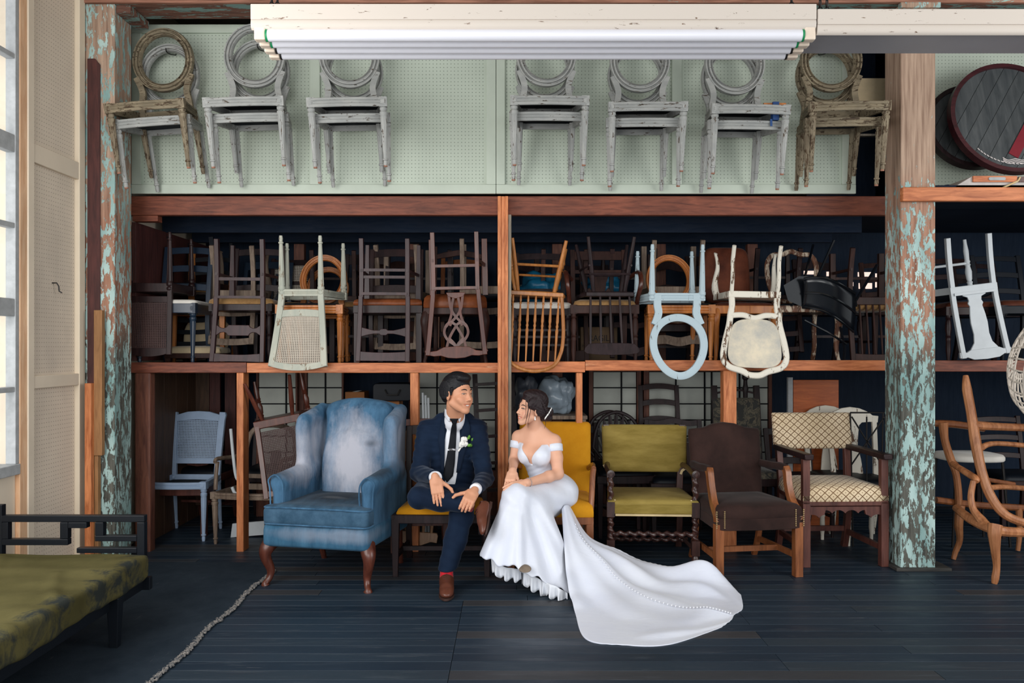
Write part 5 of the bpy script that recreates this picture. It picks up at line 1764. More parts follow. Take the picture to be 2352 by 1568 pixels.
def french_arms(t, B, xf, yf):
    for s in (-1, 1):
        MB().sweep(catmull([B(s * 0.21, 0.22), (s * 0.25, 0.05, 0.61), (s * 0.26, -0.12, 0.62), (s * 0.255, -0.16, 0.60)], 5), (0.016, 0.014), 8).obj('arm', M['taupe'], t)
        MB().sweep(catmull([(s * 0.25, -0.13, 0.60), (s * 0.245, -0.16, 0.52), (s * 0.235, -0.19, 0.40)], 5), (0.015, 0.015), 8).obj('arm_post', M['taupe'], t)


chair('french_armchair', 'grey washed french armchair frame standing behind the slim orange post', l, r, M['taupe'], wf=0.52, wb=0.44, d=0.44, h=0.385, L=0.46, legs='louis', rear='louis', apron=0.045, ridged=True, seat=None, stile=None, bow=0.03, arms=french_arms,
      back=[('line', [(-0.17, -0.03), (-0.20, 0.10), (-0.205, 0.26), (-0.17, 0.40), (-0.07, 0.45), (0.07, 0.45), (0.17, 0.40), (0.205, 0.26), (0.20, 0.10), (0.17, -0.03)], (0.02, 0.014), 'back_frame', 8), ('line', [(-0.18, 0.06), (0.18, 0.06)], (0.016, 0.01), 'back_rail', 4)])
t = tag(MB().sweep(catmull([W(530, 985, 6.25), W(536, 1050, 6.2), W(543, 1096, 6.2), W(556, 1105, 6.2), W(560, 1120, 6.2), W(556, 1134, 6.2), W(540, 1132, 6.2), W(533, 1118, 6.2)], 6), 0.012, 8).obj('curved_pipe', M['white_paint'], None), 'white bent pipe hanging in the grey french armchair', 'pipe')
t = thing('white_board', 'white board lying on edge on the floor behind the slim orange post', 'board', (WX(568, 6.35), 6.35, 0))
MB().prism([(-0.128, 0), (0.13, 0.02), (0.13, 0.125), (-0.115, 0.105)], 0, 0.02, lambda a, b, s: (a, s, b)).obj('sheet', M['white_paint'], t, 0)
l, r = inv(628, 6.16, 868, -11, 6)
chair('cane_chair', 'mahogany cane-back chair propped upside down beside the blue wing chair', l, r, M['mahogany'], wf=0.40, wb=0.33, d=0.40, h=0.34, L=0.50, wt=0.37, rake=0.06, legs='turned', rear='turned' if False else 'round', apron=0.055, seat=None, stile=(0.018, 0.014),
      back=[('cane', 0.03, 0.45, 0.15, 0.165, M['cane_dark']), ('rail', 0.44, 0.49, 0.0, 0.02, 'crest_rail')])
l, r = up(618, 6.95, 0, 0)
chair('side_chair', 'dark chair with a pierced wavy crest behind the propped mahogany cane chair', l, r, M['blackbrown'], wf=0.42, wb=0.40, d=0.40, h=0.42, L=0.42, seat='slip', sm=M['nearblack'], back=[('wave', 0.36, 0.42, 0.012, 'crest_rail'), ('line', [(-0.15, 0.335), (0, 0.35), (0.15, 0.335)], (0.006, 0.006), 'pierced_bar'), ('board', [(0.001, 0), (0.05, 0), (0.04, 0.2), (0.06, 0.37), (0.001, 0.37)], 'splat', 0.008)])

# ---------------------------------------------------------------- things in the dark behind the sitters
M['carton2'] = plain('tan_carton', C(150, 100, 62), 0.8, 0.2)
for i, (x, D, w_, h_, lab) in enumerate(((820, 6.95, 0.16, 0.30, 'tan cardboard carton standing behind the wing chair, narrower one'), (890, 6.75, 0.22, 0.24, 'tan cardboard carton behind the right wing of the blue chair'))):
    zb = 0.80
    tb = thing('crate_stand', ['brown crate carrying the narrower tan carton', 'brown crate carrying the wider tan carton'][i], 'crate', (WX(x, D), D, 0))
    for k in range(5):
        MB().bx(-0.2, 0.2, -0.14, -0.125, 0.01 + k * 0.158, 0.15 + k * 0.158).obj('slat', M['brownboard'], tb, 0, 0.002)
    MB().bx(-0.19, 0.19, -0.124, 0.16, 0, 0.79).obj('body', M['brownboard'], tb, 0, 0.003)
    t = thing('cardboard_carton', lab, 'box', (WX(x, D), D, 0.79))
    MB().bx(-w_ / 2, w_ / 2, -0.10, 0.12, 0, h_).obj('carton', M['carton2'], t, 0, 0.004)
    MB().bx(-0.02, 0.02, -0.101, 0.121, h_, h_ + 0.001).obj('packing_tape', M['cream_pad'], t, 0)
t = thing('black_case', 'black flat case lying on the cartons under the shelf', 'case', (WX(900, 6.6), 6.68, 1.032))
MB().prism(rrect(-0.15, 0.16, 0, 0.14, 0.03), -0.10, 0.12, lambda a, b, s: (a, s, b)).obj('shell', M['nearblack'], t, 40, 0.006)
MB().sweep([(-0.05, -0.11, 0.09), (-0.03, -0.13, 0.05), (0.05, -0.13, 0.05), (0.07, -0.11, 0.09)], 0.006, 6).obj('handle', M['iron'], t)
t = thing('folded_legs', 'bundle of white folding legs standing behind the man', 'legs', (WX(978, 6.5), 6.5, 0))
for k in range(3):
    MB().sweep([(k * 0.022, 0, 0), (k * 0.022 - 0.03, 0.05, 1.10 - 0.02 * k)], 0.009, 8).obj('bar', M['white_paint'], t)
MB().sweep([(-0.03, -0.005, 0.6), (0.05, -0.005, 0.62)], 0.012, 8).obj('clip', M['iron'], t)
t = thing('leaning_ladder', 'dark wooden step ladder leaning behind the man, left of the central post', 'ladder', (WX(1105, 6.45), 6.45, 0))
for dx in (0, 0.30):
    MB().sweep([(dx, 0, 0), (dx - 0.06, 0.25, 1.24)], (0.020, 0.014), 4, up=(0, 1, 0)).obj('stile', M['blackbrown'], t, 0)
for k in range(6):
    u = (k + 0.6) / 6
    MB().sweep([(-0.06 * u, 0.25 * u - 0.01, 1.24 * u), (0.30 - 0.06 * u, 0.25 * u - 0.01, 1.24 * u + 0.02)], (0.014, 0.012), 4, up=(0, 0, 1)).obj('rung', M['darkwalnut'], t, 0)
l, r = up(965, 6.05, 0, 4)
chair('side_chair', 'plum wooden chair just behind the seated man', l, r, M['redoak'], wf=0.42, wb=0.38, d=0.38, h=0.42, L=0.50, seat='slip', sm=M['nearblack'], back=ladder(2, 0.50, 0.05), stretch=(('front', 0.2, (0.008, 0.01)),))
bundle('plastic_bag', 'blue-grey plastic bag stuffed full behind the bride, under the shelf', 'bag', 1275, 6.6, 0.93, 0.15, 0.14, 0.17, plain('blue_grey_plastic', C(136, 150, 162), 0.25, 0.5, var=0.2, scale=5), 8)
t = thing('grey_table', 'grey table standing in the dark behind the bride carrying the plastic bag', 'table', (WX(1275, 6.6), 6.6, 0))
MB().bx(-0.28, 0.24, -0.20, 0.25, 0.90, 0.93).obj('table_top', M['taupe'], t, 0, 0.004)
for sx in (-0.25, 0.21):
    for sy in (-0.17, 0.22):
        MB().bx(sx - 0.02, sx + 0.02, sy - 0.02, sy + 0.02, 0, 0.90).obj('leg', M['taupe'], t, 0, 0.003)
bundle('dark_bundle', 'dark wrapped bundle behind the bride beside the central post', 'bundle', 1208, 6.5, 0.935, 0.09, 0.12, 0.17, plain('dark_wrap', C(48, 52, 60), 0.4, 0.4, var=0.3, scale=8), 12)
l, r = inv(985, 6.28, 1090, 4, 0)
l = (WX(968, 6.2), 6.2, 0.50)
chair('pale_chair', 'pale wooden chair upside down on the floor behind the chair of the man', l, r, wood('pale_birch', C(150, 112, 84), C(186, 146, 112), 'z'), wf=0.40, wb=0.36, d=0.36, h=0.16, L=0.33, wt=0.36, rake=0.04, legs='turned', rear='round', apron=0.04, seat='board', stile=None,
      back=[('spindles', [-0.12, -0.06, 0, 0.06, 0.12], [-0.12, -0.06, 0, 0.06, 0.12], 0, 0.24, 0.011), ('board', [(0.001, 0.22), (0.16, 0.22), (0.17, 0.24), (0.165, 0.29), (0.12, 0.285), (0.06, 0.31), (0.001, 0.325)], 'crest_rail', 0.011)])

# ---------------------------------------------------------------- seats of the couple
l, r = up(1014, 5.475, 0, 0)
l = (-0.45, 5.475, 0)
chair('dining_chair', 'dark dining chair with a mustard seat that the man sits on', l, r, M['blackbrown'], wf=0.63, wb=0.56, d=0.46, h=0.395, L=0.52, rake=0.05, legs='taper', ls=1.15, seat='slip', sm=M['yellow'], th=0.055, apron=0.055, bow=0.01, stile=(0.020, 0.016),
      back=[('pad', rrect(-0.225, 0.225, 0.20, 0.46, 0.03), 0.03, M['yellow']), ('rail', 0.46, 0.52, 0.01, 0, 'crest_rail'), ('rail', 0.15, 0.19, 0, 0, 'back_rail')], stretch=(('sides', 0.12, (0.010, 0.014)), ('mid', 0.13, (0.010, 0.014))))


def bride_arms(t, B, xf, yf):
    for s in (-1, 1):
        MB().sweep(catmull([B(s * 0.235, 0.24), (s * 0.27, 0.05, 0.655), (s * 0.275, -0.10, 0.665), (s * 0.28, -0.15, 0.66)], 5), [(0.019, 0.016)] * 16, 10).obj('arm', M['armwood'], t)
        MB().sweep(catmull([(s * 0.278, -0.14, 0.655), (s * 0.272, -0.165, 0.60), (s * 0.268, -0.20, 0.50), (s * 0.262, -0.225, 0.40)], 5), (0.019, 0.019), 10).obj('arm_post', M['armwood'], t)


l = (0.275, 5.62, 0)
chair('armchair', 'mustard velvet armchair with polished arms that the bride sits on', l, (0, 0, R(-6)), M['armwood'], wf=0.56, wb=0.50, d=0.50, h=0.36, L=0.56, wt=0.52, rake=0.10, legs='straight', ls=1.1, seat='pad', sm=M['yellow'], th=0.10, apron=0.05, stile=None, arms=bride_arms,
      back=[('pad', rrect(-0.255, 0.255, 0.06, 0.565, 0.03), 0.05, M['yellow'])], stretch=(('sides', 0.14, (0.010, 0.014)),))


# ---------------------------------------------------------------- green velvet chair with twisted legs
def twist_arms(t, B, xf, yf):
    for s in (-1, 1):
        x = s * xf
        MB().tube((x, yf, 0.44), (x, yf, 0.585), lambda q, a: 0.018 + 0.006 * math.cos(a - 2 * PI * 2.2 * q), 30, 12).obj('arm_post', M['twistwood'], t)
        MB().sweep(catmull([B(s * 0.27, 0.20), (s * 0.285, 0.06, 0.605), (x, yf + 0.10, 0.60), (x, yf - 0.01, 0.612)], 5), [(0.020, 0.020)] * 16, 8, up=(0, 0, 1)).obj('arm', M['twistwood'], t)
        MB().tube((x, yf - 0.015, 0.612), (x, yf - 0.038, 0.612), lambda q, a: 0.026 if q < 0.6 else 0.012, [0, 0.5, 0.6, 1], 16).obj('arm_boss', M['twistwood'], t)
        for z, nm in ((0.40, 'gimp_trim'),):
            MB().bx(x - s * 0.028 - 0.005, x - s * 0.028 + 0.005, yf - 0.012, yf - 0.004, 0.345, 0.44).obj(nm, M['gimp'], t, 0)
    MB().bx(-xf + 0.03, xf - 0.03, yf - 0.036, yf - 0.028, 0.335, 0.348).obj('gimp_trim', M['gimp'], t, 0)
    MB().tube((-xf, yf, 0.21), (xf, yf, 0.21), lambda q, a: 0.016 + 0.006 * math.cos(a - 2 * PI * 9 * q), 90, 10).obj('stretcher', M['twistwood'], t)
    MB().tube((-xf, 0.08, 0.10), (xf, 0.08, 0.10), lambda q, a: 0.015 + 0.005 * math.cos(a - 2 * PI * 9 * q), 90, 10).obj('stretcher', M['twistwood'], t)
    for s in (-1, 1):
        MB().sweep([(s * xf, yf, 0.10), (s * 0.245, 0.27, 0.10)], (0.014, 0.014), 8).obj('stretcher', M['twistwood'], t)
        MB().sweep(catmull([B(s * 0.30, 0.20, -0.045), B(s * 0.285, 0.175, -0.045), B(s * 0.265, 0.16, -0.045), B(s * 0.255, 0.135, -0.045)], 4), (0.008, 0.006), 4).obj('gimp_trim', M['gimp'], t)


chair('armchair', 'olive green velvet armchair with barley-twist legs behind the bridal train', (0.955, 5.78, 0), (0, 0, R(-3)), M['twistwood'], wf=0.61, wb=0.54, d=0.54, h=0.405, L=0.485, wt=0.60, rake=0.06, legs='twist', seat='pad', sm=M['greenvelvet'], th=0.04, apron=0.06, bow=0.0, stile=(0.022, 0.02), arms=twist_arms, front_m=M['greenvelvet'],
      back=[('pad', [(-0.25, 0.145), (0.25, 0.145), (0.262, 0.17), (0.285, 0.185), (0.305, 0.20), (0.31, 0.47), (0.30, 0.485), (-0.30, 0.485), (-0.31, 0.47), (-0.305, 0.20), (-0.285, 0.185), (-0.262, 0.17)], 0.03, M['greenvelvet'])])


# ---------------------------------------------------------------- brown velvet armchair
def brown_arms(t, B, xf, yf):
    for s in (-1, 1):
        pts = catmull([(s * 0.262, -0.075, 0.668), (s * 0.264, -0.095, 0.64), (s * 0.262, -0.115, 0.56), (s * 0.264, -0.16, 0.47), (s * 0.268, -0.225, 0.41), (s * 0.268, -0.24, 0.36)], 6)
        MB().sweep(pts, [(0.020, 0.024)] * len(pts), 4, up=(0, 1, 0)).obj('arm_post', M['armwood'], t, 50, 0.005)
        a = [B(s * 0.24, 0.27), (s * 0.258, 0.10, 0.66), (s * 0.262, 0.0, 0.668), (s * 0.262, -0.085, 0.668)]
        MB().sweep(catmull(a, 5), [(0.026, 0.024)] * 16, 10).obj('arm_pad', M['brownvelvet'], t)
        for k in range(9):
            for dx in (-0.026, 0.026):
                MB().tube((s * 0.262 + dx, -0.268, 0.33 + 0.0125 * k), (s * 0.262 + dx, -0.274, 0.33 + 0.0125 * k), lambda q, an: 0.0045, 1, 8).obj('nail', M['brass'], t)


chair('armchair', 'dark brown velvet armchair with polished open arms, nearest the end of the train', (1.524, 5.467, 0), (0, 0, R(8)), M['armwood'], wf=0.575, wb=0.50, d=0.52, h=0.385, L=0.545, wt=0.54, rake=0.09, legs='straight', ls=1.25, seat='pad', sm=M['brownvelvet'], th=0.085, apron=0.075, front_m=M['brownvelvet'], bow=0.03, stile=None, arms=brown_arms, splay=0.09,
      back=[('pad', mirror([(0.0, -0.01), (0.22, -0.01), (0.245, 0.02), (0.258, 0.48), (0.25, 0.505), (0.15, 0.515), (0.08, 0.54), (0.0, 0.55)]), 0.045, M['brownvelvet'])],
      stretch=(('sides', 0.13, (0.010, 0.018)), ('mid', 0.13, (0.010, 0.018))))


# ---------------------------------------------------------------- diamond-cloth armchair
def flat_arms(t, B, xf, yf):
    for s in (-1, 1):
        MB().bx(s * xf - 0.024, s * xf + 0.024, yf - 0.022, yf + 0.022, 0.40, 0.715).obj('arm_post', M['redoak'], t, 0, 0.004)
        MB().sweep(catmull([B(s * 0.262, 0.30), (s * 0.268, 0.08, 0.735), (s * xf, yf + 0.05, 0.735), (s * xf, yf - 0.07, 0.735)], 4), [(0.030, 0.019)] * 13, 4, up=(0, 0, 1)).obj('arm', M['darkwalnut'], t, 40, 0.006)
    sc = [(-xf, 0.40)] + [(-xf + 2 * xf * i / 60, 0.325 + 0.022 * abs(math.sin(PI * 6 * i / 60)) ** 0.7 + (0.03 if 14 < i < 46 else 0)) for i in range(61)] + [(xf, 0.40)]
    MB().prism(sc, yf - 0.012, yf + 0.012, lambda a, b, q: (a, q, b)).obj('scalloped_rail', M['redoak'], t, 0)


chair('armchair', 'cream diamond-patterned armchair with flat dark arms beside the right post', (2.205, 5.755, 0), (0, 0, R(2)), M['redoak'], wf=0.575, wb=0.53, d=0.54, h=0.435, L=0.535, wt=0.56, rake=0.07, legs='straight', ls=1.2, seat='pad', sm=M['diamond'], th=0.105, apron=0.03, bow=0.0, stile=(0.022, 0.02), arms=flat_arms, stile_top=-0.06,
      back=[('pad', rrect(-0.29, 0.29, 0.285, 0.545, 0.012), 0.03, M['diamond'])], stretch=(('sides', 0.12, (0.012, 0.018)), ('rear', 0.14, (0.012, 0.018))))

# ---------------------------------------------------------------- back row behind them
wheel = [('line', [(-0.20, 0.17), (-0.175, 0.30), (-0.12, 0.40), (0, 0.45), (0.12, 0.40), (0.175, 0.30), (0.20, 0.17)], (0.014, 0.011), 'shield_top', 6),
         ('line', [(-0.20, 0.17), (-0.10, 0.05), (0, 0.03), (0.10, 0.05), (0.20, 0.17)], (0.012, 0.010), 'shield_base', 6)] + [('line', [(0.012 * k, 0.06), (0.035 * k, 0.22), (0.052 * k, 0.43 - 0.012 * k * k)], (0.008, 0.006), 'shield_rib', 4) for k in (-3, -2, -1, 0, 1, 2, 3)]
l, r = up(1430, 6.50, 0, 3)
chair('wheel_back_chair', 'dark fan-back chair behind the olive green armchair, taller one', l, r, M['blackbrown'], wf=0.46, wb=0.38, d=0.40, h=0.48, L=0.46, seat='slip', sm=M['nearblack'], stile=None, back=wheel)
l, r = up(1404, 6.82, 0, -3)
chair('wheel_back_chair', 'plum fan-back armchair half hidden by the taller fan-back chair', l, r, M['purplewood'], wf=0.46, wb=0.38, d=0.40, h=0.46, L=0.44, seat='slip', sm=M['nearblack'], stile=None, back=wheel + [('line', [(-0.30, 0.26), (-0.25, 0.30), (-0.17, 0.30)], (0.014, 0.012), 'arm', 6)])
l, r = up(1528, 6.70, 0, 2)
chair('ladder_back_chair', 'tall dark ladder-back chair behind the olive green armchair', l, r, M['darkwalnut'], wf=0.46, wb=0.36, d=0.40, h=0.46, L=0.68, wt=0.34, seat='slip', sm=M['nearblack'], stile_top=0.0, back=[('rail', v, v + 0.045, 0.022, 0.022, 'back_rail') for v in (0.20, 0.36, 0.50, 0.63)])
l, r = up(1560, 6.38, 0, 0)
chair('side_chair', 'dark chair with a low pierced crest between the green and brown armchairs', l, r, M['blackbrown'], wf=0.50, wb=0.46, d=0.40, h=0.44, L=0.46, seat='slip', sm=M['nearblack'], stile_top=-0.02, back=[('wave', 0.395, 0.44, 0.014, 'crest_rail'), ('wave', 0.27, 0.30, 0.012, 'back_rail'), ('line', [(-0.06, 0.445), (0, 0.425), (0.06, 0.445)], (0.006, 0.005), 'pierced_bar')])
l, r = up(1710, 6.62, 0, 0)
chair('upholstered_chair', 'high-backed chair in dark floral cloth with turned finials behind the brown armchair', l, r, M['darkwalnut'], wf=0.46, wb=0.40, d=0.42, h=0.44, L=0.66, seat='pad', sm=M['floral'], stile=(0.024, 0.018), stile_top=0.04,
      back=[('pad', rrect(-0.20, 0.20, 0.06, 0.60, 0.02), 0.03, M['floral']), ('board', [(0.001, 0.655), (0.05, 0.655), (0.20, 0.62), (0.20, 0.635), (0.05, 0.672), (0.001, 0.675)], 'top_bar', 0.008)])
t = tag(MB().lathe((WX(1712, 6.9), 6.9, 0.45), (WX(1712, 6.9), 6.9, 1.24), [(0, 0.02), (0.80, 0.02), (0.84, 0.026), (0.88, 0.018), (0.93, 0.016), (0.95, 0.028), (0.985, 0.026), (1, 0.012)], 14).obj('turned_post', M['blackbrown'], None), 'dark turned wooden post with a ball top rising behind the floral chair', 'post')
t2 = thing('post_stand', 'dark stand in the shade carrying the ball-topped turned post', 'stand', (WX(1712, 6.9), 6.9, 0))
MB().bx(-0.16, 0.16, -0.05, 0.16, 0.42, 0.45).obj('top', M['blackbrown'], t2, 0, 0.003)
for sx in (-0.13, 0.13):
    MB().bx(sx - 0.02, sx + 0.02, -0.03, 0.01, 0, 0.42).obj('leg', M['blackbrown'], t2, 0)
    MB().bx(sx - 0.02, sx + 0.02, 0.10, 0.14, 0, 0.42).obj('leg', M['blackbrown'], t2, 0)
t = thing('wood_sheet', 'orange wooden panel with a pale frame strip standing under the shelf at right', 'sheet', (WX(1872, 6.75), 6.75, 0))
MB().bx(-0.18, 0.19, -0.01, 0.015, 0, WZ(872, 6.75)).obj('board', wood('orange_panel_wood', C(150, 70, 26), C(196, 102, 46), 'x', 0.4), t, 0, 0.003)
MB().bx(-0.225, -0.185, -0.015, 0.02, 0, WZ(866, 6.75)).obj('frame_strip', M['sash'], t, 0, 0.003)
for px, D, lab in ((1925, 6.45, 'white chair with a scalloped crest behind the diamond-cloth armchair, farther one'), (1985, 6.25, 'white chair with a scalloped crest beside the right post, nearer one')):
    l, r = up(px, D, 0, 0)
    chair('splat_back_chair', lab, l, r, M['white_dis'], wf=0.42, wb=0.36, d=0.38, h=0.44, L=0.50, wt=0.40, seat='slip', sm=M['nearblack'], legs='turned', stile=(0.018, 0.013), stile_top=-0.03,
          back=[('board', mirror([(0.001, 0.40)])[:0] + [(0.001, 0.40), (0.05, 0.40), (0.08, 0.43), (0.14, 0.435), (0.205, 0.43), (0.215, 0.48), (0.17, 0.485), (0.13, 0.515), (0.07, 0.54), (0.001, 0.55)], 'crest_rail', 0.011), ('board', [(0.001, 0.02), (0.07, 0.02), (0.055, 0.15), (0.035, 0.25), (0.05, 0.36), (0.06, 0.41), (0.001, 0.41)], 'splat', 0.007)])
t = thing('wire_rack', 'black wire rack of crossed rods behind the flat-armed chair', 'rack', (WX(1992, 6.05), 6.06, 0))
for a, b in (((-0.12, 0.98), (0.14, 0.98)), ((-0.12, 0.98), (-0.10, 0)), ((0.12, 0.98), (0.10, 0)), ((-0.11, 0.60), (0.13, 0.95)), ((0.11, 0.60), (-0.11, 0.95)), ((-0.10, 0.35), (0.10, 0.35)), ((0, 0.95), (0.0, 0.35))):
    MB().sweep([(a[0], 0, a[1]), (b[0], 0, b[1])], 0.006, 6).obj('rod', M['iron'], t)
low = [(470, 6.95, 'brown chair deep in the left corner below the shelf'), (770, 6.6, 'dark chair hidden behind the left wing of the blue chair'), (1060, 6.75, 'dark chair behind the man and the central post'),
       (1640, 6.95, 'dark chair deep behind the brown armchair'), (1835, 6.5, 'dark chair under the orange panel behind the diamond cloth'), (1335, 6.75, 'dark chair behind the slim post right of the bride')]
for i, (px, D, lab) in enumerate(low):
    l, r = up(px, D, 0, (i * 37) % 17 - 8)
    L = 0.36 + 0.02 * (i % 3)
    chair('side_chair', lab, l, r, M[['redoak', 'blackbrown', 'darkwalnut'][i % 3]], wf=0.43, wb=0.38, d=0.38, h=0.42, L=L, legs=['straight', 'turned', 'taper'][i % 3], seat='slip', sm=M['nearblack'], back=[ladder(2, L, 0.05), [('wave', L * 0.8, L * 0.95, 0.012, 'crest_rail'), ('board', [(0.001, 0), (0.06, 0), (0.04, 0.2), (0.07, 0.32), (0.001, 0.32)], 'splat', 0.008)]][i % 2], stretch=(('front', 0.2, (0.008, 0.01)), ('sides', 0.16, (0.008, 0.01))))

# ---------------------------------------------------------------- right bay
l, r = inv(2188, 6.08, 550, -7, 0)
chair('splat_back_chair', 'grey-white chair upside down on the shelf of the right bay', l, r, M['white_paint'], wf=0.42, wb=0.335, d=0.40, h=0.40, L=0.46, wt=0.35, rake=0.06, legs='turned', seat='slip', sm=M['nearblack'], apron=0.05, stile=(0.017, 0.014), splay=0.02,
      stretch=(('front', 0.18, (0.010, 0.010), 8), ('rear', 0.405, (0.028, 0.009))),
      back=[('board', [(0.001, -0.01), (0.06, -0.01), (0.085, 0.02), (0.05, 0.035), (0.045, 0.06), (0.055, 0.08), (0.045, 0.10), (0.055, 0.16), (0.06, 0.22), (0.055, 0.30), (0.065, 0.36), (0.095, 0.40), (0.10, 0.415), (0.001, 0.415)], 'splat', 0.007),
            ('board', [(0.001, 0.405), (0.10, 0.405), (0.13, 0.42), (0.18, 0.415), (0.185, 0.455), (0.13, 0.455), (0.09, 0.475), (0.001, 0.48)], 'crest_rail', 0.011)])
for i, (px, D, lab) in enumerate(((2215, 6.5, 'dark chair standing on the right-bay shelf behind the grey-white one'), (2330, 6.3, 'black chair at the right edge of the right-bay shelf'), (2280, 6.9, 'dark chair deep on the right-bay shelf'))):
    l, r = up(px, D, ZS, 5 * i - 5)
    chair('side_chair', lab, l, r, M[['darkwalnut', 'nearblack', 'blackbrown'][i]], wf=0.44, wb=0.40, d=0.40, h=0.42, L=0.42, legs='turned', seat='slip', sm=M['rust'], back=ladder(3, 0.42, 0.04))
cf = thing('carved_armchair', 'carved beech armchair frame without upholstery in the right bay, nearer one', 'armchair', (2.98, 5.15, 0))


def carve(root, name, pts, r, mat=None, n=10):
    q = catmull([W(*p) - root.location for p in pts], 5)
    if isinstance(r, list):
        rr = [float(v) for v in np.interp(np.linspace(0, 1, len(q)), np.linspace(0, 1, len(r)), r)]
    else:
        rr = r
    return MB().sweep(q, rr, n).obj(name, mat or M['carved'], root)


carve(cf, 'back_stile', [(2218, 862, 5.5), (2221, 895, 5.48), (2231, 950, 5.46), (2240, 1010, 5.42), (2254, 1080, 5.36), (2276, 1140, 5.3), (2312, 1184, 5.24), (2372, 1206, 5.2)], [0.016, 0.030, 0.030, 0.034, 0.030, 0.030, 0.028, 0.026])
carve(cf, 'crest_rail', [(2236, 976, 5.44), (2300, 980, 5.5), (2420, 984, 5.62)], [0.030, 0.026, 0.026])
carve(cf, 'back_rail', [(2250, 1030, 5.41), (2290, 1018, 5.46), (2420, 1030, 5.6)], [0.022, 0.016, 0.018])
carve(cf, 'lower_rail', [(2262, 1122, 5.34), (2310, 1118, 5.42), (2420, 1128, 5.55)], [0.020, 0.017, 0.018])
carve(cf, 'arm', [(2186, 1064, 5.62), (2215, 1082, 5.5), (2240, 1098, 5.36), (2242, 1106, 5.33)], [0.018, 0.022, 0.024, 0.016])
carve(cf, 'arm_post', [(2236, 1104, 5.34), (2230, 1140, 5.33), (2236, 1170, 5.3), (2254, 1194, 5.25), (2266, 1206, 5.2)], [0.018, 0.020, 0.022, 0.030, 0.026])
carve(cf, 'leg', [(2286, 1204, 5.1), (2284, 1226, 5.09), (2286, 1262, 5.09), (2289, 1300, 5.1), (2286, 1326, 5.1), (2284, 1340, 5.1)], [0.042, 0.038, 0.027, 0.020, 0.022, 0.016])
carve(cf, 'seat_frame', [(2196, 1166, 5.6), (2230, 1192, 5.4), (2284, 1216, 5.12), (2340, 1222, 5.15), (2430, 1222, 5.2)], [0.026, 0.030, 0.032, 0.030, 0.032])
carve(cf, 'leg', [(2206, 1160, 5.62), (2202, 1200, 5.62), (2204, 1240, 5.66), (2194, 1268, 5.68), (2190, 1284, 5.68)], [0.030, 0.028, 0.020, 0.018, 0.015])
cg = thing('carved_armchair', 'carved beech armchair frame half hidden behind the right post, farther one', 'armchair', (2.95, 5.9, 0))
carve(cg, 'back_stile', [(2166, 970, 5.85), (2170, 1010, 5.85), (2182, 1050, 5.85), (2196, 1090, 5.85), (2202, 1150, 5.85), (2198, 1210, 5.85)], [0.034, 0.026, 0.028, 0.024, 0.024, 0.02])
carve(cg, 'crest_rail', [(2140, 972, 5.88), (2190, 974, 5.86), (2260, 984, 5.86)], [0.024, 0.026, 0.024], M['armwood'])
carve(cg, 'back_rail', [(2190, 1060, 5.86), (2230, 1092, 5.88), (2330, 1112, 5.9)], [0.018, 0.016, 0.016], M['armwood'])
carve(cg, 'leg', [(2198, 1210, 5.85), (2204, 1235, 5.86), (2198, 1264, 5.88)], [0.02, 0.018, 0.015])
carve(cg, 'seat_frame', [(2150, 1148, 5.88), (2250, 1160, 5.9), (2350, 1166, 5.9)], [0.024, 0.024, 0.024], M['armwood'])
carve(cg, 'leg', [(2340, 1166, 5.9), (2342, 1220, 5.9), (2338, 1264, 5.9)], [0.024, 0.018, 0.015])
t = thing('metal_stool', 'black stool with a pale seat behind the carved frames', 'stool', (WX(2225, 6.2), 6.2, 0))
MB().loft(oval(0.22, 0.20, 0, 0, 30, 3), [(0.97, 0.62), (1, 0.63), (1, 0.65), (0.95, 0.665)], lambda a, b, z: (a, b, z)).obj('seat', M['cushion_white'], t, 60)
for sx in (-1, 1):
    for sy in (-1, 1):
        MB().sweep([(sx * 0.17, sy * 0.14, 0.62), (sx * 0.21, sy * 0.17, 0)], 0.010, 8).obj('leg', M['iron'], t)
l, r = up(2330, 6.5, 0, 0)
chair('side_chair', 'dark chair deep in the right bay under the shelf', l, r, M['darkwalnut'], wf=0.44, wb=0.40, d=0.40, h=0.44, L=0.46, seat='slip', sm=M['nearblack'], back=ladder(3, 0.46, 0.04))

# rattan basket chair shell
rt = thing('rattan_chair_shell', 'white rattan basket-chair shell propped at the right edge of the picture', 'chair', (3.27, 5.12, 1.36))
M['rattan'] = plain('whitewashed_rattan', C(196, 186, 174), 0.6, 0.3)
shell = lambda u, v: Vector((0.31 * math.sin(u) * math.cos(v), 0.22 * math.cos(u) - 0.1, 0.35 * math.sin(u) * math.sin(v)))
RM = Euler((0.15, 0.35, 0.5)).to_matrix()
for k in range(30):
    v = 2 * PI * k / 30
    MB().sweep([RM @ shell(0.25 + 1.4 * j / 8, v) for j in range(9)], 0.006, 6).obj('rod', M['rattan'], rt)
for u in (0.35, 0.7, 1.0, 1.3, 1.62):
    MB().sweep([RM @ (shell(u, 2 * PI * j / 40) * 1.01) for j in range(40)], 0.011 if u > 1.5 else 0.006, 6, closed=True).obj('hoop', M['rattan'], rt)
MB().sweep([(0.12, 0.05, -0.30), (0.16, 0.10, -0.8), (0.18, 0.14, -1.36)], 0.018, 8).obj('stand_leg', M['rattan'], rt)
MB().sweep([(0.30, -0.05, -0.25), (0.42, -0.1, -0.8), (0.46, -0.12, -1.36)], 0.018, 8).obj('stand_leg', M['rattan'], rt)
MB().sweep([(0.30, 0.2, -0.25), (0.44, 0.28, -0.8), (0.50, 0.3, -1.36)], 0.018, 8).obj('stand_leg', M['rattan'], rt)

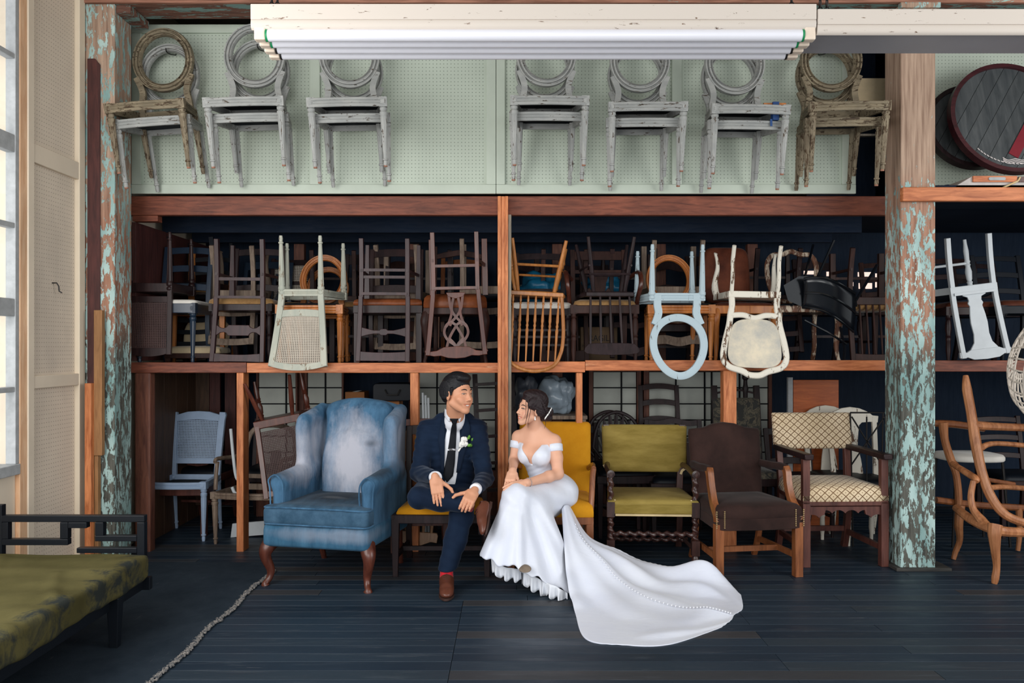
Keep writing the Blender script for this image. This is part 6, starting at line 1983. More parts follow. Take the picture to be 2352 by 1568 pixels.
# round planked lid and case on the upper ledge
zl = 2.494
lid_m = wood('blue_grey_lid_plank', C(48, 54, 58), C(84, 88, 90), 'z', 0.55, 0.4, 7)
rim_m = wood('maroon_rim', C(44, 20, 26), C(78, 34, 40), 'x', 0.35)
red_m = plain('red_painted_strip', C(120, 28, 42), 0.4)
white_m = plain('white_painted_scroll', C(214, 206, 204), 0.6)
for i, (px, py, D, rad, lab) in enumerate(((2318, 272, 5.74, 0.385, 'round planked table top with a maroon rim leaning on the right-bay pegboard'), (2230, 292, 5.90, 0.29, 'second round dark top tucked behind the larger planked one'))):
    t = thing('round_table_top', lab, 'table top', tuple(W(px, py, D)), (R(-14), 0, 0))
    ci = oval(rad, rad, 0, 0, 64)
    MB().ring(oval(rad + 0.03, rad + 0.03, 0, 0, 64), ci, -0.025, 0.03, lambda a, b, q: (a, q, b)).obj('rim', rim_m if i == 0 else M['blackbrown'], t, 30)
    ang = R(-32)
    nP = 8
    for k in range(nP):
        a0, a1 = -rad + 2 * rad * k / nP + 0.0015, -rad + 2 * rad * (k + 1) / nP - 0.0015
        top = [(a0 + (a1 - a0) * j / 6) for j in range(7)]
        ol = [(a, math.sqrt(max(rad * rad - a * a, 0)) * 0.999) for a in top] + [(a, -math.sqrt(max(rad * rad - a * a, 0)) * 0.999) for a in reversed(top)]
        MB().prism(ol, -0.008, 0.018, lambda a, b, q: (a * math.cos(ang) - b * math.sin(ang), q, a * math.sin(ang) + b * math.cos(ang))).obj('plank', lid_m, t, 0)
    if i == 0:
        MB().prism([(-0.035, -0.34), (0.035, -0.34), (0.035, 0.2), (-0.035, 0.2)], -0.014, -0.008, lambda a, b, q: (0.16 + a * math.cos(ang) - b * math.sin(ang), q, a * math.sin(ang) + b * math.cos(ang))).obj('painted_strip', red_m, t, 0)
        sc = MB()
        for k in range(13):
            aa = R(222 + k * 4.2)
            sc.tube((0.9 * rad * math.cos(aa), -0.012, 0.9 * rad * math.sin(aa)), (0.9 * rad * math.cos(aa + 0.05), -0.012, 0.9 * rad * math.sin(aa + 0.05) - 0.004), lambda q, an: 0.0035, 1, 6)
        for sgn in (-1, 1):
            for k in range(3):
                sc.sweep(catmull([(-0.01, -0.012, -0.31 - 0.012 * k), (sgn * 0.05 - 0.01, -0.012, -0.322 - 0.012 * k), (sgn * 0.085 - 0.01, -0.012, -0.302 - 0.012 * k)], 5), 0.003, 5)
        stuff(sc.obj('painted_scroll', white_m, t))
t = thing('wooden_case', 'flat wooden case with a metal latch lying on the orange ledge', 'case', (WX(2285, 5.45), 5.45, zl))
MB().prism([(-0.30, 0), (0.40, 0), (0.40, 0.09), (-0.15, 0.09)], 0.0, 0.42, lambda a, b, q: (a, q, b)).obj('body', plain('pale_case_side', C(186, 180, 176), 0.6), t, 0, 0.003)
MB().bx(-0.15, 0.14, -0.014, -0.001, 0.05, 0.09).obj('front_strip', M['orange_x'], t, 0, 0.002)
MB().prism(rrect(-0.05, 0.06, 0.06, 0.08, 0.009), -0.02, -0.013, lambda a, b, q: (a, q, b)).obj('latch_plate', M['sash'], t, 0)
MB().bx(0.15, 0.35, -0.014, -0.001, 0.05, 0.085).obj('side_strip', M['redoak'], t, 0, 0.002)
MB().sweep([(0.155, -0.02, 0.08), (0.14, -0.02, 0.055), (0.03, -0.02, 0.005)], 0.006, 6).obj('cord', M['gimp'], t)
bundle('blue_cloth', 'dark blue cloth crumpled on the ledge under the round top', 'cloth', 2200, 5.75, zl, 0.16, 0.10, 0.05, plain('navy_cloth', C(24, 38, 66), 0.8), 4)
# ---------------------------------------------------------------- the couple
def xf(f, loc, Mx, s=1.0):
    """the same shape moved: Mx holds the local axes as columns"""
    loc = v3(loc)
    Mn = np.array(Mx, dtype=np.float32)

    def g(P):
        return f(((P - loc) @ Mn) / s) * s
    return g


def xfs(prims, loc, Mx, s=1.0):
    return [(xf(q[0], loc, Mx, s), (q[1] if len(q) > 1 else 0.02) * s, q[2] if len(q) > 2 else '+') for q in prims]


def march(prims, o, d, dist=1.2):
    """first point of the surface along a ray"""
    o, d = v3(o), v3(Vector(d).normalized())
    ts = np.arange(0, dist, 0.002, dtype=np.float32)
    P = o + ts[:, None] * d
    pr = [(q[0], q[1] if len(q) > 1 else 0.02, q[2] if len(q) > 2 else '+') for q in prims]
    val = sdf_eval(pr, P)
    i = np.argmax(val < 0)
    if val[i] >= 0:
        i = int(np.argmin(val))
    return Vector(P[i].tolist())


def on_body(prims, px, py, D0=4.4, off=0.004):
    d = (W(px, py, 5.0) - Vector((0, 0, CH))).normalized()
    p = march(prims, W(px, py, D0), d, 1.6)
    return p - d * off


def patch(prims, left, right, n, m, D0=4.4, off=0.004):
    """cloth lying on a body between two edges given in the photograph"""
    def at(e, t):
        k = t * (len(e) - 1)
        i = min(int(k), len(e) - 2)
        u = k - i
        return (e[i][0] + (e[i + 1][0] - e[i][0]) * u, e[i][1] + (e[i + 1][1] - e[i][1]) * u)
    rows = []
    for j in range(n + 1):
        a, b = at(left, j / n), at(right, j / n)
        rows.append([on_body(prims, a[0] + (b[0] - a[0]) * i / m, a[1] + (b[1] - a[1]) * i / m, D0, off) for i in range(m + 1)])
    return MB().grid(rows)


def skin_mat(name, c):
    t = NT(name)
    at = t.n('Attribute', attribute_name='tint')
    n = t.noise(t.coords((1, 1, 1), False), 9, 4)
    base = t.ramp(n, [(0.3, tuple(x * 0.95 for x in c[:3]) + (1,)), (0.7, c)])
    mm = t.n('Mix', data_type='RGBA', blend_type='MULTIPLY', i_0=1.0)
    t.l(base, mm.inputs[6])
    t.l(at.outputs['Color'], mm.inputs[7])
    return t.fin(mm.outputs[2], 0.5, 0.35)


def head_prims(smile=1.0, fem=False):
    j = 0.9 if fem else 1.0
    p = [(ell((0, 0.018, 0.045), (0.075, 0.094, 0.088)), 0.02),
         (ell((0, -0.030, -0.030), (0.060 * j, 0.062, 0.072)), 0.03),
         (cone((-0.050 * j, 0.002, -0.052), (-0.012, -0.066, -0.092), 0.020, 0.018), 0.025), (cone((0.050 * j, 0.002, -0.052), (0.012, -0.066, -0.092), 0.020, 0.018), 0.025),
         (ell((0, -0.074, -0.098), (0.020, 0.016, 0.014)), 0.02),
         (ell((-0.043, -0.058, -0.022), (0.023, 0.022, 0.019)), 0.02), (ell((0.043, -0.058, -0.022), (0.023, 0.022, 0.019)), 0.02),
         (ell((0, -0.070, 0.034), (0.050, 0.018, 0.014)), 0.02),
         (ell((-0.031, -0.098, 0.011), (0.019, 0.016, 0.011)), 0.012, '-'), (ell((0.031, -0.098, 0.011), (0.019, 0.016, 0.011)), 0.012, '-'),
         (cone((0, -0.082, 0.020), (0, -0.104, -0.018), 0.007, 0.0095), 0.014), (ell((0, -0.106, -0.024), (0.0115, 0.0105, 0.0085)), 0.008),
         (ell((-0.0125, -0.093, -0.029), (0.0080, 0.010, 0.0065)), 0.006), (ell((0.0125, -0.093, -0.029), (0.0080, 0.010, 0.0065)), 0.006),
         (ell((0, -0.078, -0.060), (0.034, 0.016, 0.022)), 0.015)]
    if fem:
        p = [q for q in p]
    # smiling lips, curved up at the corners
    for z, r, y in ((-0.0535, 0.0030, -0.0915), (-0.0710, 0.0040, -0.0900)):
        for s in (-1, 1):
            p += [(cone((0, y, z), (s * 0.018, y + 0.005, z + 0.0035), r, r * 0.9), 0.005), (cone((s * 0.018, y + 0.005, z + 0.0035), (s * 0.034, y + 0.022, -0.0500 + 0.003 * smile), r * 0.9, 0.002), 0.005)]
    p += [(ell((0, -0.0965, -0.0618), (0.022, 0.016, 0.0050)), 0.002, '-')]
    p += [(cone((s * 0.010, -0.0945, -0.0605), (s * 0.029, -0.0875, -0.0540), 0.0044, 0.0026), 0.002, '-') for s in (-1, 1)]
    for s in (-1, 1):                  # cheeks lifted by the smile
        p += [(ell((s * 0.036, -0.072, -0.040), (0.016, 0.012, 0.014)), 0.018)]
    for s in (-1, 1):                  # lids, leaving a narrow smiling slit, then ears
        p += [(cone((s * 0.018, -0.083, 0.015), (s * 0.046, -0.073, 0.015), 0.006, 0.005), 0.006), (cone((s * 0.018, -0.081, 0.0035), (s * 0.046, -0.071, 0.006), 0.005, 0.004), 0.006)]
        p += [(ell((s * 0.077, 0.012, -0.004), (0.009, 0.020, 0.033), (0.15, 0, s * 0.35)), 0.006), (ell((s * 0.086, 0.008, 0.0), (0.006, 0.010, 0.018), (0.15, 0, s * 0.35)), 0.005, '-')]
    return p


def hand_prims(curl=0.5, spread=0.16, thumb=1, flip=1, thumb_out=1.0, length=1.0):
    """local axes: x to the fingertips, z out of the back of the hand, thumb towards +y * flip"""
    p = [(rbox((0.046, 0, 0), (0.050, 0.040, 0.014), 0.013), 0.01), (cone((-0.02, 0, 0), (0.02, 0, 0), 0.024, 0.022), 0.02)]
    for i, (y, L) in enumerate(((0.029, 0.074), (0.0095, 0.082), (-0.0105, 0.077), (-0.029, 0.060))):
        a = np.array([0.086, y * flip, 0.002])
        ang = 0.10 + curl * 0.45
        yaw = (1.2 - i * 0.8) * spread * flip
        r0 = 0.0103 - 0.0005 * i
        pr = a
        p.append((cone((0.05, y * flip * 0.9, 0.004), a, 0.010, r0 + 0.0005), 0.006))
        for k, (f_, r1, r2) in enumerate(((0.44, r0, r0 * 0.93), (0.31, r0 * 0.93, r0 * 0.86), (0.25, r0 * 0.86, r0 * 0.72))):
            d = np.array([math.cos(ang) * math.cos(yaw), math.cos(ang) * math.sin(yaw), -math.sin(ang)])
            q = pr + d * L * f_ * length
            p.append((cone(pr, q, r1, r2), 0.0025))
            pr = q
            ang += curl * 0.75
    b = np.array([0.018, 0.028 * flip, -0.006])
    c = b + np.array([0.030, 0.024 * flip * thumb_out, -0.006])
    d = c + np.array([0.028, 0.016 * flip * thumb_out, -0.003])
    e = d + np.array([0.024, 0.005 * flip * thumb_out, -0.004])
    p += [(cone(b, c, 0.0150, 0.0122), 0.012), (cone(c, d, 0.0122, 0.0106), 0.004), (cone(d, e, 0.0106, 0.0086), 0.004)]
    return p


def frame(x, z):
    x = Vector(x).normalized()
    z = Vector(z)
    z = (z - x * z.dot(x)).normalized()
    y = z.cross(x)
    return np.array([[x[i], y[i], z[i]] for i in range(3)], dtype=np.float32)


def rotm(*e):
    return rot_np(e)


def chain(pts, k=0.03):
    return [(cone(a, b, ra, rb), k) for (a, ra), (b, rb) in zip(pts[:-1], pts[1:])]


SKIN_M = skin_mat('skin_man', C(214, 154, 122))
SKIN_W = skin_mat('skin_woman', C(226, 172, 144))

def hair_mat(name, c, st):
    t = NT(name)
    n = t.noise(t.coords(st, False), 110, 4, 0.6, 0.4)
    col = t.ramp(n, [(0.3, tuple(x * 0.6 for x in c[:3]) + (1,)), (0.7, tuple(x * 1.5 for x in c[:3]) + (1,))])
    t.bump(n, 0.7, 0.004)
    return t.fin(col, 0.5, 0.3)


M['hair'] = hair_mat('black_hair', C(17, 17, 22), (0.25, 1, 1))
M['eye'] = plain('dark_eye', C(22, 16, 14), 0.15, 0.6)
M['eye_white'] = plain('eye_white', C(206, 198, 192), 0.3)
M['teeth'] = plain('teeth', C(240, 236, 228), 0.3)
M['navy'] = fabric('navy_suit_wool', C(14, 27, 47), C(20, 36, 58), 6, 260, 0.85, 0.12, (0.7, 0.8, 1, 1), 0.15)
M['navy2'] = fabric('navy_lapel_wool', C(13, 25, 43), C(19, 34, 55), 6, 260, 0.8, 0.1, (0.7, 0.8, 1, 1), 0.15)
M['shirt'] = fabric('white_shirt', C(228, 230, 238), C(240, 242, 248), 4, 200, 0.8, 0.0, None, 0.05)
M['tie'] = fabric('black_tie', C(16, 18, 24), C(26, 28, 34), 6, 300, 0.6, 0.1)
M['silver'] = plain('silver_bar', C(210, 210, 214), 0.25, 0.6, metal=0.9)
M['shoe'] = plain('brown_leather_shoe', C(96, 54, 40), 0.32, 0.5, var=0.2, scale=8)
M['sole'] = plain('dark_sole', C(58, 36, 30), 0.6)
M['sock'] = fabric('red_patterned_sock', C(150, 20, 34), C(206, 40, 52), 60, 300, 0.9)
M['rose'] = plain('white_rose_petal', C(242, 240, 236), 0.6, 0.3, var=0.03)
M['leaf'] = plain('fresh_green_leaf', C(96, 150, 52), 0.5, 0.4, var=0.25)
def satin_mat():
    t = NT('white_satin')
    f = t.noise(t.coords((1, 1, 1), False), 3, 4)
    col = t.ramp(f, [(0.3, C(216, 221, 236)), (0.7, C(226, 230, 240))])
    t.bump(t.noise(t.coords((0.4, 1, 1), False), 13, 4, 0.55, 0.8), 0.22, 0.012)
    return t.fin(col, 0.36, 0.4, 0.2)


M['satin'] = satin_mat()
M['tulle'] = plain('white_tulle', C(226, 230, 238), 0.7, 0.3, var=0.04)

# ================================================================ the man
man = thing('person', 'person in a navy suit sitting on the mustard chair with one leg crossed', 'person', (-0.42, 5.45, 0))
HM, HMM, HMS = W(1052, 907, 5.30), rotm(0.02, 0.05, R(50)), 1.0
mt = dict(hipR=W(1003, 1135, 5.47), hipL=W(1062, 1138, 5.47), kneeR=W(962, 1142, 5.03), ankR=W(1080, 1158, 4.90), kneeL=W(1060, 1184, 5.04), ankL=W(1026, 1322, 4.97),
          shR=W(981, 990, 5.46), shL=W(1095, 987, 5.46), elR=W(963, 1086, 5.36), elL=W(1113, 1098, 5.36), wrR=W(1001, 1096, 4.985), wrL=W(1092, 1124, 4.99), neck=W(1045, 958, 5.42))
hR = xfs(hand_prims(0.06, 0.035, flip=1, thumb_out=1.5), mt['wrR'] + Vector((0.002, -0.048, -0.004)), frame(W(1010, 1156, 4.885) - W(1001, 1100, 4.925), (0.10, -0.95, 0.35)), 0.95)
hL = xfs(hand_prims(0.62, 0.02, flip=-1, thumb_out=1.5), mt['wrL'] + Vector((-0.010, -0.060, -0.004)), frame(W(1071, 1160, 4.80) - W(1090, 1126, 4.915), (0.20, -0.75, 0.65)), 0.95)
headM = xfs(head_prims(), HM, HMM, HMS)
neckM = [(cone(HM + Vector((-0.020, 0.03, -0.06)), mt['neck'] + Vector((0, 0.02, -0.05)), 0.056, 0.062), 0.02)]
bodyM = headM + neckM
bodyM += [(ell(W(1036, 1040, 5.50), (0.155, 0.09, 0.22)), 0.04), (ell(W(1033, 1120, 5.50), (0.15, 0.10, 0.11)), 0.04)]
for a, b, c in (('shR', 'elR', 'wrR'), ('shL', 'elL', 'wrL')):
    bodyM += chain([(mt[a], 0.045), (mt[b], 0.036), (mt[c], 0.025)], 0.02)
bodyM += chain([(mt['hipR'], 0.07), (mt['kneeR'], 0.045), (mt['ankR'], 0.026)], 0.02) + chain([(mt['hipL'], 0.07), (mt['kneeL'], 0.045), (mt['ankL'], 0.026)], 0.02)
bodyM += hR + hL


def tint_of(loc, Mx, s, lip, cheek):
    def f(v):
        q = ((v - np.array(loc)) @ np.array(Mx, np.float64)) / s
        c = np.ones((len(v), 3), np.float32)
        lp = ((q[:, 0] / 0.036) ** 2 + ((q[:, 2] + 0.0620 - 0.22 * np.abs(q[:, 0])) / 0.0112) ** 2) < 1
        lp &= (q[:, 1] < -0.07)
        c[lp] *= np.array(lip, np.float32)
        ck = np.exp(-(((np.abs(q[:, 0]) - 0.045) / 0.02) ** 2 + ((q[:, 2] + 0.025) / 0.02) ** 2)) * (q[:, 1] < -0.02) * (np.abs(q[:, 2]) < 0.15)
        c *= 1 - ck[:, None] * np.array(cheek, np.float32)
        return c
    return f


sdf_obj('body', bodyM, (-0.95, 4.7, 0.02), (0.05, 5.75, 1.5), 0.0034, SKIN_M, man, tint_of(HM, HMM, HMS, (0.90, 0.70, 0.68), (0.0, 0.06, 0.06)))


def face_bits(root, prims, loc, Mx, s, brow_r, lash=False):
    Mv = Matrix([[float(Mx[i][j]) for j in range(3)] for i in range(3)])
    wp = lambda p: Vector(loc) + Mv @ (Vector(p) * s)

    def surf(x, z, off):
        d = Mv @ Vector((0, 1, 0))
        p = march(prims, wp((x, -0.16, z)), d, 0.2)
        return p - d * off
    for sg in (-1, 1):
        n = 14
        for nm, mat, hw, hh, off in (('eye', M['eye_white'], 0.0125, 0.0028, 0.0008), ('iris', M['eye'], 0.0054, 0.0030, 0.0016)):
            e = MB()
            cen = surf(sg * 0.033, 0.0105, off + 0.0006)
            rim = [surf(sg * 0.033 + hw * math.cos(2 * PI * k / n), 0.0105 + hh * math.sin(2 * PI * k / n) + 0.03 * hw * sg * math.cos(2 * PI * k / n), off) for k in range(n)]
            e.add([cen] + rim, [(0, 1 + k, 1 + (k + 1) % n) for k in range(n)])
            e.obj(nm, mat, root, 80, solid=0.0012)
        pts = [surf(sg * (0.014 + 0.036 * k / 6), 0.0345 + 0.005 * math.sin(PI * (k / 6) ** 0.9), 0.0006) for k in range(7)]
        MB().sweep(pts, [(0.0014 + brow_r * math.sin(PI * (0.15 + 0.8 * k / 6))) for k in range(7)], 6).obj('eyebrow', M['hair'], root)
        pts = [surf(sg * (0.018 + 0.031 * k / 6), 0.0128 + 0.0038 * math.sin(PI * (k / 6) ** 0.8), 0.0012) for k in range(7)]
        MB().sweep(pts, 0.0019 if lash else 0.0015, 5).obj('eyelash', M['hair'], root)
    rows = []
    for z in (-0.0565, -0.0600, -0.0635, -0.0665):
        rows.append([wp((x_, -0.0872 + 9 * x_ * x_, z + 0.20 * abs(x_))) for x_ in [0.027 * (k / 5 - 1) for k in range(11)]])
    MB().grid(rows).obj('teeth', M['teeth'], root, 60, solid=0.002)


face_bits(man, headM, HM, HMM, HMS, 0.0026)
# hair: short at the sides, swept up at the front
hp = [(ell((0, 0.026, 0.056), (0.0815, 0.101, 0.088)), 0.02), (half((0, -0.083, 0.074), (0, -0.62, -0.72)), 0.012, '&'),
      (ell((0, -0.018, 0.118), (0.060, 0.070, 0.030), (0.16, 0, 0)), 0.025), (ell((-0.012, -0.050, 0.116), (0.044, 0.034, 0.020), (0.35, 0, 0)), 0.02),
      (ell((-0.079, 0.045, 0.03), (0.008, 0.05, 0.06)), 0.012), (ell((0.079, 0.045, 0.03), (0.008, 0.05, 0.06)), 0.012),
      (cone((-0.078, -0.018, 0.04), (-0.076, -0.010, 0.002), 0.008, 0.005), 0.01), (cone((0.078, -0.018, 0.04), (0.076, -0.010, 0.002), 0.008, 0.005), 0.01),
      (ell((0, 0.085, -0.01), (0.06, 0.03, 0.05)), 0.03),
      (cone((-0.062, -0.055, 0.108), (-0.066, 0.05, 0.118), 0.003, 0.003), 0.004, '-'),
      (lambda P: (0.0007 * np.sin(P[..., 0] * 420 + 30 * np.sin(P[..., 1] * 25)) * np.sin(P[..., 2] * 60 + P[..., 1] * 90)).astype(np.float32), 0, '~')]
sdf_obj('hair', xfs(hp, HM, HMM, HMS), HM - Vector((0.17, 0.17, 0.13)), HM + Vector((0.17, 0.17, 0.2)), 0.0028, M['hair'], man)

# suit
torso = [(ell(W(1037, 1025, 5.49), (0.185, 0.120, 0.20)), 0.05), (ell(W(1034, 1090, 5.50), (0.172, 0.125, 0.17)), 0.05),
         (cone(W(984, 984, 5.48), W(1092, 982, 5.48), 0.062, 0.062), 0.05), (cone(W(1018, 962, 5.47), W(1068, 960, 5.47), 0.045, 0.045), 0.05)]
shirt = [(ell(W(1037, 1025, 5.487), (0.135, 0.113, 0.195)), 0.05), (ell(W(1034, 1095, 5.497), (0.130, 0.118, 0.16)), 0.05), (cone(W(1028, 974, 5.45), W(1060, 974, 5.45), 0.040, 0.040), 0.03),
         (cone(W(1044, 968, 5.42), W(1046, 946, 5.395), 0.068, 0.064), 0.015)]
collar_cut = [(cone(W(1047, 950, 5.38), W(1050, 925, 5.35), 0.056, 0.075), 0.006, '-'), (half(W(1046, 946, 5.395), (0.10, -0.25, 1)), 0.004, '&')]
sdf_obj('shirt', shirt + collar_cut, (-0.75, 5.2, 0.5), (-0.1, 5.7, 1.2), 0.0042, M['shirt'], man)
slv = []
for a, b, c, hd in (('shR', 'elR', 'wrR', 0), ('shL', 'elL', 'wrL', 1)):
    slv += chain([(mt[a] + Vector((0, 0, -0.004)), 0.070), (mt[b], 0.055), (mt[b].lerp(mt[c], 0.90), 0.040)], 0.03)
wr = lambda P: (0.0024 * np.sin(P[..., 2] * 75 + 22 * P[..., 0]) * np.sin(P[..., 0] * 38 + 9 * P[..., 2]) + 0.002 * np.sin(P[..., 2] * 140 + P[..., 1] * 60)).astype(np.float32)
jacket = torso + slv + [(wr, 0, '~')]
opening = [(ell(W(1037, 1035, 5.33), (0.052, 0.17, 0.29), (0, R(3), 0)), 0.006, '-'), (cone(W(1047, 950, 5.40), W(1050, 920, 5.36), 0.068, 0.09), 0.01, '-')]
cutters = []
for el, wr_ in (('elR', 'wrR'), ('elL', 'wrL')):
    d = (mt[wr_] - mt[el]).normalized()
    e = mt[el].lerp(mt[wr_], 0.93)
    cutters.append((lambda P, e=e, d=d: np.maximum(-((P - v3(e)) @ v3(d)), np.sqrt(((P - v3(e)) ** 2).sum(-1)) - 0.075), 0.004, '-'))
sdf_obj('jacket', jacket + opening + cutters + [(half(W(1034, 1142, 5.4), (0, 0, -1)), 0.01, '&')], (-0.85, 4.95, 0.45), (0.05, 5.75, 1.22), 0.0048, M['navy'], man)
for el, wr_ in (('elR', 'wrR'), ('elL', 'wrL')):
    a, b = mt[el].lerp(mt[wr_], 0.80), mt[el].lerp(mt[wr_], 1.03)
    MB().lathe(a, b, [(0, 0.030), (0.4, 0.036), (0.9, 0.0375), (0.97, 0.0365), (1, 0.033)], 24).obj('shirt_cuff', M['shirt'], man, 60)
tj = torso + [(cone(W(984, 984, 5.48), W(1092, 982, 5.48), 0.062, 0.062), 0.05)]
patch(tj, [(1019, 944), (1010, 985), (1006, 1010), (1013, 1050), (1013, 1085)], [(1027, 950), (1021, 985), (1022, 1010), (1021, 1050), (1019, 1085)], 14, 4, off=0.006).obj('lapel', M['navy2'], man, 60, solid=0.006)
patch(tj, [(1063, 948), (1062, 985), (1056, 1015), (1052, 1050), (1048, 1085)], [(1069, 946), (1082, 985), (1078, 1008), (1066, 1045), (1056, 1085)], 14, 4, off=0.006).obj('lapel', M['navy2'], man, 60, solid=0.006)
sh2 = shirt
patch(sh2, [(1040, 970), (1036, 984), (1031, 1020), (1024, 1060), (1017, 1092), (1026, 1107)], [(1048, 970), (1049, 984), (1047, 1020), (1045, 1060), (1041, 1092), (1028, 1107)], 16, 4, off=0.007).obj('necktie', M['tie'], man, 60, solid=0.006)
patch(sh2, [(1033, 961), (1037, 966), (1040, 974)], [(1053, 961), (1050, 966), (1048, 974)], 5, 4, off=0.014).obj('tie_knot', M['tie'], man, 60, solid=0.012)
patch(sh2, [(1028, 1030), (1028, 1034)], [(1047, 1030), (1047, 1034)], 1, 4, off=0.013).obj('tie_clip', M['silver'], man, 0, solid=0.003)
patch(sh2, [(1022, 938), (1021, 955), (1031, 968)], [(1037, 950), (1035, 960), (1033, 968)], 6, 4, off=0.008).obj('shirt_collar', M['shirt'], man, 60, solid=0.005)
patch(sh2, [(1052, 953), (1052, 961), (1054, 969)], [(1059, 951), (1059, 958), (1056, 969)], 6, 4, off=0.008).obj('shirt_collar', M['shirt'], man, 60, solid=0.005)
patch(tj, [(1052, 1048), (1052, 1053)], [(1082, 1043), (1082, 1049)], 1, 5, off=0.005).obj('pocket_welt', M['navy2'], man, 0, solid=0.004)
# trousers
wr2 = lambda P: (0.0016 * np.sin(P[..., 0] * 60 + 30 * P[..., 2]) * np.sin(P[..., 1] * 40 + P[..., 2] * 20) + 0.0011 * np.sin(P[..., 2] * 110 + P[..., 0] * 50)).astype(np.float32)
tr = [(ell(W(1033, 1128, 5.48), (0.175, 0.13, 0.095)), 0.03)]
tr += chain([(mt['hipR'], 0.092), (mt['hipR'].lerp(mt['kneeR'], 0.5) + Vector((-0.015, 0, 0.012)), 0.082), (mt['kneeR'], 0.064), (mt['kneeR'].lerp(mt['ankR'], 0.45), 0.062), (mt['kneeR'].lerp(mt['ankR'], 0.90), 0.050)], 0.03)
tr += chain([(mt['hipL'], 0.090), (mt['kneeL'] + Vector((0, 0, 0.0)), 0.070), (mt['kneeL'].lerp(mt['ankL'], 0.4), 0.066), (mt['ankL'] + Vector((0, 0.0, 0.03)), 0.054)], 0.03)
ctL = [(half(mt['ankL'] + Vector((0, 0, 0.044)), (0.0, 0.25, -1)), 0.004, '&')]
d = (mt['ankR'] - mt['kneeR']).normalized()
e = mt['kneeR'].lerp(mt['ankR'], 0.92)
ctR = [(lambda P, e=e, d=d: np.maximum(-((P - v3(e)) @ v3(d)), np.sqrt(((P - v3(e)) ** 2).sum(-1)) - 0.10), 0.004, '-')]
sdf_obj('trousers', tr + [(wr2, 0, '~')] + ctL + ctR, (-0.8, 4.75, 0.05), (0.05, 5.75, 0.75), 0.0055, M['navy'], man)


def sock(a, b):
    MB().lathe(a, b, [(0, 0.036), (0.5, 0.040), (1, 0.042)], 20).obj('sock', M['sock'], man, 60)


sock(mt['ankL'] + Vector((0.0, 0, 0.062)), mt['ankL'] + Vector((0.0, -0.012, -0.03)))
sock(mt['kneeR'].lerp(mt['ankR'], 0.84), mt['ankR'] + Vector((0.012, 0, -0.004)))


def shoe(loc, Mx, s=1.0):
    """x to the toe, z up from the sole; sole level at z = 0, heel at x = 0"""
    up_ = [(cone((0.045, 0, 0.045), (0.048, 0, 0.062), 0.036, 0.037), 0.03), (ell((0.055, 0, 0.045), (0.062, 0.036, 0.045)), 0.03), (ell((0.15, 0.003, 0.040), (0.085, 0.042, 0.032)), 0.04),
           (ell((0.225, 0.002, 0.034), (0.055, 0.036, 0.023)), 0.03), (cone((0.08, 0, 0.076), (0.17, 0, 0.056), 0.026, 0.024), 0.03), (half((0, 0, 0.016), (0, 0, -1)), 0.004, '&'),
           (cone((0.045, 0, 0.082), (0.043, 0, 0.14), 0.030, 0.04), 0.006, '-')]
    sh = xfs(up_, loc, Mx, s)
    lo = Vector(loc) - Vector((0.32, 0.32, 0.32))
    hi = Vector(loc) + Vector((0.32, 0.32, 0.32))
    o = sdf_obj('shoe', sh, lo, hi, 0.004, M['shoe'], man)
    Mv = Matrix([[float(Mx[i][j]) for j in range(3)] for i in range(3)])
    wp = lambda p: Vector(loc) + Mv @ (Vector(p) * s)
    out = [(-0.010, 0), (0.0, 0.028), (0.05, 0.038), (0.10, 0.036), (0.17, 0.046), (0.23, 0.040), (0.275, 0.018), (0.283, 0), (0.275, -0.016), (0.23, -0.036), (0.17, -0.042), (0.10, -0.034), (0.05, -0.036), (0, -0.028)]
    out = [(p[0], p[1]) for p in catmull([(a, b, 0) for a, b in out], 3, True)]
    MB().prism(out, 0.006, 0.018, lambda a, b, q: wp((a, b, q))).obj('shoe_sole', M['sole'], o, 40)
    MB().prism([(a, b) for a, b in rrect(-0.008, 0.065, -0.032, 0.032, 0.02)], 0.0, 0.008, lambda a, b, q: wp((a, b, q))).obj('shoe_heel', M['sole'], o, 0)
    for k in range(4):
        x = 0.098 + 0.018 * k
        z = 0.1075 - 0.0075 * k
        MB().sweep([wp((x, -0.020, z - 0.008)), wp((x + 0.003, 0, z)), wp((x, 0.020, z - 0.008))], 0.0022 * s, 6).obj('shoelace', M['sole'], o)
    return o


hx = mt['ankL']
shoe(Vector((hx.x - 0.003, hx.y + 0.045, 0.0)), frame((0.06, -1, 0), (0, 0, 1)), 1.02)
toe, heel = W(1109, 1216, 4.80), W(1117, 1160, 4.95)
shoe(heel + Vector((0.030, 0.0, 0.005)), frame(toe - heel, (-0.95, -0.05, 0.35)), 0.86)
# boutonniere
bq = thing('boutonniere', 'white rose boutonniere with small green leaves pinned to the navy lapel', 'boutonniere', on_body(tj, 1066, 1018, off=0.02))
bo = Vector(bq.location)
rnd = random.Random(2)
for cx_, cy_, r_ in ((1065, 1010, 0.026), (1060, 1021, 0.023), (1069, 1020, 0.019)):
    c0 = on_body(tj, cx_, cy_, off=0.022) - bo
    for k in range(9):
        a = k * 2.4
        rr_ = r_ * (0.45 + 0.55 * (k / 8))
        ax = Vector((math.cos(a), -0.3 + 0.05 * k, math.sin(a)))
        rows = []
        for i in range(5):
            u = i / 4
            rows.append([c0 + Vector((math.cos(a + w_ * 0.75) * rr_ * math.sin(1.5 * u), -rr_ * (1.0 - 0.75 * u * (0.5 + k / 16)) + 0.004, math.sin(a + w_ * 0.75) * rr_ * math.sin(1.5 * u))) for w_ in (-1, -0.5, 0, 0.5, 1)])
        MB().grid(rows).obj('petal', M['rose'], bq, 60, solid=0.0012)
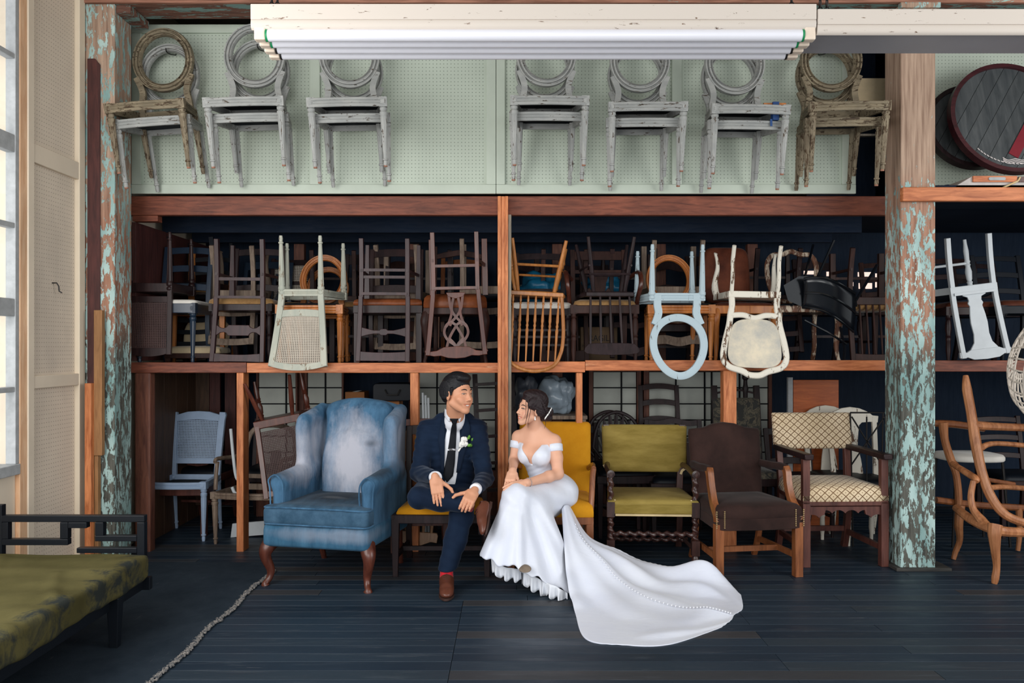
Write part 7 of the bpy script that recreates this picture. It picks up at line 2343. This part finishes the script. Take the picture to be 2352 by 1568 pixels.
for k in range(16):
    px, py = 1074 + rnd.uniform(-3, 15), 1014 + rnd.uniform(-10, 14)
    c0 = on_body(tj, px, py, off=0.020 + rnd.uniform(0, 0.014)) - bo
    a = rnd.uniform(-1.2, 1.4)
    L = rnd.uniform(0.018, 0.03)
    dx, dz = math.cos(a), math.sin(a)
    MB().grid([[c0 + Vector((dx * L * t_ - dz * w_ * L * 0.35 * math.sin(PI * t_), -0.004 * math.sin(PI * t_), dz * L * t_ + dx * w_ * L * 0.35 * math.sin(PI * t_))) for w_ in (-1, 0, 1)] for t_ in (0.03, 0.25, 0.5, 0.75, 0.97)]).obj('leaf', M['leaf'], bq, 60, solid=0.001)
MB().sweep([on_body(tj, 1060, 1025, off=0.016) - bo, on_body(tj, 1053, 1036, off=0.012) - bo], 0.005, 8).obj('stem_wrap', M['rose'], bq)

# ================================================================ the bride
bride = thing('person', 'person in a white satin off-shoulder gown with long train on the mustard armchair', 'person', (0.2, 5.4, 0))
HB, HBM, HBS = W(1219, 941, 5.26), rotm(-0.06, 0.10, R(-64)), 0.84
bt = dict(shR=W(1191, 1003, 5.40), shL=W(1273, 1013, 5.29), elR=W(1181, 1058, 5.38), elL=W(1282, 1088, 5.23), wrR=W(1177, 1082, 5.12), wrL=W(1209, 1109, 5.03), neck=W(1229, 985, 5.33))
bhR = xfs(hand_prims(0.22, 0.05, flip=1, thumb_out=0.7), bt['wrR'] + Vector((0, -0.012, -0.006)), frame(W(1167, 1117, 5.0) - W(1177, 1082, 5.11), (-0.2, -0.9, 0.45)), 0.84)
bhL = xfs(hand_prims(0.22, 0.04, flip=-1, thumb_out=0.5), bt['wrL'] + Vector((-0.012, -0.008, 0)), frame(W(1170, 1119, 4.975) - W(1209, 1109, 5.03), (0.0, -0.55, 0.85)), 0.84)
headB = xfs(head_prims(1.0, True), HB, HBM, HBS)
skinB = headB + [(cone(HB + Vector((0.022, 0.03, -0.055)), bt['neck'] + Vector((0, 0.01, -0.03)), 0.040, 0.046), 0.02)]
chest = [(ell(W(1231, 1026, 5.355), (0.128, 0.092, 0.11), (0, 0, R(-38))), 0.04), (cone(bt['shR'], W(1229, 1003, 5.36), 0.038, 0.055), 0.04), (cone(bt['shL'], W(1234, 1003, 5.35), 0.040, 0.055), 0.04),
         (cone(bt['neck'] + Vector((0, 0.02, 0.035)), bt['shL'].lerp(bt['neck'], 0.25) - Vector((0, 0, 0.008)), 0.030, 0.030), 0.04), (cone(bt['neck'] + Vector((0, 0.02, 0.035)), bt['shR'].lerp(bt['neck'], 0.25) - Vector((0, 0, 0.006)), 0.030, 0.030), 0.04)]
bust = [(ell(W(1208, 1044, 5.285), (0.048, 0.050, 0.056)), 0.045), (ell(W(1243, 1048, 5.24), (0.054, 0.052, 0.058)), 0.045)]
waist = [(cone(W(1238, 1050, 5.35), W(1248, 1092, 5.37), 0.098, 0.085), 0.04)]
hips = [(ell(W(1270, 1128, 5.42), (0.155, 0.16, 0.115)), 0.06)]
skinB += chest + bust + waist + hips
skinB += chain([(bt['shR'], 0.040), (bt['elR'], 0.033), (bt['wrR'], 0.0225)], 0.02) + chain([(bt['shL'], 0.043), (bt['shL'].lerp(bt['elL'], 0.5), 0.040), (bt['elL'], 0.033), (bt['elL'].lerp(bt['wrL'], 0.3), 0.034), (bt['wrL'], 0.0225)], 0.02)
skinB += bhR + bhL
KB1, KB2 = W(1186, 1145, 5.0), W(1215, 1165, 5.06)
skinB += chain([(W(1262, 1135, 5.40), 0.075), (KB1, 0.05), (W(1195, 1290, 4.92), 0.03)], 0.02) + chain([(W(1275, 1140, 5.36), 0.075), (KB2, 0.05), (W(1262, 1330, 5.0), 0.03)], 0.02)
sdf_obj('body', skinB, (-0.15, 4.75, 0.03), (0.55, 5.75, 1.3), 0.0032, SKIN_W, bride, tint_of(HB, HBM, HBS, (0.86, 0.52, 0.52), (0.0, 0.10, 0.09)))
face_bits(bride, headB, HB, HBM, HBS, 0.0018, True)
# gathered dark hair with a low bun
hb = [(ell((0, 0.030, 0.052), (0.086, 0.104, 0.094)), 0.02), (half((0, -0.080, 0.066), (0, -0.56, -0.80)), 0.02, '&'),
      (ell((0, 0.0, 0.118), (0.062, 0.07, 0.036)), 0.03), (ell((0.066, -0.015, 0.055), (0.022, 0.05, 0.042), (0.5, 0, 0)), 0.02), (ell((-0.066, -0.015, 0.055), (0.022, 0.05, 0.042), (0.5, 0, 0)), 0.02),
      (ell((0.076, 0.045, 0.012), (0.018, 0.05, 0.05)), 0.02), (ell((-0.076, 0.045, 0.012), (0.018, 0.05, 0.05)), 0.02),
      (ell((0, 0.122, -0.028), (0.062, 0.052, 0.056)), 0.015), (ell((0.02, 0.150, -0.008), (0.038, 0.032, 0.034)), 0.008), (ell((0.02, 0.150, -0.052), (0.036, 0.030, 0.028)), 0.008), (ell((0, 0.055, 0.09), (0.07, 0.07, 0.055)), 0.03),
      (lambda P: (0.0026 * np.sin(P[..., 1] * 150 + 55 * P[..., 2] + 4 * np.sin(P[..., 2] * 40)) * np.sin(P[..., 2] * 130 - P[..., 1] * 60) * 0.6).astype(np.float32), 0, '~')]
M['hair2'] = hair_mat('dark_brown_hair', C(36, 25, 28), (1, 0.3, 1))
hairB = sdf_obj('hair', xfs(hb, HB, HBM, HBS), HB - Vector((0.18, 0.18, 0.13)), HB + Vector((0.2, 0.2, 0.18)), 0.0028, M['hair2'], bride)
Mv = Matrix([[float(HBM[i][j]) for j in range(3)] for i in range(3)])
wb_ = lambda p: HB + Mv @ (Vector(p) * HBS)
for k, (pts, r_) in enumerate((([(0.062, -0.06, 0.085), (0.076, -0.062, 0.03), (0.070, -0.062, -0.03), (0.060, -0.062, -0.075), (0.052, -0.066, -0.105)], 0.0034), ([(0.066, -0.05, 0.08), (0.082, -0.045, 0.01), (0.078, -0.048, -0.04), (0.070, -0.050, -0.09), (0.072, -0.046, -0.125)], 0.0022),
                              ([(0.05, -0.075, 0.08), (0.066, -0.078, 0.03), (0.066, -0.076, -0.01), (0.060, -0.078, -0.05)], 0.002), ([(-0.06, -0.06, 0.08), (-0.074, -0.066, 0.02), (-0.07, -0.066, -0.04), (-0.064, -0.066, -0.09)], 0.0022),
                              ([(0.07, 0.09, -0.05), (0.075, 0.10, -0.09), (0.066, 0.095, -0.13)], 0.002))):
    q = catmull([wb_(p) for p in pts], 6)
    MB().sweep(q, [r_ * (1 - 0.8 * i / len(q)) for i in range(len(q))], 6).obj('strand', M['hair2'], hairB)
tq = catmull([wb_(p) for p in ((0.05, 0.02, 0.13), (0.083, 0.045, 0.085), (0.094, 0.075, 0.03), (0.075, 0.108, -0.01))], 6)
for ph in (0, PI * 2 / 3, PI * 4 / 3):
    MB().sweep([p + Vector((0.006 * math.cos(i * 1.1 + ph), 0.004 * math.sin(i * 1.1 + ph), 0.006 * math.sin(i * 1.1 + ph))) for i, p in enumerate(tq)], 0.0062, 8).obj('braid', M['hair2'], hairB)
pin = thing('hair_comb', 'white pearl and leaf hair comb in the dark updo', 'hair comb', wb_((0.085, 0.105, -0.01)))
po = Vector(pin.location)
for k in range(9):
    c0 = wb_((0.088 - 0.010 * abs(k / 8 - 0.5), 0.082 + 0.045 * (k / 8), -0.050 + 0.075 * (k / 8))) - po
    MB().tube(c0 + Vector((0.0, 0, -0.007)), c0 + Vector((0.004, -0.003, 0.009)), lambda q, a: (0.0032 + 0.0014 * (k % 2)) * math.sin(PI * min(max(q, 0.05), 0.95)), 5, 8).obj('pearl', M['rose'], pin)
er = tag(MB().lathe(wb_((0.088, -0.004, -0.036)), wb_((0.090, -0.004, -0.066)), [(0, 0.002), (0.3, 0.003), (0.55, 0.0055), (0.8, 0.0065), (1, 0.002)], 10).obj('earring', M['silver'], None), 'silver drop earring hanging from the ear of the person in white', 'earring')
# gown: bodice
rel = [(q[0], q[1]) for q in chest[:1] + bust + waist + hips]
grow = lambda pr, e: [(lambda P, f=f: f(P) - e, k) for f, k in pr]
bod0 = [(lambda P, f=f: f(P) - 0.006, k) for f, k in rel]
v0_, v1_ = on_body([q[:2] for q in bod0], 1221, 1068), on_body([q[:2] for q in bod0], 1219, 1024)
top_cut = [(half(W(1226, 1021, 5.25), (-0.03, -0.10, 1)), 0.006, '&'), (cone(v0_, v1_ + Vector((0, 0, 0.02)), 0.004, 0.074), 0.006, '-')]
folds = lambda P: (0.0016 * np.sin(P[..., 2] * 170 - P[..., 0] * 90) * np.clip((0.75 - P[..., 2]) * 8, 0, 1)).astype(np.float32)
bod = grow(rel, 0.006)
sdf_obj('gown_bodice', bod + [(folds, 0, '~')] + top_cut, (-0.1, 5.0, 0.4), (0.55, 5.75, 1.0), 0.0036, M['satin'], bride)
for nm, el, sh, t0, t1, rr_ in (('R', 'elR', 'shR', 0.18, 0.48, 0.044), ('L', 'elL', 'shL', 0.10, 0.33, 0.0475)):
    a, b = bt[sh].lerp(bt[el], t0), bt[sh].lerp(bt[el], t1)
    MB().lathe(a, b, [(0, rr_), (0.08, rr_ + 0.003), (0.92, rr_ + 0.001), (1, rr_ - 0.004)], 28).obj('gown_strap', M['satin'], bride, 60)
# gown: skirt over the lap and down to the hem
skirt = grow(hips, 0.008) + [(cone(W(1262, 1128, 5.38), KB1 + Vector((0, 0, 0.0)), 0.118, 0.082), 0.06), (cone(W(1282, 1135, 5.33), KB2, 0.115, 0.085), 0.06)]
HL, HR_ = W(1156, 1302, 4.88), W(1268, 1375, 4.90)
skirt += [(cone(KB1, HL, 0.080, 0.135), 0.05), (cone(KB2, W(1232, 1340, 4.92), 0.085, 0.15), 0.06), (cone(KB2 + Vector((0.03, 0.05, 0)), HR_, 0.085, 0.145), 0.06)]
hemA, hemB, hemC = Vector((-0.194, 4.8, 0.232)), Vector((0.05, 4.8, 0.172)), Vector((0.37, 4.8, -0.01))


def below_hem(P):
    x, z = P[..., 0], P[..., 2]
    l1 = hemA.z + (hemB.z - hemA.z) / (hemB.x - hemA.x) * (x - hemA.x)
    l2 = hemB.z + (hemC.z - hemB.z) / (hemC.x - hemB.x) * (x - hemB.x)
    wv = 0.012 * np.sin(x * 42 + 1.2) + 0.006 * np.sin(x * 95)
    return ((z - np.minimum(l1, l2) - wv) * 0.85).astype(np.float32)


def pleats(P):
    ax, az = float(KB1.x), float(KB1.z)
    ang = np.arctan2(P[..., 0] - ax - 0.02, az + 0.16 - P[..., 2])
    dn = np.clip((az - 0.02 - P[..., 2]) / 0.35, 0, 1)
    return (-(0.030 * dn) * np.sin(ang * 12 + 0.8) - 0.008 * dn * np.sin(ang * 31 + 2) - 0.0025 * np.sin(P[..., 2] * 60 + 45 * P[..., 0]) * np.clip((P[..., 2] - 0.42) * 8, 0, 1)).astype(np.float32)


sdf_obj('gown_skirt', skirt + [(pleats, 0, '~'), (below_hem, 0.008, '-'), (half((0, 0, 0.004), (0, 0, -1)), 0.003, '&')], (-0.35, 4.6, -0.01), (0.62, 5.75, 0.75), 0.0058, M['satin'], bride)
# frilled underskirt below the hem
def frill(name, top, drop, amp, seed, n=60):
    q = catmull(top, 26)
    rows = []
    for j in range(6):
        t_ = j / 5
        row = []
        for i, p in enumerate(q):
            w_ = amp * (0.25 + t_) * math.sin(i * 0.24 + seed) + 0.5 * amp * t_ * math.sin(i * 0.55 + seed * 2)
            row.append(Vector((p.x + 0.3 * w_, p.y + w_, max(0.004, p.z - drop * t_ * (1 + 0.12 * math.sin(i * 0.3 + seed))))))
        rows.append(row)
    MB().grid(rows).obj(name, M['tulle'], bride, 60, solid=0.002)


frill('underskirt_frill', [W(1128, 1284, 4.92), W(1150, 1298, 4.88), W(1172, 1304, 4.86), W(1196, 1306, 4.88)], 0.072, 0.012, 1)
frill('underskirt_frill', [W(1198, 1306, 4.93), W(1214, 1316, 4.86), W(1236, 1328, 4.84), W(1260, 1340, 4.86)], 0.085, 0.012, 2)
frill('underskirt_frill', [W(1246, 1334, 4.82), W(1262, 1340, 4.78), W(1284, 1350, 4.76), W(1304, 1362, 4.78)], 0.075, 0.014, 4)
sb_ = MB().loft(oval(0.036, 0.042, 0, 0, 24), [(0.7, 0), (1, 0.012), (1, 0.02), (0.8, 0.035)], lambda a, b, h_: W(1206, 1309, 4.74) + Vector((a, h_ * 0.9 + 0.3 * b, b * 0.42 + 0.25 * h_)))
sb_.obj('shoe', plain('worn_taupe_sole', C(120, 106, 92), 0.5, var=0.3), bride, 50)
# gown: train
ctl = [[(1290, 1168, 5.20), (1297, 1160, 5.20), (1306, 1160, 5.24), (1314, 1170, 5.28), (1320, 1184, 5.32)],
       [(1296, 1265, 4.96), (1318, 1250, 5.00), (1338, 1234, 5.10), (1350, 1234, 5.20), (1357, 1236, 5.27)],
       [(1304, 1345, 4.76), (1350, 1325, 4.84), (1385, 1285, 5.00), (1410, 1268, 5.15), (1425, 1259, 5.28)],
       [(1320, 1405, 4.55), (1385, 1380, 4.66), (1432, 1328, 4.88), (1470, 1308, 5.06), (1488, 1289, 5.27)],
       [(1346, 1468, 4.12), (1425, 1432, 4.38), (1492, 1364, 4.74), (1530, 1338, 4.98), (1540, 1306, 5.19)],
       [(1440, 1482, 4.035), (1510, 1446, 4.26), (1572, 1386, 4.63), (1610, 1352, 4.90), (1606, 1303, 5.11)],
       [(1540, 1479, 4.05), (1600, 1442, 4.28), (1638, 1400, 4.55), (1668, 1372, 4.79), (1655, 1322, 5.06)],
       [(1655, 1441, 4.29), (1678, 1424, 4.39), (1688, 1410, 4.50), (1706, 1396, 4.61), (1702, 1366, 4.86)]]
rows = [catmull([W(*p) for p in r_], 9) for r_ in ctl]
cols = list(zip(*rows))
cols = [catmull(list(c_), 9) for c_ in cols]
G = [list(r_) for r_ in zip(*cols)]
nr, nc = len(G), len(G[0])
for i in range(nr):
    for j in range(nc):
        u, v_ = i / (nr - 1), j / (nc - 1)
        p = G[i][j]
        k = min(1, 3 * u) * min(1, (1 - u) * 6)
        p.z += k * (0.014 * math.sin(17 * v_ + 5 * u) * (1 - 0.4 * u) + 0.008 * math.sin(31 * v_ - 6 * u + 1) + 0.006 * math.sin(21 * u - 9 * v_) + 0.045 * math.exp(-((v_ - 0.47) / 0.06) ** 2) * (0.3 + 0.7 * u) - 0.03 * math.exp(-((v_ - 0.60) / 0.07) ** 2) + 0.03 * math.exp(-((v_ - 0.76 + 0.2 * (u - 0.7)) / 0.05) ** 2) * math.exp(-((u - 0.75) / 0.2) ** 2) + 0.05 * math.exp(-((v_ - 0.95) / 0.06) ** 2 - ((u - 0.72) / 0.14) ** 2))
        if v_ < 0.2 and 0.12 < u < 0.6:
            p.z += 0.011 * math.sin(52 * u + 6 * v_) * (1 - v_ / 0.2)
        if j == 0 or i == nr - 1 or j == nc - 1:
            p.z += 0.004 * math.sin(3.1 * i + 2 * j)
        p.z = max(p.z, 0.004)
tr_o = MB().grid(G).obj('gown_train', M['satin'], bride, 0, fix=False)
tr_o.data.polygons.foreach_set('use_smooth', [True] * len(tr_o.data.polygons))
md = tr_o.modifiers.new('sub', 'SUBSURF')
md.levels = md.render_levels = 1
md = tr_o.modifiers.new('solid', 'SOLIDIFY')
md.thickness, md.offset = 0.004, 1.0
jb = int(0.47 * (nc - 1))
pts = [G[i][jb] for i in range(6, nr - 1)]
bt_m = plain('satin_button', C(226, 228, 234), 0.3, 0.5, var=0.02)
acc, last = 0.0, pts[0]
src = None
for a, b in zip(pts[:-1], pts[1:]):
    L = (b - a).length
    n = max(1, int(L / 0.020))
    for k in range(n):
        p = a.lerp(b, k / n) + Vector((0, -0.004, 0.006))
        if src is None:
            src = MB().tube((0, 0, -0.0045), (0, 0, 0.0045), lambda q, an: 0.0046 * math.sin(PI * min(max(q, 0.06), 0.94)) ** 0.6, 6, 10).obj('button', bt_m, bride, loc=p - Vector(bride.location))
            o = src
        else:
            o = src.copy()
            COL.objects.link(o)
            o.location = p - Vector(bride.location)
br = MB()
for k in range(18):
    a = 2 * PI * k / 18
    d_ = (bt['wrL'] - bt['elL']).normalized()
    s1 = d_.cross(Vector((0, 0, 1))).normalized()
    s2 = s1.cross(d_)
    c0 = bt['elL'].lerp(bt['wrL'], 0.93) + (s1 * math.cos(a) + s2 * math.sin(a)) * 0.0268
    br.tube(c0 - d_ * 0.004, c0 + d_ * 0.004, lambda q, an: 0.0042 * math.sin(PI * min(max(q, 0.08), 0.92)), 4, 6)
o = stuff(br.obj('bracelet', M['silver'], bride))
# everything of the couple was modelled in room coordinates: hand it to its root without moving it
for root in (man, bride, bq, pin):
    pass
for root in (man, bride):
    inv_m = Matrix.Translation(-Vector(root.location))
    for o in root.children:
        if o.name.startswith('button'):
            continue
        o.matrix_parent_inverse = inv_m
